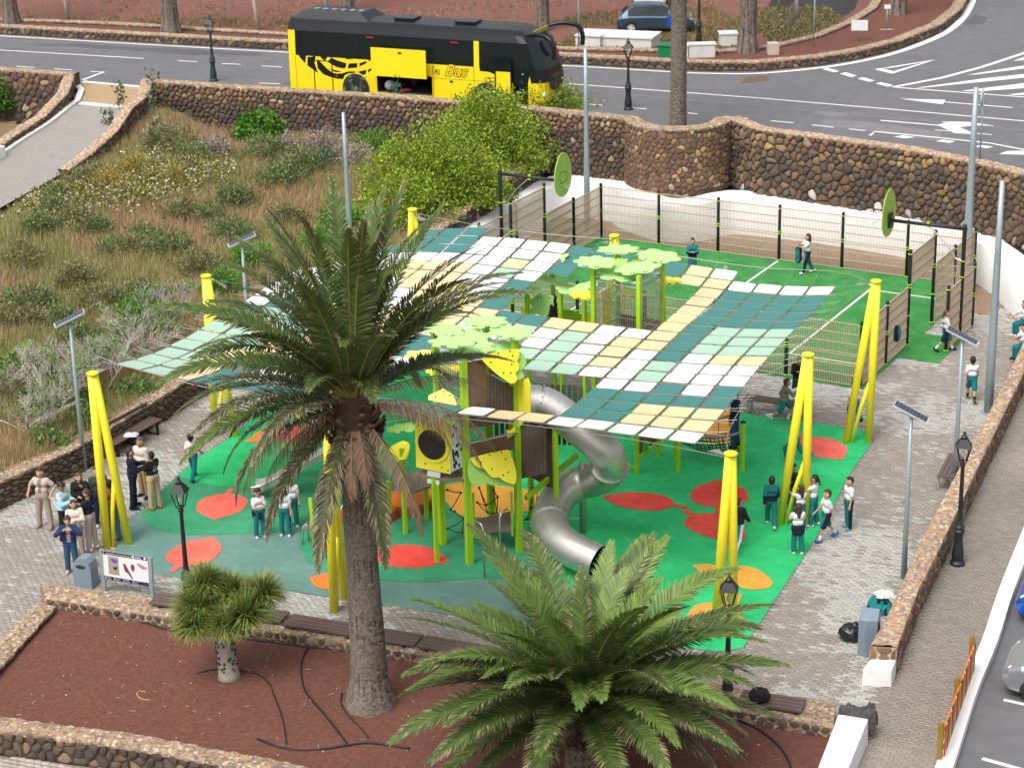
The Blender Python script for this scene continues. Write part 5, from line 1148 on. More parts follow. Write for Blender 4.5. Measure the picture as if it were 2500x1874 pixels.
def palm(name, base, crown, lbl, r0, r1, flare, specs, rg, group=None, boss=True, trunk_rows=190):
    th = empty(name, base, 0, lbl, 'palm tree', group); b = Vector(base); c = Vector(crown); mid = (b+c)/2
    hgt = (c-b).length; f1 = b.lerp(c, .10)
    link('trunk', trunk_mesh([b-b+Vector((0, 0, -.1)), (f1-b), mid-b, c-b], [flare, lerp(flare, r0, .75), r0, r1], rg, rows=trunk_rows), th, BARK)
    if boss:   # cut leaf bases under the crown
        m = MB()
        for k in range(110):
            z = rg.uniform(-1.0, .15); a = rg.uniform(0, 6.28); rr = r1*(1.0+.45*math.sin(min(max((z+1.0)/1.1, 0), 1)*2.6)); m.cc = rg.choice([(.10, .05, .03), (.14, .075, .04), (.06, .035, .025), (.19, .12, .06)])
            p = c-b+Vector((rr*math.cos(a), rr*math.sin(a), z)); d = Vector((math.cos(a), math.sin(a), 1.1)).normalized(); m.bar(p-d*.10, p+d*.14, .11, .05)
        m.cc = (.07, .04, .028); m.lathe(c-b, [(r1*.9, -1.05), (r1*1.25, -.6), (r1*1.3, -.1), (r1*.7, .3)], 14); m.build('leaf_bases', BARK, th)
    for (az, el, L, bend, tone, kw) in specs:
        me = frond_mesh(L, R(el), R(bend), R(az), rg, tone, **kw); o = link('frond', me, th, FROND)
        o.location = (c-b)+Vector((math.cos(R(az))*r1*.45, math.sin(R(az))*r1*.45, .1+.25*math.sin(R(el))))
    return th
rf = random.Random(77); sp1 = []
for k in range(20): sp1.append((k*360/20+rf.uniform(-9, 9), rf.uniform(60, 84), rf.uniform(3.9, 4.8), rf.uniform(24, 50), GRN, dict(twist=rf.uniform(-.5, .5), lw=.56)))
for k in range(20): sp1.append((k*18+rf.uniform(-8, 8), rf.uniform(34, 60), rf.uniform(4.0, 4.8), rf.uniform(40, 72), GRN, dict(twist=rf.uniform(-.4, .4), lw=.56)))
for k in range(13): sp1.append((40+k*15+rf.uniform(-6, 6), rf.uniform(6, 26), rf.uniform(3.5, 4.1), rf.uniform(40, 70), GRN if rf.random() < .7 else OLD, dict(twist=rf.uniform(-.3, .3), lw=.46)))
for az, el, L, bend, tn in ((215, -30, 3.3, 50, OLD), (243, -50, 3.4, 32, OLD), (298, -62, 3.3, 22, OLD), (195, -8, 3.4, 80, OLD), (170, -5, 3.5, 70, OLD), (150, 0, 3.6, 60, OLD)): sp1.append((az, el, L, bend, tn, dict(lw=.42, droop=.5)))
for az, el, L, bend in ((12, 22, 3.5, 85), (-8, 8, 3.3, 75), (-18, 6, 3.2, 80), (-48, -30, 3.1, 50), (5, -2, 2.4, 80), (268, -40, 1.9, 55), (285, -35, 1.7, 60), (190, -20, 2.9, 72), (205, -5, 3.1, 75), (178, -25, 2.4, 75)): sp1.append((az, el, L, bend, DED, dict(lw=.34, dead=True, droop=.5, npair=120)))
sp1 = [q for q in sp1 if not (222 < q[0] % 360 < 318 and q[1] < 45 and q[1] > -25 and q[4] is not DED)]+[(250, 52, 2.3, 75, GRN, dict(lw=.5)), (285, 48, 2.4, 80, GRN, dict(lw=.5)), (232, 22, 3.2, 80, OLD, dict(lw=.42, droop=.5)), (20, 24, 3.6, 50, GRN, dict(lw=.45))]
palm('palm_tree', (-3.38, 41.54, .12), (-3.42, 41.62, 7.3), 'tall date palm with a thick scarred trunk standing in the red planter', .345, .40, .62, sp1, rf)
sp2 = []
for k in range(15): sp2.append((k*24+rf.uniform(-9, 9), rf.uniform(54, 80), rf.uniform(2.4, 3.1), rf.uniform(20, 45), YNG if rf.random() < .75 else GRN, dict(twist=rf.uniform(-.6, .6), lw=.54, npair=150)))
for k in range(22): sp2.append((k*16.4+rf.uniform(-7, 7), rf.uniform(28, 54), rf.uniform(3.5, 4.3), rf.uniform(30, 58), GRN if rf.random() < .6 else YNG, dict(twist=rf.uniform(-.4, .4), lw=.60, npair=165)))
for k in range(22): sp2.append((k*16.4+rf.uniform(-7, 7), rf.uniform(4, 24), rf.uniform(3.6, 4.4), rf.uniform(30, 60), GRN, dict(twist=rf.uniform(-.35, .35), lw=.58, npair=165)))
for k in range(10): sp2.append((k*36+rf.uniform(-12, 12), rf.uniform(-12, 0), rf.uniform(2.8, 3.6), rf.uniform(25, 50), OLD if k % 2 else GRN, dict(lw=.44, droop=.5)))
for q in sp2: q[5]['wid'] = 1.12
for k in range(12): sp2.append((k*30+rf.uniform(-7, 7), rf.uniform(20, 66), rf.uniform(3.3, 4.2), rf.uniform(30, 55), YNG, dict(twist=rf.uniform(-.4, .4), lw=.58, npair=150, wid=1.12)))
c2 = G(1425, 1712, 1.9); palm('palm_tree', (c2.x, c2.y, .12), (c2.x, c2.y, 1.9), 'low broad date palm filling the bottom centre of the photo', .40, .40, .5, sp2, rf, trunk_rows=60)
# palms across the road; their crowns stand above the picture
cm = MB(); crown_specs = [(k*360/16+rf.uniform(-8, 8), rf.choice((70, 40, 15, -5)), 3.2, 60, GRN, dict(npair=30, lw=.5)) for k in range(16)]
crown_meshes = [frond_mesh(L, R(el), R(bd), R(az), rf, tn, **kw) for az, el, L, bd, tn, kw in crown_specs]
for m_ in crown_meshes: m_.materials.append(FROND)
def far_palm(px, py, z, r, flare, h, lean, lbl):
    b = G(px, py, z); c = b+Vector((lean[0], lean[1], h)); th = palm('palm_tree', b, c, lbl, r, r*.9, flare, [], rf, 'palms across the road', False, 110)
    for m_ in crown_meshes: o = bpy.data.objects.new('frond', m_); COL.objects.link(o); o.parent = th; o.location = c-b
far_palm(28, 62, 3.6, .34, .55, 8, (0, 0), 'palm trunk at the top left corner beside the far road wall')
far_palm(418, 88, 3.6, .36, .62, 8, (-.05, 0), 'palm trunk left of the bus, with a flared foot in the red strip')
far_palm(848, 30, 3.55, .34, .45, 8, (0, 0), 'palm trunk seen behind the rear roof of the bus')
far_palm(1325, 75, 3.55, .33, .42, 8, (-.1, 0), 'palm trunk just beyond the front of the bus')
far_palm(1826, 128, 3.7, .36, .55, 8, (-.05, 0), 'palm trunk with bold leaf scars by the white utility box')
far_palm(2192, 35, 3.7, .38, .55, 8, (0, 0), 'palm trunk foot at the top edge beside the junction signs')
bE = G(1655, 306, 3.75); thE = palm('palm_tree', bE, bE+Vector((.05, 0, 8.6)), 'slender palm growing out of the round stone bastion', .31, .27, .36, [], rf, None, False, 170)
for m_ in crown_meshes: o = bpy.data.objects.new('frond', m_); COL.objects.link(o); o.parent = thE; o.location = (.05, 0, 8.6)
# ---------------- dragon tree ----------------
dt = empty('dragon_tree', G(560, 1652, .14), 0, 'small dragon tree with tufts of spiky leaves in the red planter', 'tree')
m = MB(); rd = random.Random(3)
GREY = M('dragon_bark', (.33, .29, .25), rough=.9, var=.18, scale=5, bump=.5, bscale=30); LEAF = M('sword_leaf', rough=.5, var=.12, scale=6, attr=True, trans=.1)
MB().tube([(0, 0, -.05), (0, 0, .08), (-.03, .02, .5), (-.06, 0, 1.0), (-.08, 0, 1.3)], [.29, .25, .215, .20, .23], 18).build('trunk', GREY, dt, smooth=True)
for k in range(70):
    a = rd.uniform(0, 6.28); z = rd.uniform(.15, 1.05); r_ = .235-.03*z; MB  # scars
    m.ball((-.05*z+r_*math.cos(a), r_*math.sin(a), z), .03, 5, 4, (1, 1, .9 if rd.random() < .5 else 1.5))
m.build('bark_scar', M('scar_dark', (.06, .05, .045), rough=1), dt)
dt.children[-1]['kind'] = 'stuff'
heads = [(-.62, .05, 2.0, .80), (.50, -.15, 1.9, .85), (-.45, .5, 2.4, .72), (.1, .5, 2.15, .7), (.85, .35, 2.15, .78), (-.65, -.35, 1.75, .68), (.1, -.35, 1.75, .66)]
for hx, hy, hz, hr in heads:
    MB().tube([(-.08, 0, 1.2), (hx*.45, hy*.45, 1.45), (hx*.9, hy*.9, hz-.3)], [.17, .12, .09], 10).build('branch', GREY, dt, smooth=True)
    V = []; Q = []; Tr = []; cq = []; ct = []; N = 520
    for k in range(N):
        ph = rd.uniform(0, 6.28); cz = rd.uniform(-.3, 1); sr = math.sqrt(1-cz*cz); d = Vector((sr*math.cos(ph), sr*math.sin(ph), cz)); L = hr*rd.uniform(.75, 1.08); w_ = .017
        s = d.cross(Z3 if abs(cz) < .95 else Vector((1, 0, 0))).normalized()*w_; o = Vector((hx, hy, hz-.25)); md = o+d*L*.55+Z3*.03; tp = o+d*L-Z3*L*.10*rd.uniform(.0, 1.2); b0 = len(V)
        V += [o+d*.06-s, o+d*.06+s, md+s, md-s, tp]; Q.append((b0, b0+1, b0+2, b0+3)); Tr.append((b0+3, b0+2, b0+4)); g = rd.choice([(.12, .20, .045), (.17, .25, .05), (.22, .28, .06), (.27, .30, .08)]) if rd.random() < .94 else (.40, .30, .13); cq.append(g); ct.append(g)
    link('leaf_tuft', np_mesh('leaf_tuft', np.array([tuple(p) for p in V]), [np.array(Q), np.array(Tr)], np.array(cq+ct)), dt, LEAF)
# ---------------- shrubs of the wild garden ----------------
TWIG = M('twig', (.26, .23, .195), rough=.95, var=.2, scale=8); SHL = M('shrub_leaf', rough=.6, var=.15, scale=5, attr=True, trans=.15)
def leaves_mesh(name, C_, N_, size, cols, rs, asp=3.0, out=None):
    "small leaf faces at points C_; N_ preferred directions"
    n = len(C_); d = N_+rs.normal(0, .7, (n, 3)); d /= np.linalg.norm(d, axis=1)[:, None]; s = np.cross(d, rs.normal(0, 1, (n, 3))); s /= np.linalg.norm(s, axis=1)[:, None]+1e-9
    L = size*rs.uniform(.6, 1.3, n)[:, None]; w_ = L/asp
    V = np.stack([C_, C_+d*L*.5+s*w_, C_+d*L, C_+d*L*.5-s*w_], 1).reshape(-1, 3); F = np.arange(n*4).reshape(-1, 4)
    col = np.array(cols)[rs.randint(0, len(cols), n)]*rs.uniform(.75, 1.25, (n, 1))
    return np_mesh(name, V, [F], col)
def twigs(root, h, spread, rg, levels=3, r=.03, n=4, up=.6):
    m = MB(); ends = []
    def grow(p, d, L, r_, lv):
        q = p+d*L*.5+Vector((rg.uniform(-.06, .06)*L, rg.uniform(-.06, .06)*L, rg.uniform(-.05, .05)*L)); e = p+d*L+Vector((rg.uniform(-.1, .1)*L, rg.uniform(-.1, .1)*L, 0))
        m.tube([p, q, e], [r_, r_*.8, r_*.6], 4, False); ends.append(e)
        if lv > 0:
            for k in range(rg.choice((n-1, n))):
                nd = (d+Vector((rg.uniform(-1, 1), rg.uniform(-1, 1), rg.uniform(-.3, .7)))*.75).normalized(); grow(q.lerp(e, rg.uniform(.1, 1)), nd, L*rg.uniform(.5, .75), r_*.55, lv-1)
    for k in range(n):
        a = rg.uniform(0, 6.28); grow(Vector(root)+Vector((rg.uniform(-.1, .1), rg.uniform(-.1, .1), 0))*spread, Vector((math.cos(a)*spread, math.sin(a)*spread, up)).normalized(), h*rg.uniform(.45, .7), r, levels)
    return m, ends
def bush(name, p, rx, ry, h, cols, lbl, rg, n=5000, size=.11, group=None, asp=3.0, lump=9, low=.12, cat='shrub', tw=True, clump=12, spread=.16):
    th = empty(name, p, 0, lbl, cat, group); rs = np.random.RandomState(rg.randrange(99999))
    lc = rs.normal(0, 1, (lump, 3)); lc /= np.linalg.norm(lc, axis=1)[:, None]; lc[:, 2] = np.abs(lc[:, 2])*.9; lr = rs.uniform(.35, .6, lump)
    k = n//clump; pick_ = rs.randint(0, lump, k); dd = rs.normal(0, 1, (k, 3)); dd /= np.linalg.norm(dd, axis=1)[:, None]; rr = rs.uniform(.55, 1.05, k)**.6
    cen = lc[pick_]*.58+dd*(lr[pick_]*rr)[:, None]; cen[:, 2] = np.maximum(cen[:, 2], low-.05*rs.rand(k))
    Cc = np.repeat(cen, clump, 0)*np.array([rx, ry, h])+rs.normal(0, 1, (k*clump, 3))*spread; Cc[:, 2] = np.maximum(Cc[:, 2], .02)
    Nn = np.repeat(dd, clump, 0)+np.array([0, 0, .5])
    link('foliage', leaves_mesh('foliage', Cc, Nn, size, cols, rs, asp), th, SHL)
    if tw: m, _ = twigs((0, 0, -.05), h*.75, .55*rx/h, rg, 2, .035*max(h, .6), 4, .7); m.build('branch', TWIG, th); th.children[-1]['kind'] = 'stuff'
    return th
rb = random.Random(15); YG = [(.26, .35, .025), (.32, .40, .03), (.20, .30, .025), (.14, .24, .025), (.36, .42, .04), (.11, .19, .025)]
def gz(px, py, z0=1.8):
    p = G(px, py, z0)
    for _ in range(4): p = G(px, py, float(zg(p.x, p.y)))
    return p
for px, py, rx, ry, h, lbl, n in ((1075, 480, 2.9, 2.4, 2.9, 'broad yellow-green bush nearest the stone wall by the court', 34000), (1180, 405, 2.8, 2.4, 3.1, 'tall yellow-green bush in the middle of the thicket below the bus', 34000), (1275, 345, 2.9, 2.2, 2.9, 'bushy green shrub below the front wheel of the bus', 30000), (1375, 335, 1.9, 1.5, 2.2, 'loose twiggy green shrub against the wall left of the bastion', 13000), (1000, 535, 1.8, 1.5, 1.7, 'low green bush at the left foot of the thicket', 13000)):
    bush('green_bush', gz(px, py), rx, ry, h, YG, lbl, rb, n, .105, 'green bushes below the bus', 2.4, 22, .08, clump=10, spread=.14)
bush('round_shrub', gz(632, 352), .95, .9, 1.35, [(.075, .20, .018), (.10, .25, .02), (.055, .15, .018), (.13, .28, .03)], 'bright green round shrub in front of the road wall', rb, 4200, .15, None, 1.6)
bush('round_shrub', gz(15, 262, 1.8), .9, .8, 1.3, [(.07, .18, .02), (.10, .22, .02), (.05, .13, .018)], 'bright green shrub cut by the left edge above the ramp wall', rb, 3000, .14, None, 1.8)
FEN = {'g': [(.14, .195, .07), (.18, .235, .085), (.11, .16, .06), (.22, .25, .10)], 't': [(.10, .185, .12), (.13, .22, .14), (.085, .16, .10)], 'o': [(.19, .195, .08), (.23, .22, .09), (.16, .17, .07), (.27, .23, .11)], 'y': [(.36, .28, .07), (.42, .33, .09), (.30, .23, .06)], 'b': [(.11, .26, .03), (.14, .31, .035), (.08, .19, .03)], 'p': [(.34, .29, .24), (.39, .33, .27), (.28, .235, .19)]}
WORD = {'g': 'grey-green', 't': 'blue-green', 'o': 'olive', 'y': 'golden yellow', 'b': 'fresh green', 'p': 'dry grey'}
spots = [(145, 535, 52, 'g'), (98, 572, 46, 'g'), (174, 548, 40, 'o'), (237, 575, 40, 'g'), (275, 616, 42, 'g'), (333, 618, 40, 'o'), (417, 622, 55, 'g'), (362, 592, 40, 'g'), (573, 505, 52, 'g'), (521, 535, 40, 'g'), (564, 585, 55, 'g'), (67, 765, 62, 'g'), (30, 800, 55, 'o'), (145, 800, 40, 'g'), (260, 745, 52, 'o'), (341, 738, 48, 'g'), (362, 790, 62, 'b'), (205, 840, 42, 'g'), (415, 372, 70, 'o'), (460, 400, 55, 'g'), (520, 385, 55, 'p'), (390, 345, 40, 'p'), (640, 395, 60, 'g'), (690, 455, 62, 'g'), (745, 425, 60, 'g'), (795, 405, 48, 't'), (700, 385, 55, 'p'), (790, 380, 62, 'p'), (860, 400, 55, 'p'), (905, 370, 55, 'b'), (150, 495, 45, 'g'), (210, 455, 60, 'o'), (330, 430, 50, 'y'), (415, 455, 45, 'y'), (270, 470, 55, 'y'), (620, 640, 45, 'b'), (545, 715, 50, 'b'), (480, 660, 45, 'o'), (850, 560, 60, 'b'), (790, 610, 55, 'b'), (200, 690, 50, 'o'), (440, 530, 45, 'o'), (700, 540, 40, 'o'), (60, 650, 50, 'o')]
for k, (px, py, r_, c) in enumerate(spots):
    p = gz(px, py); s = r_/56
    pos = ['top', 'upper', 'middle', 'lower'][min(3, max(0, (py-330)//130))]+' '+['far left', 'left', 'centre-left', 'right'][min(3, px//220)]
    near = 'near the ramp' if py < 480 and px < 480 else 'in front of the road wall' if py < 480 else 'beside the palm fronds' if px > 440 else 'at the left edge of the garden' if px < 110 else 'in the dry grass'
    lb_ = '%s %s shrub %s, %s garden' % ('large' if r_ >= 60 else 'mid-sized' if r_ >= 50 else 'small', WORD[c], near, pos)

    wsh = bush('wild_shrub', p, s*1.05, s, s*.95, FEN[c], lb_, rb, int(2600*max(s, .6)), .15, 'shrubs of the wild garden', 6, 9, .05, tw=False, clump=6, spread=.1)
DTWIG = M('dry_twig', (.44, .40, .355), rough=.95, var=.2, scale=8)
dup_ = {}
for o_ in [o for o in COL.objects if o.name.startswith('wild_shrub') and 'label' in o]: dup_.setdefault(o_['label'], []).append(o_)
for l_, os_ in dup_.items():
    if len(os_) > 1:
        os_.sort(key=lambda o: o.location.x)
        for o_, w_ in zip(os_, ['left-hand', 'right-hand'] if len(os_) == 2 else ['left-hand', 'central', 'right-hand', 'outer right']): o_['label'] = w_+' '+l_
# grey leafless shrubs and thorn branches along the garden wall
for k, (px, py, h, lbl) in enumerate([(60, 1055, 1.5, 'grey leafless shrub at the left edge above the garden wall'), (130, 1000, 1.6, 'bare branching shrub left of the solar lamp'), (205, 930, 1.3, 'leafless twiggy shrub behind the leftmost yellow mast'), (300, 905, 1.4, 'tangle of bare grey twigs right of the leftmost mast'), (345, 850, 1.3, 'pale thorny tangle below the mint panels'), (400, 800, 1.3, 'tall pale thorny tangle beside the corner of the net'), (250, 960, 1.1, 'low dead shrub overhanging the garden wall'), (20, 960, 1.3, 'bare grey shrub at the left border of the picture')]):
    p = gz(px, py, .9); th = empty('dry_shrub', p, 0, lbl, 'dry shrub', 'leafless shrubs along the garden wall')
    m, ends = twigs((0, 0, 0), h*1.15, .85, rb, 3, .034, 6, .6); m.build('twigs', DTWIG, th); th.children[-1]['kind'] = 'stuff'
    rs = np.random.RandomState(k); E = np.array([tuple(e) for e in ends]); E = E[rs.rand(len(E)) < .07]; Cc = np.repeat(E, 5, 0)+rs.normal(0, .07, (len(E)*5, 3)); link('foliage', leaves_mesh('foliage', Cc, np.tile([0, 0, 1.], (len(Cc), 1)), .10, FEN['b'], rs, 2.5), th, SHL)
for px, py, h in ((30, 905, .5), (150, 940, .7), (95, 985, .6), (200, 1005, .6), (215, 1040, .5), (330, 960, .45), (120, 1090, .4)):
    bush('creeping_shrub', gz(px, py, .9), .55, .45, h*.8, FEN['b']+FEN['g'], 'dark green creeping shrub among bare twigs, %s' % ('right of the yellow mast' if px > 300 else ('by the solar lamp pole, ' if 140 < px < 250 else 'near the left picture edge, ')+('highest up the slope' if py < 950 else 'lowest at the wall' if py > 1030 else 'halfway down the slope')), rb, 1500, .12, 'green creepers along the garden wall', 2.4)
# slender tree-tobacco stems by the walls
def sapling(p, h, lbl, rg, n=3):
    th = empty('sapling', p, 0, lbl, 'plant', 'thin saplings beside the walls'); m = MB(); Cc = []
    for k in range(n):
        a = rg.uniform(0, 6.28); top = Vector((math.cos(a)*.35*h*.5, math.sin(a)*.2*h*.5, h*rg.uniform(.7, 1.05))); m.tube([(0, 0, -.05), top*.5+Vector((rg.uniform(-.1, .1), 0, 0)), top], [.02, .014, .006], 5)
        for q in range(26): t = rg.uniform(.45, 1.03); Cc.append(tuple(top*t+Vector((rg.uniform(-.1, .1), rg.uniform(-.1, .1), rg.uniform(-.08, .08)))))
    m.build('stem', TWIG, th); rs = np.random.RandomState(rg.randrange(999)); link('foliage', leaves_mesh('foliage', np.array(Cc), np.tile([0, 0, .3], (len(Cc), 1)), .16, [(.10, .16, .06), (.13, .19, .07), (.08, .13, .05)], rs, 2.6), th, SHL)
for px, py, h, z, lbl in ((378, 330, 2.9, None, 'tall thin sapling standing over the top of the ramp wing wall'), (300, 300, 1.7, 2.9, 'thin sapling rooted at the right edge of the ramp'), (265, 330, 1.2, 2.7, 'small leafy stem on the ramp wing wall'), (870, 330, 2.7, None, 'thin sapling rising in front of the rear bus wheel'), (960, 335, 2.7, None, 'thin sapling before the open luggage hold'), (1240, 330, 2.6, None, 'thin sapling before the front wheel of the bus'), (390, 350, 1.1, None, 'leafy young plant at the foot of the wing wall')):
    sapling(gz(px, py) if z is None else G(px, py, z), h, lbl, rb)
# dry grass, flowers: uncountable
rs = np.random.RandomState(5); n = 150000; g_ = np.array(GARDEN); X = rs.uniform(g_[:, 0].min(), g_[:, 0].max(), n); Y = rs.uniform(g_[:, 1].min(), g_[:, 1].max(), n)
ok = pip(GARDEN, X, Y) & in_view(X, Y, np.full(n, 1.6), 60)
rp_ = [(p.x+.3, p.y) for p in RAMP_R]; ok &= ~pip([(p.x, p.y) for p in RAMP_L]+rp_[::-1], X, Y); X, Y = X[ok], Y[ok]; n = len(X); Zg = zg(X, Y)
den = vnoise(X, Y, 2.3, 31); gmix = vnoise(X, Y, 3.0, 32); h = rs.uniform(.22, .5, n)*(.7+.6*den)
blades = 4; Xb = np.repeat(X, blades); Yb = np.repeat(Y, blades); Zb = np.repeat(Zg, blades); hb = np.repeat(h, blades)*rs.uniform(.6, 1.15, n*blades); a = rs.uniform(0, 6.28, n*blades); off = rs.uniform(0, .05, n*blades); ln = rs.uniform(.05, .55, n*blades)*hb
bx_ = Xb+np.cos(a)*off; by_ = Yb+np.sin(a)*off; wv = .011; P0_ = np.stack([bx_-np.sin(a)*wv, by_+np.cos(a)*wv, Zb-.03], 1); P1_ = np.stack([bx_+np.sin(a)*wv, by_-np.cos(a)*wv, Zb-.03], 1); P2_ = np.stack([bx_+np.cos(a)*ln, by_+np.sin(a)*ln, Zb+hb], 1)
V = np.stack([P0_, P1_, P2_], 1).reshape(-1, 3)
pal = np.array([(.40, .25, .14), (.46, .30, .18), (.36, .22, .12), (.50, .37, .20), (.54, .43, .26), (.33, .31, .11), (.28, .29, .11), (.38, .35, .14)])
gm = np.repeat(gmix, blades); ci = np.where(rs.rand(n*blades) < np.clip((gm-.36)*3.2, .08, .9), rs.randint(5, 8, n*blades), rs.randint(0, 5, n*blades))
go = link('dry_grass', np_mesh('dry_grass', V, [np.arange(len(V)).reshape(-1, 3)], pal[ci]*rs.uniform(.75, 1.25, (n*blades, 1))), None, SHL); tag(go, 'rust and straw coloured dry grass covering the wild garden', 'grass', kind='stuff')
n = 9000; t_ = rs.rand(n); cxp = np.array([(500, 430), (430, 450), (360, 470), (300, 490), (230, 470), (150, 520), (110, 500), (390, 420)]); k = rs.randint(0, len(cxp), n); PX = cxp[k, 0]+rs.normal(0, 42, n); PY = cxp[k, 1]+rs.normal(0, 22, n)
pts = np.array([tuple(gz(*q)) for q in np.stack([PX, PY], 1)[:1400]]); pts = np.repeat(pts, 7, 0)+rs.normal(0, 1, (len(pts)*7, 3))*np.array([.16, .16, .03]); ok = pip(GARDEN, pts[:, 0], pts[:, 1]) & ~pip([(p.x, p.y) for p in RAMP_L]+rp_[::-1], pts[:, 0], pts[:, 1]); pts = pts[ok]; pts[:, 2] = zg(pts[:, 0], pts[:, 1])+rs.uniform(.1, .55, len(pts))
fo = link('wild_flowers', leaves_mesh('wild_flowers', pts, np.tile([0, 0, 1.], (len(pts), 1)), .085, [(.26, .25, .05), (.20, .20, .045), (.33, .28, .06), (.62, .60, .50), (.17, .18, .05)], rs, 1.7), None, SHL); tag(fo, 'white and yellow wild flowers massed along the ramp', 'flowers', kind='stuff')
# sparse yellow grass over the red field and round the parked car
n = 26000; PX = rs.uniform(0, 2200, n); PY = rs.uniform(-10, 150, n)
Wt = .10+.75*((PX > 1350) & (PX < 2050))*(PY > 20)+.35*(PY > 45)*(PX < 700); Q = np.stack([PX, PY], 1)[rs.rand(n) < Wt]
pts = np.array([tuple(G(x, y, ZR+.05)) for x, y in Q]); nn_ = vnoise(pts[:, 0], pts[:, 1], 2.0, 41); pts = pts[nn_ > .45]; far_in = pip([(a, b+.9) for a, b in FAR]+[(40, 150), (-60, 150)], pts[:, 0], pts[:, 1]) & ~pip(STRIP, pts[:, 0], pts[:, 1]); pts = pts[far_in]
pts = np.repeat(pts, 5, 0)+rs.normal(0, 1, (len(pts)*5, 3))*np.array([.14, .14, .0])
fo = link('field_grass', leaves_mesh('field_grass', pts, np.tile([0, 0, 1.4], (len(pts), 1)), .16, [(.26, .20, .08), (.20, .17, .06), (.30, .24, .11), (.13, .14, .045)], rs, 6), None, SHL); tag(fo, 'thin yellow grass scattered over the red field', 'grass', kind='stuff')
# ---------------- coach ----------------
BYEL = M('coach_yellow', (.86, .66, .012), rough=.32, var=.04, scale=.8, spec=.6); BBLK = M('coach_black', (.010, .012, .014), rough=.28, var=.1, spec=.35); GLS = M('tinted_glass', (.008, .014, .015), rough=.08, var=.05, spec=.35)
TYRE = M('tyre', (.018, .018, .018), rough=.85, var=.15); RIM = M('wheel_rim', (.50, .50, .50), rough=.35, metal=.7, var=.1); HOLD = M('hold_dark', (.03, .03, .032), rough=.8, var=.1); LAMP = M('headlamp', (.75, .77, .78), rough=.12, var=.05, spec=.9); DRED = M('red_lens', (.5, .03, .02), rough=.25, var=0); DORG = M('amber_lens', (.8, .25, .01), rough=.3, var=0)
rwp = Vector((-6.49, 89.34, 0)); fwp = Vector((-.8, 86.8, 0)); bd = (fwp-rwp).normalized(); bn = Vector((bd.y, -bd.x, 0)); b0 = rwp-bd*3.28
coach = empty('coach', (b0.x, b0.y, ZR), math.atan2(bd.y, bd.x), 'yellow and black touring coach parked on the road with its luggage hold open', 'bus')
BW_, BL_ = 2.55, 12.25
prof = [(0, .30), (0, .45), (0, 1.28), (0, 1.82), (.035, 2.92), (.13, 3.22), (.42, 3.40), (1.275, 3.46), (2.13, 3.40), (2.42, 3.22), (2.515, 2.92), (2.55, 1.82), (2.55, 1.28), (2.55, .45), (2.55, .30)]
def xf(z): return float(np.interp(z, [.3, .5, 1.25, 1.8, 2.92, 3.22, 3.40, 3.46], [12.05, 12.22, 12.22, 12.12, 11.72, 11.45, 10.95, 10.7]))
st = [(0.06, .10, 0), (0, .02, 0), (.35, 0, 0), (4.32, 0, 0), (6.98, 0, 0), (8.98, 0, 0), (9.22, 0, 0), (10.2, 0, 0), (10.78, 0, 0), (11.46, 0, 0), ('f', 0, .62), ('f', .05, .3), ('f', .22, .08), ('f', .6, 0)]
v = []; f = []; mi = []; npf = len(prof)
for s in st:
    for y, z in prof:
        ins = s[1]; yy = BW_/2+(y-BW_/2)*(1-ins/(BW_/2)); xx = min(s[0], xf(z)-.63-(12-s[0])*.01) if s[0] != 'f' else xf(z)-s[2]
        zz = z
        if s[0] == 'f': zz = z-.05*(1-s[2]/.62)*(z > 3.2)
        v.append((xx, yy, zz))
for i in range(len(st)-1):
    for j in range(npf-1):
        z0, z1 = prof[j][1], prof[j+1][1]; zc = (z0+z1)/2; xa = st[i][0]
        if (i == 3 and j == 1) or (i == 8 and j < 3): continue   # open luggage hold and doorway
        a = i*npf+j; f.append((a, a+npf, a+npf+1, a+1))
        lowf = zc < 1.82; pil = i in (0, 1) or i == 5
        mi.append(0 if (lowf and not (i >= 10 and zc > 1.5)) or (pil and zc < 3.0) else (2 if 1.82 < zc < 2.95 else 1))
f.append(tuple(range(npf))); mi.append(0); e_ = (len(st)-1)*npf
for j in range(npf//2):
    f.append((e_+j, e_+npf-1-j, e_+npf-2-j, e_+j+1)); zc = (prof[j][1]+prof[j+1][1])/2; mi.append(0 if zc < 1.3 else 2 if zc < 3.0 else 1)
mb = MB(); mb.v = v; mb.f = f; mb.m = mi; mb.c = [None]*len(f); body = mb.build('body', [BYEL, BBLK, GLS], coach)
def side(x, z, off=.004): return Vector((x, -off, z))
def decal(name, pts, mat, parent=None, off=.004, t=.003):
    k = len(pts); P = [side(x, z, off) for x, z in pts]; a = sum(pts[i][0]*pts[(i+1) % k][1]-pts[(i+1) % k][0]*pts[i][1] for i in range(k)); P = P if a > 0 else P[::-1]
    v = P+[p+Vector((0, t, 0)) for p in P]; fs = [tuple(range(k)), tuple(range(2*k-1, k-1, -1))]+[((i+1) % k, i, k+i, k+(i+1) % k) for i in range(k)]
    return MB().add(v, fs).build(name, mat, parent or coach)
def to_side(px, py):
    "photo position to coach-side coordinates"
    p = RP(px, py, (b0.x, b0.y, 0), bn)-Vector((b0.x, b0.y, ZR)); return (p.dot(bd), p.z)
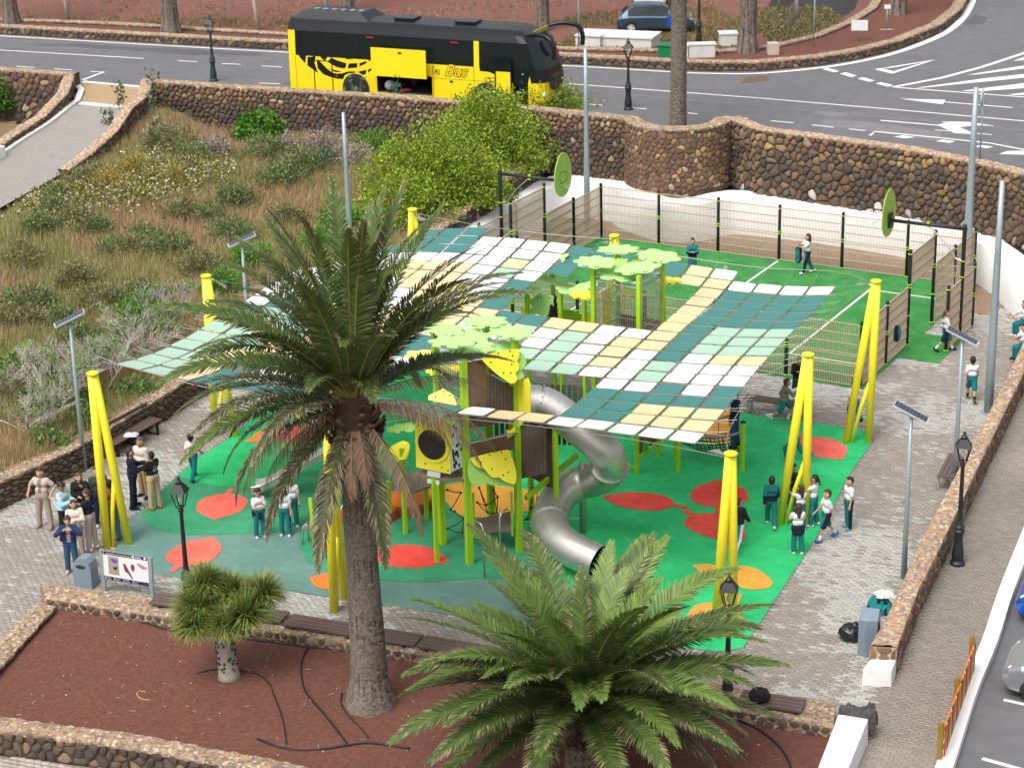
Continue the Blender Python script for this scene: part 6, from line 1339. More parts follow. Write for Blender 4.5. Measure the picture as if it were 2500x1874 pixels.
# rear artwork
for sh in ([(118, 95), (175, 125), (250, 190), (240, 290), (170, 215)], [(270, 205), (310, 208), (365, 195), (372, 210), (360, 290), (405, 415), (340, 370), (268, 320)],
           [(385, 240), (430, 265), (520, 360), (600, 415), (650, 425), (720, 420), (800, 395), (890, 395), (880, 415), (800, 420), (745, 450), (730, 495), (650, 490), (560, 465), (470, 430), (400, 350)],
           [(440, 160), (490, 185), (560, 175), (510, 230), (498, 262), (440, 220)], [(530, 270), (575, 215), (640, 250), (770, 290), (765, 340), (740, 358), (650, 340), (580, 305)], [(560, 105), (625, 125), (632, 170), (590, 150)],
           [(640, 150), (680, 145), (760, 190), (880, 200), (890, 230), (800, 240), (770, 235), (720, 195), (660, 180)], [(800, 295), (910, 288), (912, 345), (790, 358)], [(912, 198), (1000, 178), (1000, 195), (920, 220)], [(938, 290), (1030, 262), (1032, 290), (940, 330)],
           [(1060, 250), (1105, 222), (1095, 240), (1055, 268)], [(920, 400), (1030, 375), (1020, 430), (985, 445)], [(1055, 370), (1140, 330), (1140, 345), (1050, 412)], [(545, 355), (620, 378), (710, 398), (640, 405), (590, 390)], [(378, 115), (420, 140), (405, 165), (390, 150)], [(1020, 160), (1050, 145), (1030, 170)]):
    decal('painted_shape', [to_side(700+x/5.2917, 100+y/5.2917) for x, y in sh], BBLK)
# panel gaps
for x0, x1, z0, z1 in ((1.22, 1.27, .32, 1.62), (2.12, 2.17, .32, 1.68), (1.22, 2.17, 1.62, 1.66), (7.02, 7.04, .32, 1.8), (8.96, 8.98, .5, 1.8), (10.0, 10.03, .35, 1.6), (.33, .345, .35, 1.75), (7.02, 10.0, 1.22, 1.235)): decal('panel_gap', [(x0, z0), (x1, z0), (x1, z1), (x0, z1)], BBLK, off=.003)
for x in (1.7, 3.5, 5.2, 7.05): decal('window_joint', [(x, 1.86), (x+.03, 1.86), (x+.03, 2.85), (x, 2.85)], BBLK, off=-.012)
for x in (3.9, 7.9): decal('marker_light', [(x, 2.78), (x+.36, 2.78), (x+.36, 2.83), (x, 2.83)], DRED, off=.0)
decal('marker_light', [(2.28, .98), (2.4, .98), (2.4, 1.05), (2.28, 1.05)], DORG)
# swept black side window edge at the front
decal('window_sweep', [(9.24, 1.84), (9.24, 1.66), (9.7, 1.64), (10.3, 1.42), (11.4, .98), (11.6, 1.84)], GLS, off=.002)
# hold interior, sill, luggage, raised flap
m = MB(); m.box((5.65, 1.2, .44), (2.66, 2.36, .03)); m.box((5.65, 2.36, .87), (2.66, .03, .85)); m.box((4.33, 1.2, .87), (.02, 2.36, .85)); m.box((6.97, 1.2, .87), (.02, 2.36, .85)); m.box((5.65, 1.2, 1.29), (2.66, 2.36, .02)); m.build('luggage_hold', HOLD, coach)
MB().box((5.65, .02, .46), (2.6, .05, .04)).build('hold_sill', STEEL, coach); MB().box((5.05, .15, .87), (.03, .03, .8)).build('hold_strut', HOLD, coach)
MB().box((5.62, -.42, 1.86), (2.62, .05, 1.22)).build('hold_flap', BYEL, coach)
for x in (4.9, 6.4): MB().bar((x, 0, 1.3), (x, -.40, 1.5), .03).build('flap_arm', STEEL, coach)
MB().box((5.7, -.447, 2.3), (.16, .01, .08)).build('flap_latch', BBLK, coach)
MB().box((7.9, -.006, 1.12), (.16, .01, .08)).build('flap_latch', BBLK, coach)
# lettering in outlined italics
BRWN = M('lettering_brown', (.09, .05, .01), rough=.5, var=0)
for s, x, sz in (('a', 7.08, .52), ('Bus', 7.58, .72)):
    for off, bold, mt in ((.004, .028, BRWN), (.0075, -.004, BYEL)):
        me = text_mesh(s, sz, 'lettering', .38, bold); o = link('lettering', me, coach, mt); o.location = (x, -off, 1.36); o.rotation_euler = (R(90), 0, 0)
decal('lettering', [(6.99, 1.42), (7.03, 1.42), (7.12, 1.78), (7.09, 1.78)], BRWN)
for cx_ in (9.62, 9.85):
    m = MB()
    for q in range(9): a0 = R(40+q*31); a1 = R(40+(q+1)*31); m.bar(side(cx_+.16*math.cos(a0), 1.30+.11*math.sin(a0)), side(cx_+.16*math.cos(a1), 1.30+.11*math.sin(a1)), .025, .006, (0, 1, 0))
    m.build('emblem', BRWN, coach)
# door leaf swung out beside the doorway
MB().box((10.38, -.10, 1.02), (.72, .045, 1.4)).build('door', BYEL, coach); dr = coach.children[-1]
MB().box((10.38, -.10, 1.98), (.72, .04, .55)).build('door_window', GLS, dr)
m = MB(); [m.box((x, -.13, 1.3), (.05, .03, 1.95)) for x in (10.02, 10.74)]; m.box((10.38, -.13, 2.28), (.74, .03, .05)); m.build('door_frame', BBLK, dr)
o = MB().box((10.22, -.128, .72), (.17, .008, .17)).build('badge', M('badge_blue', (.05, .12, .42), rough=.4, var=0), dr); me = text_mesh('f', .2, 'lettering'); t_ = link('lettering', me, dr, HWH); t_.location = (10.19, -.134, .66); t_.rotation_euler = (R(90), 0, 0)
MB().box((10.5, -.128, .72), (.17, .008, .17)).build('badge', M('badge_pale', (.6, .5, .4), rough=.4, var=.1), dr)
me = text_mesh('BUS', .1, 'lettering')
m = MB(); m.box((11.12, 1.0, 1.1), (.7, .03, 1.6)); m.box((11.12, .5, .31), (.7, 1.0, .03)); m.box((10.78, .5, 1.1), (.02, 1.0, 1.6)); m.box((11.46, .5, 1.1), (.02, 1.0, 1.6)); m.build('doorway', HOLD, coach)
# wheels
def wheel(x, near=True):
    y = .0 if near else BW_
    w_ = empty('wheel', (x, y+(.10 if near else -.10), .52)); w_.parent = coach; w_.matrix_parent_inverse = Matrix.Identity(4); s = -1 if near else 1
    def disc(name, r0, r1, y0, y1, mt, n=26):
        m = MB(); v = []; 
        for rr, yy in ((r0, y0), (r1, y0), (r1, y1), (r0, y1)):
            for j in range(n): a = 2*math.pi*j/n; v.append((rr*math.cos(a), yy*s, rr*math.sin(a)))
        fs = []
        for k in range(3):
            for j in range(n): fs.append((k*n+j, k*n+(j+1) % n, (k+1)*n+(j+1) % n, (k+1)*n+j))
        fs.append(tuple(3*n+j for j in range(n))); m.add(v, fs); return m.build(name, mt, w_, smooth=False)
    disc('tyre', .30, .52, -.1, .15, TYRE); disc('rim', .05, .31, .0, .12, RIM); disc('hub', .02, .12, .1, .17, RIM)
    m = MB()
    for q in range(10): a = 2*math.pi*q/10; m.ball((.2*math.cos(a), .125*s, .2*math.sin(a)), .03, 5, 4)
    m.build('wheel_holes', TYRE, w_); w_.children[-1]['kind'] = 'stuff'
    decal('wheel_arch', [(x+.66*math.cos(a), .30+max(0, .22+.66*math.sin(a))) for a in np.linspace(math.pi*1.1, -.1*math.pi, 18)], HOLD, off=.008) if near else None
for x in (3.28, 9.52): wheel(x); wheel(x, False)
# roof: air conditioning pod with fans, two hatches
m = MB(); pd = [(.15, .35), (3.9, .35), (3.9, 2.2), (.15, 2.2)]; v = [(x, y, 3.34) for x, y in pd]+[(.5, .62, 3.70), (3.3, .62, 3.70), (3.3, 1.93, 3.70), (.5, 1.93, 3.70)]; m.add(v, [(4, 5, 6, 7), (0, 1, 5, 4), (1, 2, 6, 5), (2, 3, 7, 6), (3, 0, 4, 7)]); pod = m.build('roof_pod', BBLK, coach)
for k in range(6): MB().lathe((.95+.44*k, 1.1, 3.71), [(.15, 0), (.15, .02), (.12, .03)], 14).build('fan_grille', RIM, pod)
for x in (5.3, 8.2): MB().box((x, 1.25, 3.50), (.95, .75, .09)).build('roof_hatch', BBLK, coach)
# front: windscreen wiper panel, lights, mirrors, sign
MB().add([(12.235, .45, 1.32), (12.235, 2.1, 1.32), (12.25, 1.9, .95), (12.25, 1.275, .78), (12.25, .65, .95)], [(0, 4, 3, 2, 1)]).build('front_mask', BBLK, coach)
for y in (.28, 2.27): MB().ball((12.12, y, .78), .2, 10, 6, (.45, 1.1, .6)).build('headlamp', LAMP, coach, smooth=True)
for s, y in ((-1, .12), (1, 2.43)):
    P = smooth_path([(11.35, y, 3.25), (12.0, y+s*.25, 3.38), (12.6, y+s*.42, 3.25), (12.8, y+s*.45, 2.85), (12.78, y+s*.45, 2.45)], 4); m = MB(); m.tube(P, [.06, .07, .08, .09]+[.1]*(len(P)-5)+[.12], 8); mr = m.build('mirror', BBLK, coach, smooth=True)
MB().box((11.55, 1.275, 3.30), (.06, 1.5, .16)).build('route_sign', M('sign_amber', (.45, .30, .02), rough=.5, var=.3, scale=30), coach); MB().box((12.24, 1.3, .55), (.02, .5, .12)).build('number_plate', HWH, coach)
# luggage in the hold: things of their own
CLOTHM = M('cloth', rough=.95, var=.12, scale=8, attr=True)
mw = Matrix.Translation((b0.x, b0.y, ZR)) @ Matrix.Rotation(math.atan2(bd.y, bd.x), 4, 'Z')
for x, y, c, nm, lbl, sz in ((4.75, .4, (.55, .6, .58), 'holdall', 'pale holdall in the open luggage hold of the coach', (.5, .4, .45)), (5.0, .35, (.03, .35, .45), 'holdall', 'turquoise bag beside a pale holdall in the luggage hold', (.35, .35, .4)), (5.55, .35, (.5, .04, .14), 'folded_blanket', 'crimson blanket lying on the floor of the luggage hold', (.55, .4, .14)), (5.4, 1.5, (.03, .06, .15), 'backpack', 'dark blue backpack deep in the luggage hold', (.4, .4, .5))):
    m = MB(); m.cc = c; m.ball((0, 0, sz[2]/2), .5, 12, 8, (sz[0], sz[1], sz[2])); o = m.build(nm, CLOTHM, smooth=True); o.location = mw @ Vector((x, y, .46)); o.rotation_euler = (0, 0, .3); tag(o, lbl, 'luggage')
# ---------------- cars ----------------
def car(loc, rz, paint, lbl, cat='car', L=3.85, W=1.68, H=1.43, boxy=0.0, hub=RIM):
    th = empty('parked_car', loc, rz, lbl, cat); hw = W/2
    S = [(0, .34, .62, .62, .80), (.05, .24, .78, .80, .90), (.28, .22, .86, 1.0, .97), (.55, .22, .90, 1.26, 1.0), (.85, .22, .90, H-.03, 1.0), (1.6, .22, .90, H, 1.0), (2.2, .22, .88, H-.04, 1.0), (2.55, .22, .88, H-.2, 1.0), (3.0, .22, .86, .92, 1.0), (3.45, .22, .78, .82, .96), (3.72, .24, .66, .68, .88), (3.85, .36, .52, .53, .72)]
    S = [(x*L/3.85, a, b*(H/1.43), (c if c < 1.0 else c)*(1 if c >= 1 else H/1.43), w_) for x, a, b, c, w_ in S]
    v = []; f = []; mi = []
    for x, zl, zb, zr, w_ in S:
        cabh = zr-zb; wr = hw*w_*(.93-.26*min(max(cabh/.5, 0), 1)); h = [(hw*w_*.93, zl), (hw*w_, zl+.2*(zb-zl)), (hw*w_, zb-.12*(zb-zl)), (hw*w_*.95, zb), (wr, zr-.06*min(cabh, .5)-.005), (wr*.8, zr)]
        v += [(x, -y, z) for y, z in h]+[(x, y, z) for y, z in h[::-1]]
    n = 12
    for i in range(len(S)-1):
        ca, cb = S[i][3]-S[i][2], S[i+1][3]-S[i+1][2]
        for j in range(n-1):
            a = i*n+j; f.append((a, a+n, a+n+1, a+1)); g = 0
            if j in (3, 7) and ca > .28 and cb > .28: g = 1
            if j in (4, 5, 6) and abs(S[i][3]-S[i+1][3]) > .13 and max(ca, cb) > .3: g = 1
            mi.append(g)
        f.append((i*n+11, i*n+n+11, i*n+n, i*n)); mi.append(2)
    f.append(tuple(range(n))); mi.append(0); f.append(tuple((len(S)-1)*n+j for j in range(n-1, -1, -1))); mi.append(0)
    m = MB(); m.v = v; m.f = f; m.m = mi; m.c = [None]*len(f); body = m.build('body', [paint, GLS, HOLD], th, smooth=False)
    md = body.modifiers.new('round', 'BEVEL'); md.width = .03; md.segments = 2; md.limit_method = 'ANGLE'; md.angle_limit = R(28)
    k = L/3.85
    for x in (.70*k, 3.12*k):
        for s in (-1, 1):
            y = s*(hw-.06); w_ = empty('wheel', (x, y, .31)); w_.parent = th
            def ring(nm, r1, y0, mt):
                m = MB(); nn = 22; vv = [(r1*math.cos(2*math.pi*j/nn), y0*s, r1*math.sin(2*math.pi*j/nn)) for j in range(nn)]+[(r1*math.cos(2*math.pi*j/nn), -.1*s, r1*math.sin(2*math.pi*j/nn)) for j in range(nn)]
                m.add(vv, [tuple(range(nn)), tuple(range(2*nn-1, nn-1, -1))]+[(j, (j+1) % nn, nn+(j+1) % nn, nn+j) for j in range(nn)]).build(nm, mt, w_)
            ring('tyre', .31, .085, TYRE); ring('rim', .20, .095, hub)
            m = MB(); [m.bar((0, .099*s, 0), (.19*math.cos(a), .099*s, .19*math.sin(a)), .05, .012, (0, 1, 0)) for a in np.linspace(0, 2*math.pi, 6)[:-1]]; m.build('spokes', LAMP, w_)
            m = MB(); aa = np.linspace(math.pi*1.02, -.02*math.pi, 14); m.add([(x+.38*math.cos(a), s*(hw+.003), .31+.38*math.sin(a)) for a in aa], [tuple(range(14))]); m.build('wheel_arch', HOLD, th)
    for s in (-1, 1):
        MB().ball((3.62*k, s*hw*.68, .64*H/1.43), .17, 10, 6, (.9, .8, .45)).build('headlight', LAMP, th, smooth=True); MB().ball((.10*k, s*hw*.74, .78*H/1.43), .14, 8, 6, (.5, .8, 1)).build('tail_light', DRED, th, smooth=True)
        MB().ball((2.62*k, s*(hw+.08), .96*H/1.43), .1, 8, 6, (.6, 1, .7)).build('door_mirror', paint, th, smooth=True); MB().box((1.55*k, s*(hw+.004), .78*H/1.43), (.2, .02, .035)).build('door_handle', paint, th)
        m = MB(); m.box((1.38*k, s*(hw+.002), .56*H/1.43), (.012, .006, .62)); m.box((2.45*k, s*(hw+.002), .56*H/1.43), (.012, .006, .62)); m.build('door_gap', HOLD, th); th.children[-1]['kind'] = 'stuff'
    MB().box((3.80*k, 0, .42), (.06, W*.55, .16)).build('grille', HOLD, th); MB().box((3.84*k, 0, .36), (.02, .5, .11)).build('number_plate', HWH, th); MB().box((1.95*k, 0, .30), (2.2*k, W+.012, .05)).build('side_trim', HOLD, th)
    return th
CBLU = M('paint_petrol', (.055, .105, .145), rough=.28, metal=.55, var=.05, spec=.6); CSIL = M('paint_silver', (.42, .44, .46), rough=.28, metal=.7, var=.04, spec=.6); CBRT = M('paint_blue', (.008, .09, .45), rough=.22, metal=.35, var=.05, spec=.7); CWHT = M('paint_white', (.7, .7, .7), rough=.35, var=.04)
c0 = G(1506, 78, ZR+.05); car((c0.x, c0.y, ZR+.06), R(-3), CBLU, 'dark petrol blue hatchback parked on the dry grass across the road')
c0 = G(1585, 22, ZR+.05); car((c0.x, c0.y, ZR+.06), R(80), CWHT, 'white van mostly hidden behind the bastion palm trunk', 'van', 4.6, 1.85, 1.9)
fr = R(158); c0 = G(2452, 1672, -.1); car((c0.x-4.3*math.cos(fr)+.05, c0.y-4.3*math.sin(fr)+.15, -.10), fr, CSIL, 'silver car nosing in from the right edge of the parking', 'car', 4.3, 1.82, 1.58)
c0 = G(2482, 1500, -.1); car((c0.x-4.1*math.cos(fr)+.08, c0.y-4.1*math.sin(fr)+.2, -.10), fr, CBRT, 'bright blue car just showing its nose at the right edge', 'car', 4.1, 1.75, 1.5)
# ---------------- lamps, poles, signs, benches ----------------
IRON = M('cast_iron', (.014, .015, .016), rough=.5, var=.15, spec=.5); LGLS = M('lamp_glass', (.55, .58, .55), rough=.2, var=.1); GALV = M('galvanised', (.33, .40, .43), rough=.45, metal=.35, var=.08, scale=4); PVC = M('pv_cell', (.03, .04, .07), rough=.2, var=.15, scale=20); PVF = M('pv_frame', (.62, .65, .67), rough=.4, metal=.4); WOOD = M('bench_slat', (.125, .085, .075), rough=.6, var=.14, scale=5, bump=.2)
def lantern(p, lbl, h=3.55, mat=IRON):
    th = empty('street_lamp', p, 0, lbl, 'street lamp', 'classic lantern lamps'); k = h/3.55
    MB().lathe((0, 0, 0), [(.20, 0), (.20, .06), (.15, .12), (.16, .3), (.13, .5), (.11, .62), (.11, .85), (.145, .9), (.145, .95), (.11, 1.0), (.135, 1.06), (.10, 1.12), (.065, 1.25), (.055, 2.0*k), (.048, 2.72*k), (.07, 2.75*k), (.07, 2.79*k), (.03, 2.83*k)], 14).build('post', mat, th, smooth=False)
    m = MB(); z0 = 2.86*k; hh = .42
    for a in (0, 1, 2, 3): ca, sa = math.cos(a*math.pi/2+.6), math.sin(a*math.pi/2+.6); m.bar((ca*.11, sa*.11, z0), (ca*.24, sa*.24, z0+hh), .022)
    q0 = [(math.cos(a*math.pi/2+.6), math.sin(a*math.pi/2+.6)) for a in range(4)]
    for a in range(4): m.bar((q0[a][0]*.11, q0[a][1]*.11, z0), (q0[(a+1) % 4][0]*.11, q0[(a+1) % 4][1]*.11, z0), .02); m.bar((q0[a][0]*.24, q0[a][1]*.24, z0+hh), (q0[(a+1) % 4][0]*.24, q0[(a+1) % 4][1]*.24, z0+hh), .024)
    m.bar((0, 0, z0-.06), (0, 0, z0+.06), .05); m.build('lantern_frame', mat, th)
    m = MB(); v = [(x*.29, y*.29, z0+hh) for x, y in q0]+[(x*.12, y*.12, z0+hh+.2) for x, y in q0]; m.add(v, [(3, 2, 1, 0), (4, 5, 6, 7)]+[(i, (i+1) % 4, 4+(i+1) % 4, 4+i) for i in range(4)]); m.lathe((0, 0, z0+hh+.2), [(.07, 0), (.09, .05), (.05, .09), (.03, .13), (.045, .17), (.01, .2)], 8); m.build('lantern_roof', mat, th)
    MB().lathe((0, 0, z0+.12), [(.03, 0), (.05, .06), (.04, .14), (.01, .18)], 8).build('bulb', LGLS, th, smooth=True)
    return th
lantern(G(2337, 1376), 'black lantern lamp on the walkway right of the rubble wall'); p = G(436, 1178, 3.5); lantern((p.x, p.y, 0), 'black lantern lamp above the dragon tree'); p = G(1777, 1622, 1.05); lantern((p.x, p.y, 0), 'black lantern lamp among the fronds of the low palm', 3.1)
p = G(522, 198, ZR); lantern((p.x, p.y, ZR), 'blue-green lantern lamp on the road left of the coach', 2.75, M('painted_iron', (.02, .035, .04), rough=.5, var=.15)); p = G(1534, 268, ZR); lantern((p.x, p.y, ZR), 'black lantern lamp on the road right of the coach', 2.75); lantern(G(1706, 110, ZR+.05), 'black lantern lamp on the grass right of the bastion palm', 3.5)
def pole(p, h, r, lbl, name='light_pole'):
    th = empty(name, p, 0, lbl, 'pole', 'tall grey poles round the plaza'); MB().lathe((0, 0, 0), [(r*1.25, 0), (r*1.2, h*.3), (r*.9, h*.7), (r*.72, h)], 12).build('shaft', GALV, th, smooth=True); MB().box((0, 0, .012), (.4, .4, .024)).build('base_plate', GALV, th); return th
p = G(838, 275, 7.3); pole((p.x, p.y, float(zg(p.x, p.y))), 7.3-float(zg(p.x, p.y)), .085, 'grey pole rising from the wild garden behind the tall palm')
pole(G(1434, 567), 7.4, .10, 'tall grey pole left of the bastion behind the court corner'); pole(G(2356, 706), 7.4, .13, 'tall grey pole behind the right corner of the court'); p = G(2447, 441, 7.3); pole((p.x, p.y, 0), 7.3, .11, 'tall grey pole at the right beside the walkway wall')
def solar(p, h, rz, lbl, tilt=25, L=.95):
    th = empty('solar_lamp', p, rz, lbl, 'solar lamp', 'solar street lamps'); MB().lathe((0, 0, 0), [(.075, 0), (.06, h*.5), (.045, h)], 10).build('shaft', GALV, th, smooth=True)
    c, s = math.cos(R(tilt)), math.sin(R(tilt)); X = (c, 0, -s); Y = (0, 1, 0); Z = (s, 0, c)
    hd = MB().box((0, 0, h+.02), (L, .36, .05), X=X, Y=Y, Z=Z).build('lamp_head', PVF, th); MB().box((-.0, 0, h-.03), (.45, .2, .07), X=X, Y=Y, Z=Z).build('driver_box', GALV, th)
    for i in range(9):
        for j in range(3): MB().box(Vector((0, 0, h+.047))+Vector(X)*((i-4)*.098)+Vector(Y)*((j-1)*.108), (.094, .110, .008), X=X, Y=Y, Z=Z).build('solar_cell', PVC, hd)
    return th
solar(G(207, 1146), 4.65, R(195), 'solar lamp on a grey pole left of the leftmost mast', 22); p = G(590, 587, 4.65); solar((p.x, p.y, 0), 4.65, R(195), 'solar lamp half hidden behind the palm at the garden wall', 20)
p = G(2225, 1008, 4.5); solar((p.x, p.y, 0), 4.5, R(-22), 'solar lamp standing on the plaza right of the masts', 24); p = G(2350, 822, 4.5); solar((p.x, p.y, 0), 4.5, R(-22), 'solar lamp beside the walking girl with a backpack', 24)
# information board
bA, bB = G(255, 1442), G(372, 1462); db, nb_ = vplane(bA, bB); ib = empty('information_board', (bA+bB)/2, 0, 'white and navy information board on two grey posts', 'sign')
for p, x0, y0 in ((bA, 248, 1340), (bB, 366, 1360)): t = RP(x0, y0, p, nb_); MB().bar(p, t, .11, .06, nb_).build('post', GALV, ib, True)
BT = dict(a=(249, 1341), b=(361, 1358), c=(366, 1431), d=(255, 1412)); Q = [RP(*BT[k], bA, nb_) for k in 'abcd']
def on_board(u, v_, off=.0): p = Q[0].lerp(Q[1], u).lerp(Q[3].lerp(Q[2], u), v_); return p+nb_*off
def bpatch(name, u0, v0, u1, v1, mat, off, par): 
    P = [on_board(u, v_, off) for u, v_ in ((u0, v1), (u1, v1), (u1, v0), (u0, v0))]; v = P+[p-nb_*.004 for p in P]; return MB().add(v, [(0, 1, 2, 3), (7, 6, 5, 4), (0, 4, 5, 1), (1, 5, 6, 2), (2, 6, 7, 3), (3, 7, 4, 0)]).build(name, mat, par, True)
NAVY = M('print_navy', (.012, .016, .05), rough=.5, var=0); PWH = M('print_white', (.72, .74, .76), rough=.5, var=.03)
brd = bpatch('panel', 0, 0, 1, 1, PWH, .03, ib); bpatch('header', .005, .01, .995, .125, NAVY, .034, brd); bpatch('footer', .005, .865, .995, .99, NAVY, .034, brd)
bpatch('map_print', .13, .17, .36, .78, M('print_sand', (.36, .29, .24), rough=.6, var=.15, scale=20), .034, brd)
def bpoly(name, pts, mat, off=.037):
    P = [on_board(u, v_, off) for u, v_ in pts]; k = len(P); a = sum(pts[i][0]*pts[(i+1) % k][1]-pts[(i+1) % k][0]*pts[i][1] for i in range(k)); MB().add(P, [tuple(range(k)) if a < 0 else tuple(range(k-1, -1, -1))]).build(name, mat, brd, True)
PBL = M('print_blue', (.10, .10, .40), rough=.5, var=.1); PRD = M('print_red', (.22, .05, .06), rough=.5, var=.3, scale=60); PPK = M('print_pink', (.45, .24, .27), rough=.5, var=.1)
bpoly('drawing', [(.18, .27), (.22, .22), (.33, .27), (.35, .33), (.29, .38), (.24, .38)], PBL); bpoly('drawing', [(.22, .50), (.26, .52), (.32, .48), (.33, .54), (.29, .58), (.30, .66), (.25, .58)], NAVY)
bpoly('drawing', [(.46, .36), (.50, .33), (.53, .42), (.56, .5), (.60, .62), (.66, .8), (.63, .82), (.56, .66), (.50, .62), (.47, .5)], PRD); bpoly('drawing', [(.62, .40), (.66, .30), (.71, .38), (.70, .52), (.66, .56), (.63, .5)], PRD); bpoly('drawing', [(.76, .27), (.80, .25), (.98, .36), (.96, .42), (.88, .44), (.80, .36)], PPK)
def btext(s, size, u, v_, mat, bold=0.0):
    me = text_mesh(s, size, 'lettering', 0, bold); o = link('lettering', me, brd, mat, True); X = (Q[1]-Q[0]).normalized(); Z = nb_; Y = Z.cross(X); p = on_board(u, v_, .0375)
    o.matrix_world = Matrix(((X.x, Y.x, Z.x, p.x), (X.y, Y.y, Z.y, p.y), (X.z, Y.z, Z.z, p.z), (0, 0, 0, 1)))
btext('Ayuntamiento de Tinajo | Parque Infantil El Morro', .052, .09, .095, PWH); btext('GOBIERNO', .032, .73, .065, PWH); btext('DE CANARIAS', .032, .73, .11, PWH)
for u in (.03, .235, .44, .645):
    for v_ in (.89, .925, .96): bpatch('legend_mark', u, v_-.012, u+.014, v_+.012, PWH, .038, brd); bpatch('legend_line', u+.024, v_-.007, u+.024+rnd.uniform(.09, .14), v_+.007, M('print_grey', (.3, .32, .4), rough=.5, var=.4, scale=90), .038, brd)
bpatch('legend_box', .82, .88, .98, .975, M('print_navy2', (.03, .04, .09), rough=.5, var=.6, scale=60), .038, brd); bpatch('crest', .03, .02, .055, .11, DORG, .038, brd)
for u in (.69, .945): MB().prism([(.035*math.cos(a), .035*math.sin(a)) for a in np.linspace(0, 6.283, 15)[:-1]], on_board(u, .065, .036), (Q[1]-Q[0]).normalized(), nb_.cross((Q[1]-Q[0]).normalized()), .003).build('emblem', PWH, brd, True)
# litter bins
BING = M('bin_grey', (.19, .25, .30), rough=.5, var=.08, scale=3)
p = G(213, 1428); b_ = empty('litter_bin', p, R(-20), 'blue-grey dome-topped litter bin beside the information board', 'bin'); out = [(-.26, 0), (.26, 0), (.26, .55), (.22, .72), (.12, .82), (-.02, .84), (-.14, .80), (-.22, .70), (-.26, .55)]
MB().prism(out, (0, .17, 0), (1, 0, 0), (0, 0, 1), .36).build('body', BING, b_); MB().ball((-.02, -.19, .60), .15, 12, 6, (1, .12, .38)).build('opening', HOLD, b_)
p = G(2118, 1592); b_ = empty('litter_bin', p, R(-18), 'tall grey wedge-topped litter bin against the end of the rubble wall', 'bin'); MB().prism([(-.21, -.2), (.0, -.28), (.23, -.18), (.25, .2), (-.2, .2)], (0, 0, 0), (1, 0, 0), (0, 1, 0), .95).build('body', BING, b_)
MB().add([(-.21, -.2, .95), (0, -.28, .95), (.23, -.18, .95), (.25, .2, .95), (-.2, .2, .95), (-.2, .16, 1.1), (.22, .16, 1.1), (.0, -.2, 1.03)], [(0, 1, 7), (1, 2, 7), (2, 6, 7), (2, 3, 6), (3, 4, 5, 6), (4, 0, 5), (0, 7, 5), (5, 7, 6)]).build('lid', BING, b_); MB().ball((.20, -.08, .80), .1, 10, 6, (.7, 1, 1)).build('opening', HOLD, b_); MB().box((-.02, -.255, .45), (.025, .03, .6), R(20)).build('seam', HOLD, b_)
# benches: slats laid on the planter wall
def wall_bench(xa, ya, xb, yb, lbl):
    A, B = G(xa, ya, .53), G(xb, yb, .53); d = (B-A); L = d.length; d.normalize(); n_ = Vector((-d.y, d.x, 0)); th = empty('wall_bench', A, 0, lbl, 'bench', 'slatted benches on the planter wall')
    for k in range(4): c = A.lerp(B, .5)+n_*(.075+.155*k); MB().box(c, (L, .125, .05), math.atan2(d.y, d.x)).build('slat', WOOD, th, True)
    for t in (.08, .5, .92): c = A.lerp(B, t)+n_*.3-Z3*.05; MB().box(c, (.06, .6, .05), math.atan2(d.y, d.x)).build('bracket', IRON, th, True)
wall_bench(362, 1472, 682, 1520, 'slatted bench on the planter wall behind the dragon tree'); wall_bench(688, 1525, 1010, 1577, 'slatted bench on the planter wall behind the tall palm trunk'); wall_bench(1015, 1578, 1330, 1632, 'slatted bench on the planter wall at the left side of the low palm'); wall_bench(1800, 1715, 1955, 1738, 'short slatted bench on the planter wall near the lava rock')
def bench(c, rz, L, lbl, back=False, n=4):
    th = empty('bench', c, rz, lbl, 'bench', 'brown slatted benches on the plaza')
    for k in range(n): MB().box((0, -.18+.12*k, .45), (L, .1, .035)).build('slat', WOOD, th)
    for x in (-L*.42, 0, L*.42):
        m = MB(); m.box((x, -.17, .22), (.06, .06, .44)); m.box((x, .2, .22), (.06, .06, .44)); m.box((x, .01, .02), (.06, .42, .03)); m.box((x, .01, .42), (.06, .42, .03)); m.build('leg_frame', GALV if not back else IRON, th)
    if back:
        for k in range(3): MB().box((0, .26+.03*k, .6+.14*k), (L, .03, .11), Y=(0, 1, .25), X=(1, 0, 0), Z=(0, -.25, 1)).build('back_slat', WOOD, th)
        for x in (-L*.42, L*.42): MB().bar((x, .22, .42), (x, .36, .95), .04).build('back_post', IRON, th)
    return th
bench(G(1898, 1012), R(-24), 2.1, 'brown slatted bench with grey legs beside the two running boys'); bench(G(302, 1080)+Vector((.35, -.2, 0)), R(62), 2.3, 'brown bench with a backrest against the low garden wall', True); bench(G(2320, 1172), R(68), 1.8, 'brown bench against the plaza side of the rubble wall')
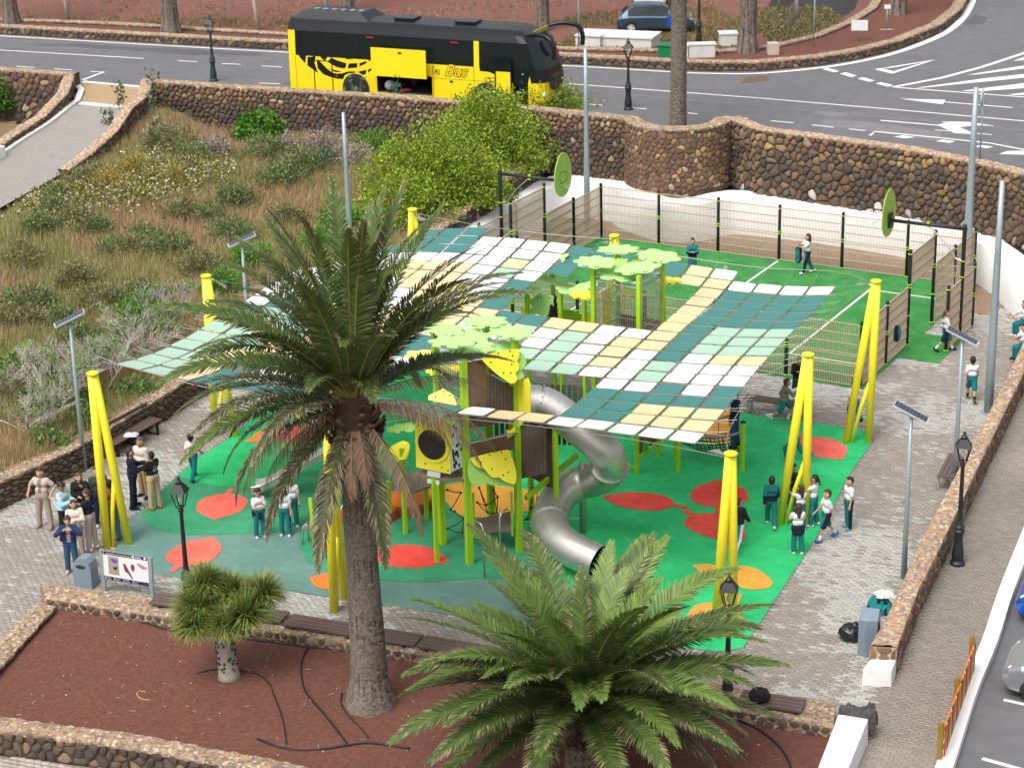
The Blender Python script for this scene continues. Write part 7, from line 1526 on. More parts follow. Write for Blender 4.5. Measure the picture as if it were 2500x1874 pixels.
# clothes, bags
p = G(320, 1062, .48); jacket('folded_jacket', p, .42, .10, [(.55, .5, .62), (.7, .68, .75)], 'pale lilac jacket lying on the bench with a backrest', 'jacket', 2)
jacket('jacket_pile', G(2150, 1492, 0)+Z3*.0, .7, .5, [(.01, .19, .20), (.02, .25, .25), (.008, .01, .03)], 'teal and navy school jackets piled behind the tall bin', 'clothes', 3); jacket('white_bag', G(2163, 1452, .45), .5, .15, [(.6, .58, .56), (.5, .48, .46)], 'white bag dropped on the bench beyond the teal jackets', 'bag', 4)
def hang(name, p, w_, h, c1, c2, lbl, seed):
    rj = random.Random(seed); m = MB(); m.ball((0, 0, 0), 1, 14, 12); f0 = m.f; v0 = [Vector((q[0]*w_*(.7+.3*abs(q[2])+rj.uniform(-.12, .12)), q[1]*w_*.45*rj.uniform(.7, 1.2), q[2]*h*.5)) for q in m.v]; m = MB()
    for q in f0: m.cc = c1 if sum(v0[i].x for i in q) < .02 else c2; m.add([v0[i] for i in q], [tuple(range(len(q)))])
    o = m.build(name, M('cloth', rough=.95, var=.12, scale=8, attr=True)); o.location = p; return tag(o, lbl, 'jacket')
def crumple(name, p, r, h, mat, lbl, cat, seed):
    rj = random.Random(seed); m = MB(); m.ball((0, 0, h*.45), 1, 16, 10, (r, r*.8, h*.55)); m.v = [tuple(Vector(q)+Vector((rj.uniform(-.11, .11)*r, rj.uniform(-.11, .11)*r, rj.uniform(-.1, .1)*h))) for q in m.v]; m.v = [(a, b, max(c, .0)) for a, b, c in m.v]; o = m.build(name, mat); o.location = p; return tag(o, lbl, cat)
BAGM = M('bin_bag', (.012, .012, .013), rough=.3, var=.2, spec=.6)
crumple('bin_bag', G(2080, 1560), .33, .42, BAGM, 'crumpled black bin bag on the pavers left of the tall bin', 'bag', 5); crumple('backpack', G(1855, 1712, .55), .24, .34, M('bag_cloth', (.012, .012, .014), rough=.8, var=.2), 'black backpack resting on the planter bench beside the low palm', 'bag', 6)
# white blocks and the lava rock by the gap
def block(name, pts, z0, z1, lbl, cat, mat=WHITE, ins=.03):
    c = sum((Vector((a, b)) for a, b in pts), Vector((0, 0)))/len(pts); v = [(a, b, z0) for a, b in pts]+[(c.x+(a-c.x)*(1-ins), c.y+(b-c.y)*(1-ins), z1) for a, b in pts]; k = len(pts)
    o = MB().add(v, [tuple(range(k, 2*k))]+[(i, (i+1) % k, k+(i+1) % k, k+i) for i in range(k)]).build(name, mat); md = o.modifiers.new('r', 'BEVEL'); md.width = .025; md.segments = 2; return tag(o, lbl, cat)
block('white_block', [G2(2103, 1672), G2(2176, 1676), (8.72, 42.55), (8.12, 42.6)], 0, .42, 'white painted block at the end of the rubble wall', 'block')
block('white_parapet', [(7.2, 39.75), (6.95, 39.85), (5.6, 36.0), (6.15, 35.8), (7.58, 39.6)][::-1], -.05, .58, 'low white rendered wall at the bottom edge right of the low palm', 'wall')
m = MB(); rj = random.Random(9); m.ball((0, 0, 0), 1, 20, 12); m.v = [tuple(np.sign(q)*np.abs(q)**.55*np.array((.42, .24, .36))+np.array((0, 0, .32))) for q in m.v]; m.v = [tuple(Vector(q)*(1+rj.uniform(-.07, .07)*1)+Vector((0, 0, .12*(1 if q[0] > .2 else -.4 if abs(q[0]) < .2 and q[2] > .6 else 0)))) for q in m.v]; m.v = [(a, b, max(c, -.02)) for a, b, c in m.v]
o = m.build('lava_rock', M('lava_rock', (.085, .08, .08), rough=1, var=.35, scale=6, bump=1, bscale=22)); o.location = G(2092, 1792); o.rotation_euler = (0, 0, R(-22)); tag(o, 'dark grey lava boulder at the end of the low white wall', 'rock')
# rainbow picket fence beside the kerb
pf = empty('picket_fence', G(2305, 1850, .1), 0, 'low picket fence of red, yellow, blue and green slats beside the kerb', 'fence'); fa, fb = G(2304, 1852, .1), G(2378, 1640, .1); d = (fb-fa); PC = [M('picket_red', (.55, .03, .02), rough=.5), M('picket_yellow', (.75, .45, .02), rough=.5), M('picket_navy', (.012, .02, .10), rough=.5), M('picket_green', (.01, .13, .07), rough=.5), M('picket_orange', (.7, .18, .02), rough=.5)]
for k in range(34): p = fa.lerp(fb, (k+.5)/34); MB().box(p+Z3*.42, (.075, .022, .72), math.atan2(d.y, d.x)).build('picket', PC[k % 5], pf, True)
for z in (.25, .7): MB().bar(fa+Z3*z+Vector((-.03, .01, 0)), fb+Z3*z+Vector((-.03, .01, 0)), .03, .06).build('rail', PC[4], pf, True)
for t in (-.01, .5, 1.01): p = fa.lerp(fb, t)+Vector((-.08, .03, 0)); MB().box(p+Z3*.44, (.11, .11, .9), math.atan2(d.y, d.x)).build('post', M('post_ochre', (.24, .15, .025), rough=.7), pf, True)
# black irrigation hoses
HOSE = M('hose', (.012, .013, .016), rough=.5, var=.1)
def hose(px, r, lbl, z=.165):
    m = MB(); m.tube(smooth_path([G(x, y, z) for x, y in px], 6), r, 7); tag(m.build('irrigation_hose', HOSE, smooth=True), lbl, 'hose', 'black irrigation hoses')
hose([(260, 1497), (300, 1502), (360, 1522), (430, 1540), (560, 1554), (720, 1575), (845, 1588)], .027, 'thick black hose running along the planter wall behind the dragon tree'); hose([(950, 1600), (1010, 1612), (1060, 1625), (1100, 1648)], .032, 'black hose emerging right of the tall palm trunk'); hose([(752, 1580), (737, 1612), (736, 1650), (748, 1690), (790, 1740), (830, 1790), (852, 1820)], .023, 'curved black hose left of the tall palm trunk')
hose([(628, 1802), (680, 1822), (740, 1830), (800, 1826), (850, 1818), (910, 1812), (1000, 1826)], .026, 'black hose lying near the bottom in front of the tall palm'); hose([(480, 1642), (540, 1632), (620, 1642), (655, 1665), (670, 1700), (690, 1755), (700, 1815)], .016, 'thin black drip line looping past the dragon tree'); hose([(835, 1690), (832, 1715), (850, 1745), (880, 1775), (900, 1800)], .014, 'thin drip line round the foot of the tall palm'); hose([(1745, 1742), (1800, 1756), (1860, 1785), (1910, 1830), (1935, 1880)], .027, 'black hose curving through the red soil at the bottom right')
# litter of pebbles and dead leaflets on the red soil
m = MB(); rj = random.Random(12); pla = PLANTER
for k in range(520):
    x = rj.uniform(-12.5, 7); y = rj.uniform(36, 47)
    if not pip(pla, np.array([x]), np.array([y]))[0]: continue
    m.cc = rj.choice([(.5, .42, .34), (.4, .3, .2), (.62, .55, .46), (.3, .2, .12)])
    if rj.random() < .45: m.ball((x, y, .165), rj.uniform(.008, .028), 5, 4, (1, .8, .6))
    else: a = rj.uniform(0, 3.14); L = rj.uniform(.04, .17); m.bar((x, y, .172), (x+math.cos(a)*L, y+math.sin(a)*L, .176), .007, .004)
tag(m.build('ground_litter', M('litter', rough=1, attr=True, var=.2)), 'pale pebbles and dry leaflets strewn over the red planter soil', 'litter', kind='stuff')
m = MB(); m.tube([G(x, y, .17) for x, y in ((356, 1688), (340, 1685), (333, 1692), (340, 1702), (352, 1707), (365, 1707))], .012, 5, False); tag(m.build('bent_stalk', M('straw', (.5, .33, .15), rough=.9)), 'pale curled stalk lying alone on the red soil', 'stalk')
# ---------------- boxes and signs across the road ----------------
BOXW = M('box_white', (.62, .61, .59), rough=.7, var=.08)
def ubox(pa, pb, depth, h, z, lbl, name='utility_box', mat=BOXW, roof=True, doors=0):
    A, B = G(*pa, z), G(*pb, z); d = (B-A); L = d.length; d.normalize(); n_ = Vector((-d.y, d.x, 0)); th = empty(name, A, 0, lbl, 'utility box'); rz = math.atan2(d.y, d.x)
    MB().box((A+B)/2+n_*depth/2+Z3*h/2, (L, depth, h), rz).build('cabinet', mat, th, True)
    if roof: MB().box((A+B)/2+n_*depth/2+Z3*(h+.03), (L+.1, depth+.1, .06), rz).build('lid', mat, th, True)
    for k in range(doors): c = A.lerp(B, (k+.5)/doors)-n_*.012+Z3*h/2; MB().box(c, (L/doors-.06, .02, h-.1), rz).build('door', mat, th, True)
ubox((1405, 114), (1590, 122), 1.7, .5, ZR+.05, 'large low white box on the grass right of the coach', doors=0); ubox((1422, 116), (1465, 119), .5, .55, ZR+.05, 'small white hatch with a wooden door on the large low white box'); ubox((1606, 163), (1642, 165), .7, .95, ZR+.02, 'green metal cabinet at the roadside left of the bastion palm', 'green_cabinet', M('cabinet_green', (.005, .16, .05), rough=.5, var=.06), True, 1); ubox((1682, 148), (1746, 146), .5, .7, ZR+.1, 'pair of white cabinets set into the low far wall', doors=2); ubox((1758, 116), (1800, 115), .8, .6, ZR+.05, 'white cabinet beside the scarred palm trunk', doors=1); ubox((1876, 136), (1902, 135), .5, .55, ZR+.2, 'pale concrete cube on the far roadside wall', 'concrete_cube', M('pale_concrete', (.5, .44, .36), rough=.9), False); ubox((1668, 148), (1680, 148), .4, .65, ZR+.1, 'narrow white cabinet right behind the bastion palm')
def sign(px, h, lbl, board=None, mat=PWH, r=.03, z=ZR+.1, name='road_sign'):
    p = G(*px, z); th = empty(name, p, 0, lbl, 'sign'); MB().lathe((0, 0, 0), [(r, 0), (r, h)], 8).build('post', GALV, th, smooth=True)
    if board: w_, hh, zc = board; MB().box((0, -.04, zc), (w_, .03, hh), R(-12)).build('board', mat, th)
    return th
sign((1986, 122), 3.2, 'grey sign post on the corner left of the blank white board', (.05, .6, 2.9)); sign((2097, 100), .95, 'blank white board on a short stake beside the junction', (.78, .5, .75), r=.025, z=ZR+.25); t_ = sign((2164, 74), 1.25, 'small white arrow sign on a wooden stake near the junction', (.3, .2, 1.15), r=.03, z=ZR+.25); MB().box((0, 0, .03), (.6, .08, .05)).build('foot', M('stake_wood', (.45, .36, .26), rough=.9), t_); sign((1641, 150), 2.0, 'parking sign half hidden behind the bastion palm', (.5, .5, 1.85), M('sign_blue', (.01, .06, .35), rough=.4, var=0), z=ZR+.05); sign((1413, 112), 3.5, 'thin grey post rising beside the large low white box', r=.035)
p = G(2402, 215, ZR+2.7); mt_ = empty('traffic_mirror', (p.x, p.y, ZR), 0, 'round traffic mirror seen edge-on on a grey post at the junction', 'traffic mirror'); MB().lathe((0, 0, 0), [(.03, 0), (.03, 2.7)], 8).build('post', GALV, mt_, smooth=True); MB().prism([(.33*math.cos(a), .33*math.sin(a)) for a in np.linspace(0, 6.283, 25)[:-1]], (-.08, 0, 2.35), (.3, .95, 0), (0, 0, 1), .05).build('mirror', M('mirror_back', (.5, .48, .46), rough=.5), mt_)
# bare pale trees at the top edge
for px, py, h, lbl in ((168, 52, 3, 'bare pale tree behind the far wall left of the coach'), (632, 78, 3, 'bare leaning tree just left of the coach roof'), (800, 30, 2.5, 'pollarded pale tree above the rear of the coach'), (1948, 50, 3.2, 'pale slim tree trunk on the black cinder bed'), (1905, 18, 3.2, 'pale tree trunk at the top edge over the black cinder')):
    p = G(px, py, ZR+.05); th = empty('bare_tree', p, 0, lbl, 'tree', 'bare trees across the road'); MB().tube([(0, 0, -.05), (-.1, 0, h*.35), (-.22, .05, h*.7)], [.13, .10, .085], 9).build('trunk', M('pale_bark', (.36, .31, .27), rough=.95, var=.2), th, smooth=True); mm, _ = twigs((-.2, .05, h*.68), h*.8, .6, rb, 2, .05, 4, .7); mm.build('crown', TWIG, th); th.children[-1]['kind'] = 'stuff'
# ---------------- people ----------------
def sdf_mesh(prims, vox, k, colfn=None):
    "one continuous skin over tapered capsules: smooth union on a grid, then surface nets"
    A = np.array([p[0] for p in prims]); B = np.array([p[1] for p in prims]); RR = np.array([max(p[2], p[3]) for p in prims])[:, None]
    lo = np.minimum(A-RR, B-RR).min(0)-3*vox; hi = np.maximum(A+RR, B+RR).max(0)+3*vox; n = np.ceil((hi-lo)/vox).astype(int)+1
    f = np.full(n, .5, np.float32); ax = [lo[i]+vox*np.arange(n[i]) for i in range(3)]
    for a, b, ra, rb_ in prims:
        a = np.asarray(a, float); b = np.asarray(b, float); r = max(ra, rb_)+k+2*vox
        i0 = np.maximum(((np.minimum(a, b)-r-lo)/vox).astype(int), 0); i1 = np.minimum(((np.maximum(a, b)+r-lo)/vox).astype(int)+2, n)
        X, Y, Z = np.meshgrid(ax[0][i0[0]:i1[0]], ax[1][i0[1]:i1[1]], ax[2][i0[2]:i1[2]], indexing='ij'); ba = b-a; q = max(ba@ba, 1e-9)
        h = np.clip(((X-a[0])*ba[0]+(Y-a[1])*ba[1]+(Z-a[2])*ba[2])/q, 0, 1)
        d = np.sqrt((X-a[0]-h*ba[0])**2+(Y-a[1]-h*ba[1])**2+(Z-a[2]-h*ba[2])**2)-(ra+(rb_-ra)*h)
        sl_ = (slice(i0[0], i1[0]), slice(i0[1], i1[1]), slice(i0[2], i1[2])); g = f[sl_]; t = np.clip(.5+.5*(g-d)/k, 0, 1); f[sl_] = g*(1-t)+d*t-k*t*(1-t)
    s = f < 0; c8 = [(i, j, l) for i in (0, 1) for j in (0, 1) for l in (0, 1)]
    def sub(a, o): return a[o[0]:n[0]-1+o[0], o[1]:n[1]-1+o[1], o[2]:n[2]-1+o[2]]
    cnt = sum(sub(s, o).astype(np.int8) for o in c8); act = (cnt > 0) & (cnt < 8); idx = np.full(act.shape, -1, np.int32); ci = np.argwhere(act); idx[act] = np.arange(len(ci))
    acc = np.zeros((len(ci), 3)); num = np.zeros(len(ci)); F8 = {o: sub(f, o)[act] for o in c8}
    for o in c8:
        for axx in range(3):
            if o[axx] == 0:
                p = list(o); p[axx] = 1; fa, fb = F8[o], F8[tuple(p)]; cr = (fa < 0) != (fb < 0); t = fa[cr]/(fa[cr]-fb[cr]); pos = np.tile(np.array(o, float), (cr.sum(), 1)); pos[:, axx] = t; acc[cr] += pos; num[cr] += 1
    V = lo+vox*(ci+acc/num[:, None]); Q = []
    for axx in range(3):
        o1, o2 = [(1, 2), (2, 0), (0, 1)][axx]; sa = [slice(None)]*3; sb = [slice(None)]*3; sa[axx] = slice(0, -1); sb[axx] = slice(1, None); e = np.argwhere(s[tuple(sa)] != s[tuple(sb)]); e = e[(e[:, o1] > 0) & (e[:, o2] > 0)]
        def cell(d1, d2): c = e.copy(); c[:, o1] -= d1; c[:, o2] -= d2; return idx[c[:, 0], c[:, 1], c[:, 2]]
        q = np.stack([cell(1, 1), cell(0, 1), cell(0, 0), cell(1, 0)], 1); fl = s[e[:, 0], e[:, 1], e[:, 2]]; q[~fl] = q[~fl][:, ::-1]; Q.append(q)
    Q = np.concatenate(Q); Q = Q[(Q >= 0).all(1)]
    col = colfn(V[Q].mean(1)) if colfn else None
    return V, Q, col
SKIN = M('skin', rough=.6, var=.06, scale=10, attr=True); CLTH = M('cloth', rough=.95, var=.12, scale=8, attr=True); HAIR = M('hair', rough=.55, var=.2, scale=20, attr=True)
TEAL = (.008, .155, .165); NVY = (.008, .011, .028); WHT = (.66, .66, .68); BLK = (.012, .012, .013); KHA = (.36, .26, .15); JEAN = (.035, .085, .16)
SK = [(.46, .27, .18), (.40, .225, .145), (.52, .32, .22), (.33, .18, .11)]; HB = (.018, .012, .009); HBR = (.055, .028, .016)
POSE = {
 'stand': dict(legs=[(2, 2), (-3, 2)], arms=[(5, 8, 12, .3), (0, 8, 10, .3)]), 'walk': dict(legs=[(24, 10), (-18, 22)], arms=[(-22, 6, 18, .2), (24, 6, 25, .3)]), 'run': dict(legs=[(48, 60), (-28, 55)], arms=[(-35, 8, 80, .4), (35, 8, 80, .5)], lean=10),
 'sit': dict(legs=[(82, 84), (78, 80)], arms=[(35, 6, 50, .5), (38, 6, 45, .5)], lean=5), 'hips': dict(legs=[(3, 2), (-2, 2)], splay=9, arms=[(-18, 42, 85, .75), (-18, 42, 85, .75)]), 'phone': dict(legs=[(2, 2), (-2, 2)], arms=[(28, 8, 88, .6), (25, 8, 92, .6)], head=(0, -28)),
 'gesture': dict(legs=[(2, 2), (-4, 2)], arms=[(35, 12, 75, .4), (25, 10, 85, .2)]), 'ears': dict(legs=[(2, 2), (-3, 2)], arms=[(55, 35, 125, .35), (55, 35, 125, .35)], head=(0, -15)), 'fold': dict(legs=[(2, 2), (-2, 2)], arms=[(25, 8, 95, 1.2), (22, 8, 95, 1.2)]),
 'reach': dict(legs=[(5, 3), (-5, 3)], arms=[(75, 10, 25, .2), (60, 10, 40, .3)]), 'hold': dict(legs=[(16, 6), (-14, 15)], arms=[(55, 15, 60, .4), (48, 12, 70, .5)]), 'chin': dict(legs=[(2, 2), (-2, 2)], arms=[(35, 6, 125, .5), (20, 8, 80, .9)], head=(10, -8)), 'climb': dict(legs=[(35, 50), (5, 15)], arms=[(80, 12, 45, .2), (95, 10, 30, .2)])}
def person(px, py, H, face, pose, lbl, top=WHT, sleeve='short', bottom=TEAL, legs='long', shoes=(.5, .5, .52), hair=HB, style='short', skin=0, z=0.0, tops=None, socks=None, build=1.0, P=None, inner=None, waist=None, pack=None, seat=None, group=None, stripe=None, tip=None, prnt=None):
    pz = POSE[pose]; S = H/1.75; kid = H < 1.55; hs = 1.0+(.16 if kid else 0); lean = R(pz.get('lean', 0)); hy, hp = [R(a) for a in pz.get('head', (0, 0))]
    ax_ = lambda p: np.array(p, float)
    def up(p):  # lean the upper body about the pelvis
        p = ax_(p); q = p-[0, 0, .95]; c, s = math.cos(-lean), math.sin(-lean); return np.array([q[0], q[1]*c-q[2]*s, q[1]*s+q[2]*c])+[0, 0, .95]
    sh = {}; J = {}
    for s, nm, (ap, ab, el, inw) in ((-1, 'L', pz['arms'][0]), (1, 'R', pz['arms'][1])):
        a = up((s*.175*build, 0, 1.41)); ap, ab, el = R(ap)+lean, R(ab), R(el)
        u = np.array([s*math.sin(ab), math.sin(ap)*math.cos(ab), -math.cos(ap)*math.cos(ab)]); w_ = np.array([-s*inw, 1, .15]); w_ -= u*(w_@u); w_ /= np.linalg.norm(w_); fo = u*math.cos(el)+w_*math.sin(el)
        e = a+u*.285; h = e+fo*.25; J[nm] = (a, e, h, fo)
    lg = {}; spl = R(pz.get('splay', 4))
    for s, nm, (tp_, kn) in ((-1, 'L', pz['legs'][0]), (1, 'R', pz['legs'][1])):
        a = np.array([s*.085, 0, .92]); tp_, kn = R(tp_), R(kn); t = np.array([s*math.sin(spl)*math.cos(tp_), math.sin(tp_), -math.cos(tp_)*math.cos(spl)]); q = np.array([s*math.sin(spl)*.5, math.sin(tp_-kn), -math.cos(tp_-kn)]); k = a+t*.43; n_ = k+q*.41; fd = np.array([s*.15, math.cos(min(max(tp_-kn, -.6), .6)), math.sin(min(max(tp_-kn, -.6), .6))*.8]); fd /= np.linalg.norm(fd); lg[nm] = (a, k, n_, fd)
    nk = up((0, 0, 1.47)); hc = up((0, .01, 1.61))
    def hd(p):
        p = ax_(p)*hs; c, s = math.cos(hp), math.sin(hp); p = np.array([p[0], p[1]*c-p[2]*s, p[1]*s+p[2]*c]); c, s = math.cos(hy), math.sin(hy); return hc+np.array([p[0]*c-p[1]*s, p[0]*s+p[1]*c, p[2]])+[0, 0, .03*(hs-1)*5]
    r = build
    torso = [(up((-.085*r, 0, 1.33)), up((.085*r, 0, 1.33)), .105*r, .105*r), (up((-.06*r, .005, 1.12)), up((.06*r, .005, 1.12)), .108*r, .108*r), (ax_((-.07*r, 0, .96)), ax_((.07*r, 0, .96)), .112*r, .112*r), (up((-.15*r, -.005, 1.40)), up((.15*r, -.005, 1.40)), .062*r, .062*r)]
    armp = []
    for a, e, h, fo in J.values(): armp += [(a, e, .052*r, .041*r), (e, h, .040*r, .028*r)]
    legp = []
    for a, k, n_, fd in lg.values(): legp += [(a, k, .088*r, .058*r), (k, n_, .056*r, .038*r)]
    feet = [[(n_+[0, 0, -.03]-fd*.05, n_+[0, 0, -.045]+fd*.14, .042, .034)] for a, k, n_, fd in lg.values()]
    head = [(hd((0, -.01, .005)), hd((0, -.012, .05)), .092*hs, .090*hs), (hd((0, .035, -.06)), hd((0, .03, -.02)), .052*hs, .07*hs), (hd((0, .085, -.005)), hd((0, .103, -.025)), .010*hs, .015*hs), (hd((-.092, 0, -.01)), hd((-.092, -.01, .02)), .018, .018), (hd((.092, 0, -.01)), hd((.092, -.01, .02)), .018, .018), (nk-[0, 0, .05], hd((0, -.005, -.06)), .052, .05)]
    hands = []
    for a, e, h, fo in J.values(): hands += [(h, h+fo*.075, .030, .034)]
    zmin = min(min(f_[0][0][2]-f_[0][2], f_[0][1][2]-f_[0][3]) for f_ in feet)-.012; dz = -zmin
    if seat is not None: dz = seat/S-(.96-.112*r)+.02
    sc_ = lambda pr, d=0.0: [((np.asarray(a)+[0, 0, dz])*S, (np.asarray(b)+[0, 0, dz])*S, (ra+d)*S, (rb_+d)*S) for a, b, ra, rb_ in pr]
    vox = .0165*max(S, .8)
    sk = SK[skin]; V, Q, _ = sdf_mesh(sc_(torso+armp+legp+head+hands+[f_[0] for f_ in feet]), vox, .03*S); cols = np.tile(sk, (len(Q), 1)); Qs = [Q]; Vs = [V]; nv = len(V); mb = MB()
    # five fingers on each hand, eyes, brows, mouth
    for nm, (a, e, h, fo) in J.items():
        s = -1 if nm == 'L' else 1; w_ = np.cross(fo, [0, 0, 1.0]); w_ = w_/(np.linalg.norm(w_)+1e-6); crl = np.cross(w_, fo); crl = crl*(1 if crl[2] < 0 else -1); b_ = h+fo*.085
        for q, ln in ((-.026, .062), (-.009, .074), (.009, .07), (.026, .055)):
            p0 = (b_+w_*q+[0, 0, dz])*S; p1 = (b_+w_*q*1.1+fo*ln*.55+crl*.008+[0, 0, dz])*S; p2 = (b_+w_*q*1.1+fo*ln*.9+crl*.028+[0, 0, dz])*S; mb.tube([p0, p1, p2], [.010*S, .009*S, .007*S], 5)
        t0 = h+fo*.03+w_*(.03*s); mb.tube([(t0+[0, 0, dz])*S, (t0+w_*(.03*s)+fo*.03+[0, 0, dz])*S, (t0+w_*(.035*s)+fo*.06+[0, 0, dz])*S], [.012*S, .010*S, .008*S], 5)
    nskin = len(mb.f)
    for s in (-1, 1): mb.ball((hd((s*.034, .080, .022))+[0, 0, dz])*S, .0085*S*hs, 6, 5); mb.bar((hd((s*.050, .078, .046))+[0, 0, dz])*S, (hd((s*.022, .084, .048))+[0, 0, dz])*S, .004*S, .005*S)
    neye = len(mb.f); mb.bar((hd((-.024, .078, -.062))+[0, 0, dz])*S, (hd((.024, .078, -.062))+[0, 0, dz])*S, .012*S, .010*S)
    me = bpy.data.meshes.new('person'); allV = [tuple(p) for p in V]+list(mb.v); allF = [tuple(int(x) for x in q) for q in Q]+[tuple(nv+i for i in q) for q in mb.f]
    me.from_pydata(allV, [], allF); cc = [sk]*(len(Q)+nskin)+[(.02, .012, .01)]*(neye-nskin)+[(sk[0]*.8, sk[1]*.5, sk[2]*.5)]*(len(mb.f)-neye); at = me.attributes.new('Col', 'FLOAT_COLOR', 'FACE'); at.data.foreach_set('color', np.concatenate([np.array(cc), np.ones((len(cc), 1))], 1).ravel().astype(np.float32)); me.shade_smooth()
    base = P if P is not None else G(px, py, z); o = link('person', me, None, SKIN); o.location = base; o.rotation_euler = (0, 0, R(face)); tag(o, lbl, 'person', group)
    def wear(name, prims, colfn, d=0.0, k=.03, mat=CLTH, vx=None, smoothx=True):
        V, Q, c = sdf_mesh(sc_(prims, d), vx or vox*1.08, k*S, colfn); return link(name, np_mesh(name, V, [Q], c, smooth=True), o, mat)
    flat = lambda c: (lambda C_: np.tile(c, (len(C_), 1)))
    # trousers or shorts or skirt
    tr = [(ax_((-.07*r, 0, .955)), ax_((.07*r, 0, .955)), .112*r, .112*r), (up((-.06*r, .0, 1.03)), up((.06*r, .0, 1.03)), .105*r, .105*r)]
    for a, k, n_, fd in lg.values():
        if legs == 'long': tr += [(a, k, .09*r, .066*r), (k, n_+(n_-k)*-.04, .066*r, .056*r)]
        else: tr += [(a, a+(k-a)*.86, .094*r, .088*r)]
    bc = bottom
    def bcol(C_):
        c = np.tile(bc, (len(C_), 1))
        if stripe is not None: c[np.abs(C_[:, 0]) > (.155*S)] = stripe
        return c
    wear('trousers' if legs == 'long' else 'shorts', tr, bcol, .018)
    # top
    tpz = torso[:2]+[torso[3], (up((-.065*r, 0, .99)), up((.065*r, 0, .99)), .113*r, .113*r)]
    for a, e, h, fo in J.values(): tpz += [(a, e, .056*r, .046*r), (e, h-fo*.01, .046*r, .036*r)] if sleeve == 'long' else [(a, a+(e-a)*.62, .058*r, .056*r)]
    def tcol(C_):
        c = np.tile(top, (len(C_), 1)); z_ = C_[:, 2]/S-dz
        if tops:
            for zl, zh, cl in tops: c[(z_ > zl) & (z_ < zh)] = cl
        if inner is not None: c[(C_[:, 1] > .06*S) & (np.abs(C_[:, 0]) < .055*S) & (z_ > 1.0) & (z_ < 1.45)] = inner
        if prnt is not None: c[(C_[:, 1] < -.07*S) & (np.abs(C_[:, 0]-.02) < .07*S) & (z_ > 1.15) & (z_ < 1.34) & (np.sin(C_[:, 0]*140)+np.sin(z_*90) > -.4)] = prnt
        return c
    wear('shirt' if sleeve == 'short' else 'jacket', tpz, tcol, .014 if sleeve == 'short' else .022)
    for f_ in feet: wear('shoe', f_, (lambda C_, zz=min(f_[0][0][2], f_[0][1][2]): np.where(((C_[:, 2]/S-dz) < zz-.028)[:, None], np.array((.6, .6, .6)), np.array(shoes))), .014, .02)
    if socks is not None:
        for a, k, n_, fd in lg.values(): wear('sock', [(n_+(k-n_)*.05, n_+(k-n_)*.32, .042, .048)], flat(socks), .006, .02)
    # hair
    hr = [(hd((0, -.034, .05)), hd((0, -.03, .066)), .097*hs, .091*hs), (hd((0, -.05, -.02)), hd((0, -.045, .04)), .075*hs, .085*hs)]
    if style == 'short': hr += [(hd((-.03, .04, .108)), hd((.03, .04, .108)), .034*hs, .034*hs)]
    if style in ('long', 'pony', 'bun'): hr += [(hd((-.055, .02, .095)), hd((.055, .02, .095)), .042, .042)]
    if style == 'long': hr += [(hd((0, -.07, -.02)), hd((0, -.09, -.24)), .085, .06), (hd((-.075, -.02, -.02)), hd((-.085, -.04, -.18)), .035, .03), (hd((.075, -.02, -.02)), hd((.085, -.04, -.18)), .035, .03)]
    if style == 'pony': hr += [(hd((0, -.12, .02)), hd((.02, -.17, -.16)), .042, .025)]
    if style == 'bun': hr += [(hd((0, -.13, .06)), hd((0, -.14, .05)), .06, .06)]
    if style == 'crop': hr = [(hd((0, -.028, .045)), hd((0, -.025, .055)), .092*hs, .092*hs), (hd((0, -.05, -.02)), hd((0, -.045, .03)), .07*hs, .08*hs)]
    wear('hair', hr, flat(hair), 0, .02, HAIR, vox)
    if waist is not None: wear('tied_jacket', [(ax_((-.09*r, -.03, .93)), ax_((.09*r, -.03, .93)), .135*r, .135*r), (ax_((-.1, -.07, .80)), ax_((.1, -.07, .80)), .10, .10), (ax_((0, .12, .93)), ax_((0, .13, .75)), .03, .035)], flat(waist), .012)
    if pack is not None: wear('backpack', [(up((-.06, -.17, 1.12)), up((.06, -.17, 1.12)), .10, .10), (up((-.05, -.16, 1.32)), up((.05, -.16, 1.32)), .085, .085)], flat(pack), 0)
    return o
GA = 'adults chatting at the left'; GK = 'schoolchildren in uniform'
person(112, 1288, 1.76, 168, 'hips', 'man in an open beige shirt with hands on hips near the garden wall', (.47, .40, .33), 'short', (.33, .275, .225), 'long', (.30, .21, .15), HBR, 'short', 0, tops=None, inner=(.20, .165, .135), group=GA)
person(163, 1318, 1.68, 248, 'phone', 'woman in a pale blue patterned sweater with dark tied hair', (.34, .58, .66), 'long', BLK, 'long', BLK, HB, 'bun', 3, tops=[(1.33, 1.42, (.62, .62, .64))], group=GA)
person(205, 1292, 1.66, 190, 'chin', 'woman with long brown hair and black jacket touching her chin', BLK, 'long', (.03, .05, .10), 'long', (.25, .12, .08), (.10, .05, .03), 'long', 2, group=GA)
person(226, 1342, 1.76, 70, 'phone', 'balding man in a navy T-shirt and pale trousers looking at his phone', (.008, .012, .03), 'short', (.45, .39, .34), 'long', (.7, .7, .7), (.05, .035, .03), 'crop', 1, group=GA)
person(192, 1358, 1.62, 200, 'fold', 'woman in a cream top with brown hair, arms folded', (.66, .60, .50), 'long', (.35, .28, .24), 'long', (.5, .3, .25), HBR, 'long', 0, group=GA)
person(178, 1398, 1.60, 185, 'ears', 'woman in a blue denim jacket and jeans touching her hair behind the bin', (.015, .035, .11), 'long', JEAN, 'long', (.4, .4, .4), HBR, 'bun', 2, inner=(.40, .26, .19), group=GA)
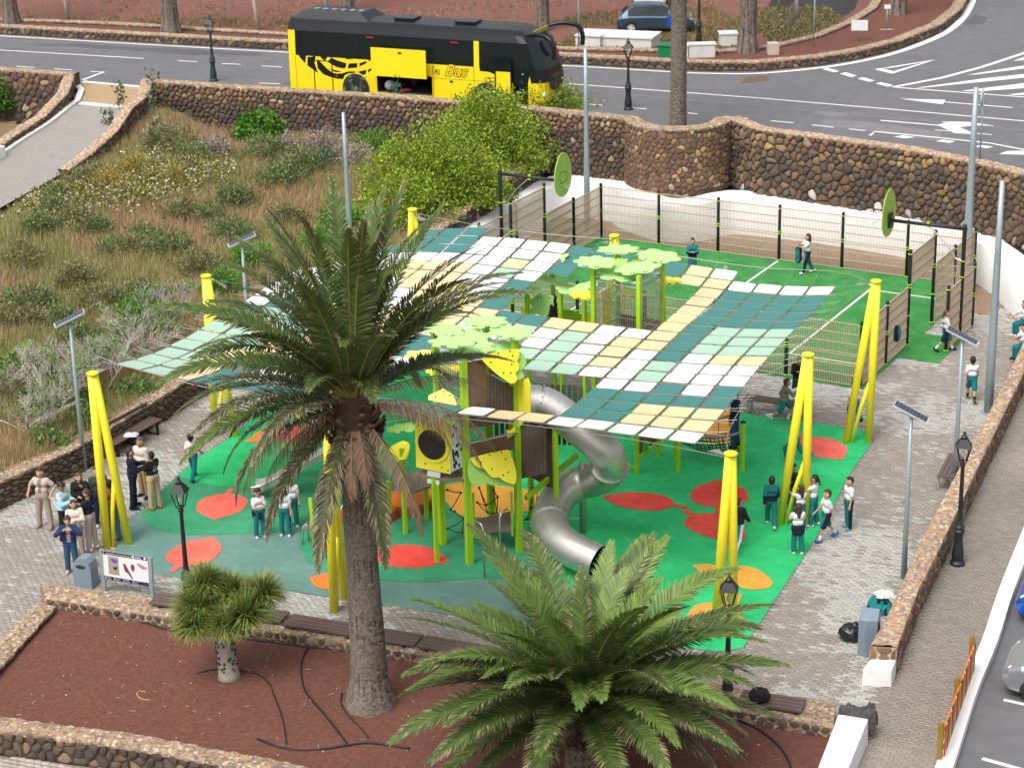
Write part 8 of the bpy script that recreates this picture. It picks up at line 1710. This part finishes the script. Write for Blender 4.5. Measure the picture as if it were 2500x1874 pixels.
person(250, 1285, 1.76, 200, 'stand', 'man in a dark padded vest partly hidden behind the leftmost mast', (.03, .032, .036), 'long', (.02, .03, .06), 'long', (.6, .6, .6), HBR, 'short', 0, tops=[(1.2, 1.5, (.045, .05, .055))], group=GA)
person(279, 1318, 1.74, 20, 'phone', 'person in a mustard brown top and faded jeans behind the mast', (.26, .13, .035), 'long', (.10, .19, .30), 'long', (.18, .07, .04), HB, 'short', 1, group=GA)
person(330, 1240, 1.79, -75, 'gesture', 'man in a dark navy suit gesturing with both hands', (.008, .012, .03), 'long', (.007, .01, .024), 'long', (.012, .016, .03), (.03, .022, .018), 'short', 0, inner=(.5, .52, .56), group=GA)
person(354, 1213, 1.80, 150, 'stand', 'man in a cream zip jacket and tan trousers with a dark bag strap', (.56, .51, .46), 'long', KHA, 'long', (.02, .03, .05), (.10, .09, .085), 'short', 1, group=GA)
person(380, 1243, 1.74, 50, 'fold', 'man in a black T-shirt with a blue back print and orange shoes', BLK, 'short', (.48, .36, .22), 'long', (.55, .13, .05), HB, 'crop', 1, prnt=(.16, .38, .42), group=GA)
person(474, 1170, 1.42, -20, 'walk', 'boy in a white T-shirt walking past the red leaf at the left', skin=1, shoes=(.03, .1, .3), group=GK)
person(636, 1312, 1.40, -150, 'phone', 'girl with a dark jacket tied at her waist left of the drooping fronds', style='pony', waist=NVY, group=GK)
person(698, 1308, 1.40, 178, 'stand', 'girl in white with dark hair facing the camera between fronds', style='long', group=GK)
person(716, 1286, 1.45, 190, 'stand', 'boy in white standing just behind the girl between fronds', style='short', hair=HBR, group=GK)
person(766, 1068, 1.35, 20, 'walk', 'child in a white shirt and dark shorts behind the palm crown', bottom=(.01, .05, .06), legs='short', group=GK)
pc_ = AT(908, 1225, 51.6); person(0, 0, 1.35, -60, 'climb', 'child climbing up beside the orange mounds behind the palm trunk', P=Vector((pc_.x, pc_.y, 0)), shoes=(.2, .08, .06), group=GK)
person(1970, 668, 1.50, 95, 'hold', 'girl with long hair carrying a teal jacket across the court', stripe=NVY, shoes=(.7, .7, .7), hair=(.06, .03, .016), style='long', group=GK)
person(1690, 676, 1.45, 175, 'fold', 'child in a teal and navy jacket standing on the court turf', TEAL, 'long', tops=[(.8, 1.2, NVY)], hair=HBR, group=GK)
person(1770, 742, 1.40, 60, 'walk', 'child glimpsed under the net walking on the court', TEAL, 'long', bottom=(.01, .10, .16), hair=(.3, .28, .26), group=GK)
pc_ = G(1352, 830, 2.45); person(0, 0, 1.40, 70, 'stand', 'child in black standing on the lime-railed platform', BLK, 'long', BLK, P=pc_, hair=HBR, group=GK)
person(2308, 858, 1.45, -100, 'walk', 'girl with a pale backpack walking out of the court gate', legs='short', stripe=NVY, shoes=(.015, .015, .03), socks=(.65, .65, .67), hair=(.09, .05, .03), style='pony', pack=(.38, .33, .38), group=GK)
person(0, 0, 1.45, 112, 'sit', 'girl sitting on the white ledge at the right picture edge', P=Vector((17.25, 65.75, 0)), seat=.55, style='long', hair=HBR, shoes=(.6, .6, .62), group=GK)
person(0, 0, 1.42, 112, 'sit', 'boy sitting on the white ledge by the rubble wall end', P=Vector((16.72, 63.55, 0)), seat=.50, shoes=(.01, .02, .02), group=GK)
person(2370, 978, 1.45, -12, 'walk', 'boy in teal shorts and black socks walking away by the grey pole', legs='short', shoes=(.05, .16, .03), socks=BLK, group=GK)
person(1948, 975, 1.55, 175, 'run', 'boy in a black hooded sweatshirt jumping over the bench', BLK, 'long', legs='short', shoes=(.012, .012, .012), socks=BLK, z=.47, group=GK)
person(1912, 1030, 1.48, -80, 'run', 'boy in an olive shirt running past the bench', (.17, .17, .125), 'long', legs='short', shoes=(.6, .6, .58), socks=(.65, .65, .66), hair=HBR, group=GK)
person(2084, 1032, 1.42, 5, 'run', 'boy in white running away behind the right mast', shoes=(.02, .02, .03), group=GK)
person(1793, 1092, 1.78, 75, 'stand', 'grey-haired man in a navy jacket and jeans on the rope bridge', (.010, .014, .032), 'long', (.02, .06, .14), 'long', (.01, .015, .03), (.16, .14, .12), 'crop', 3, z=.60, inner=(.4, .45, .55))
person(1940, 1128, 1.45, 60, 'run', 'boy in white sprinting behind the mast by the coral leaf', hair=HBR, shoes=(.25, .28, .4), group=GK)
person(1800, 1348, 1.60, -35, 'walk', 'girl with a ponytail in a black jumper beside the front mast', BLK, 'long', style='pony', hair=HBR, shoes=(.45, .52, .6), stripe=(.6, .6, .6), group=GK)
person(1882, 1284, 1.45, -8, 'walk', 'boy in a teal and navy jacket seen from behind', (.008, .13, .145), 'long', tops=[(.8, 1.17, NVY)], shoes=(.6, .6, .58), group=GK)
person(1934, 1252, 1.42, 150, 'phone', 'child in a black hooded top leaning between the mast legs', BLK, 'long', style='short', group=GK)
person(1953, 1292, 1.25, 20, 'reach', 'small girl in white reaching up to the mast', style='long', hair=(.05, .025, .015), group=GK)
person(1985, 1284, 1.45, 70, 'reach', 'girl with a black ponytail raising her arm by the mast', bottom=TEAL, style='pony', shoes=(.68, .68, .68), group=GK)
person(1946, 1352, 1.40, 8, 'gesture', 'girl with long brown hair and a navy jacket tied round her waist', style='long', hair=(.055, .028, .018), waist=NVY, shoes=(.6, .6, .58), group=GK)
person(2016, 1318, 1.45, 105, 'walk', 'boy in white with teal shorts and blue shoes stepping off the green floor', legs='short', stripe=NVY, shoes=(.02, .14, .32), socks=(.66, .66, .68), hair=HBR, group=GK)
person(2070, 1290, 1.45, 110, 'stand', 'boy in white and long teal trousers standing on the pavers', stripe=NVY, shoes=(.12, .28, .42), group=GK)
pd_ = mw @ Vector((11.15, .12, .42)); person(0, 0, 1.74, -30, 'stand', 'driver in a pale blue shirt standing in the doorway of the coach', (.33, .45, .62), 'short', (.01, .012, .02), 'long', BLK, HB, 'short', 1, P=pd_+Vector((0, 0, -.12)))
# the jacket in the court girl's hands and the one hung on the fence
p = G(1970, 668); hang('carried_jacket', (p.x-.34, p.y-.06, .78), .17, .75, TEAL, NVY, 'teal jacket dangling from the hands of the court girl', 7)
p = CP(CLU+.09, CLV*.27); hang('hung_jacket', (p.x, p.y, .85), .16, .6, NVY, TEAL, 'navy jacket hung on the right court fence', 8)
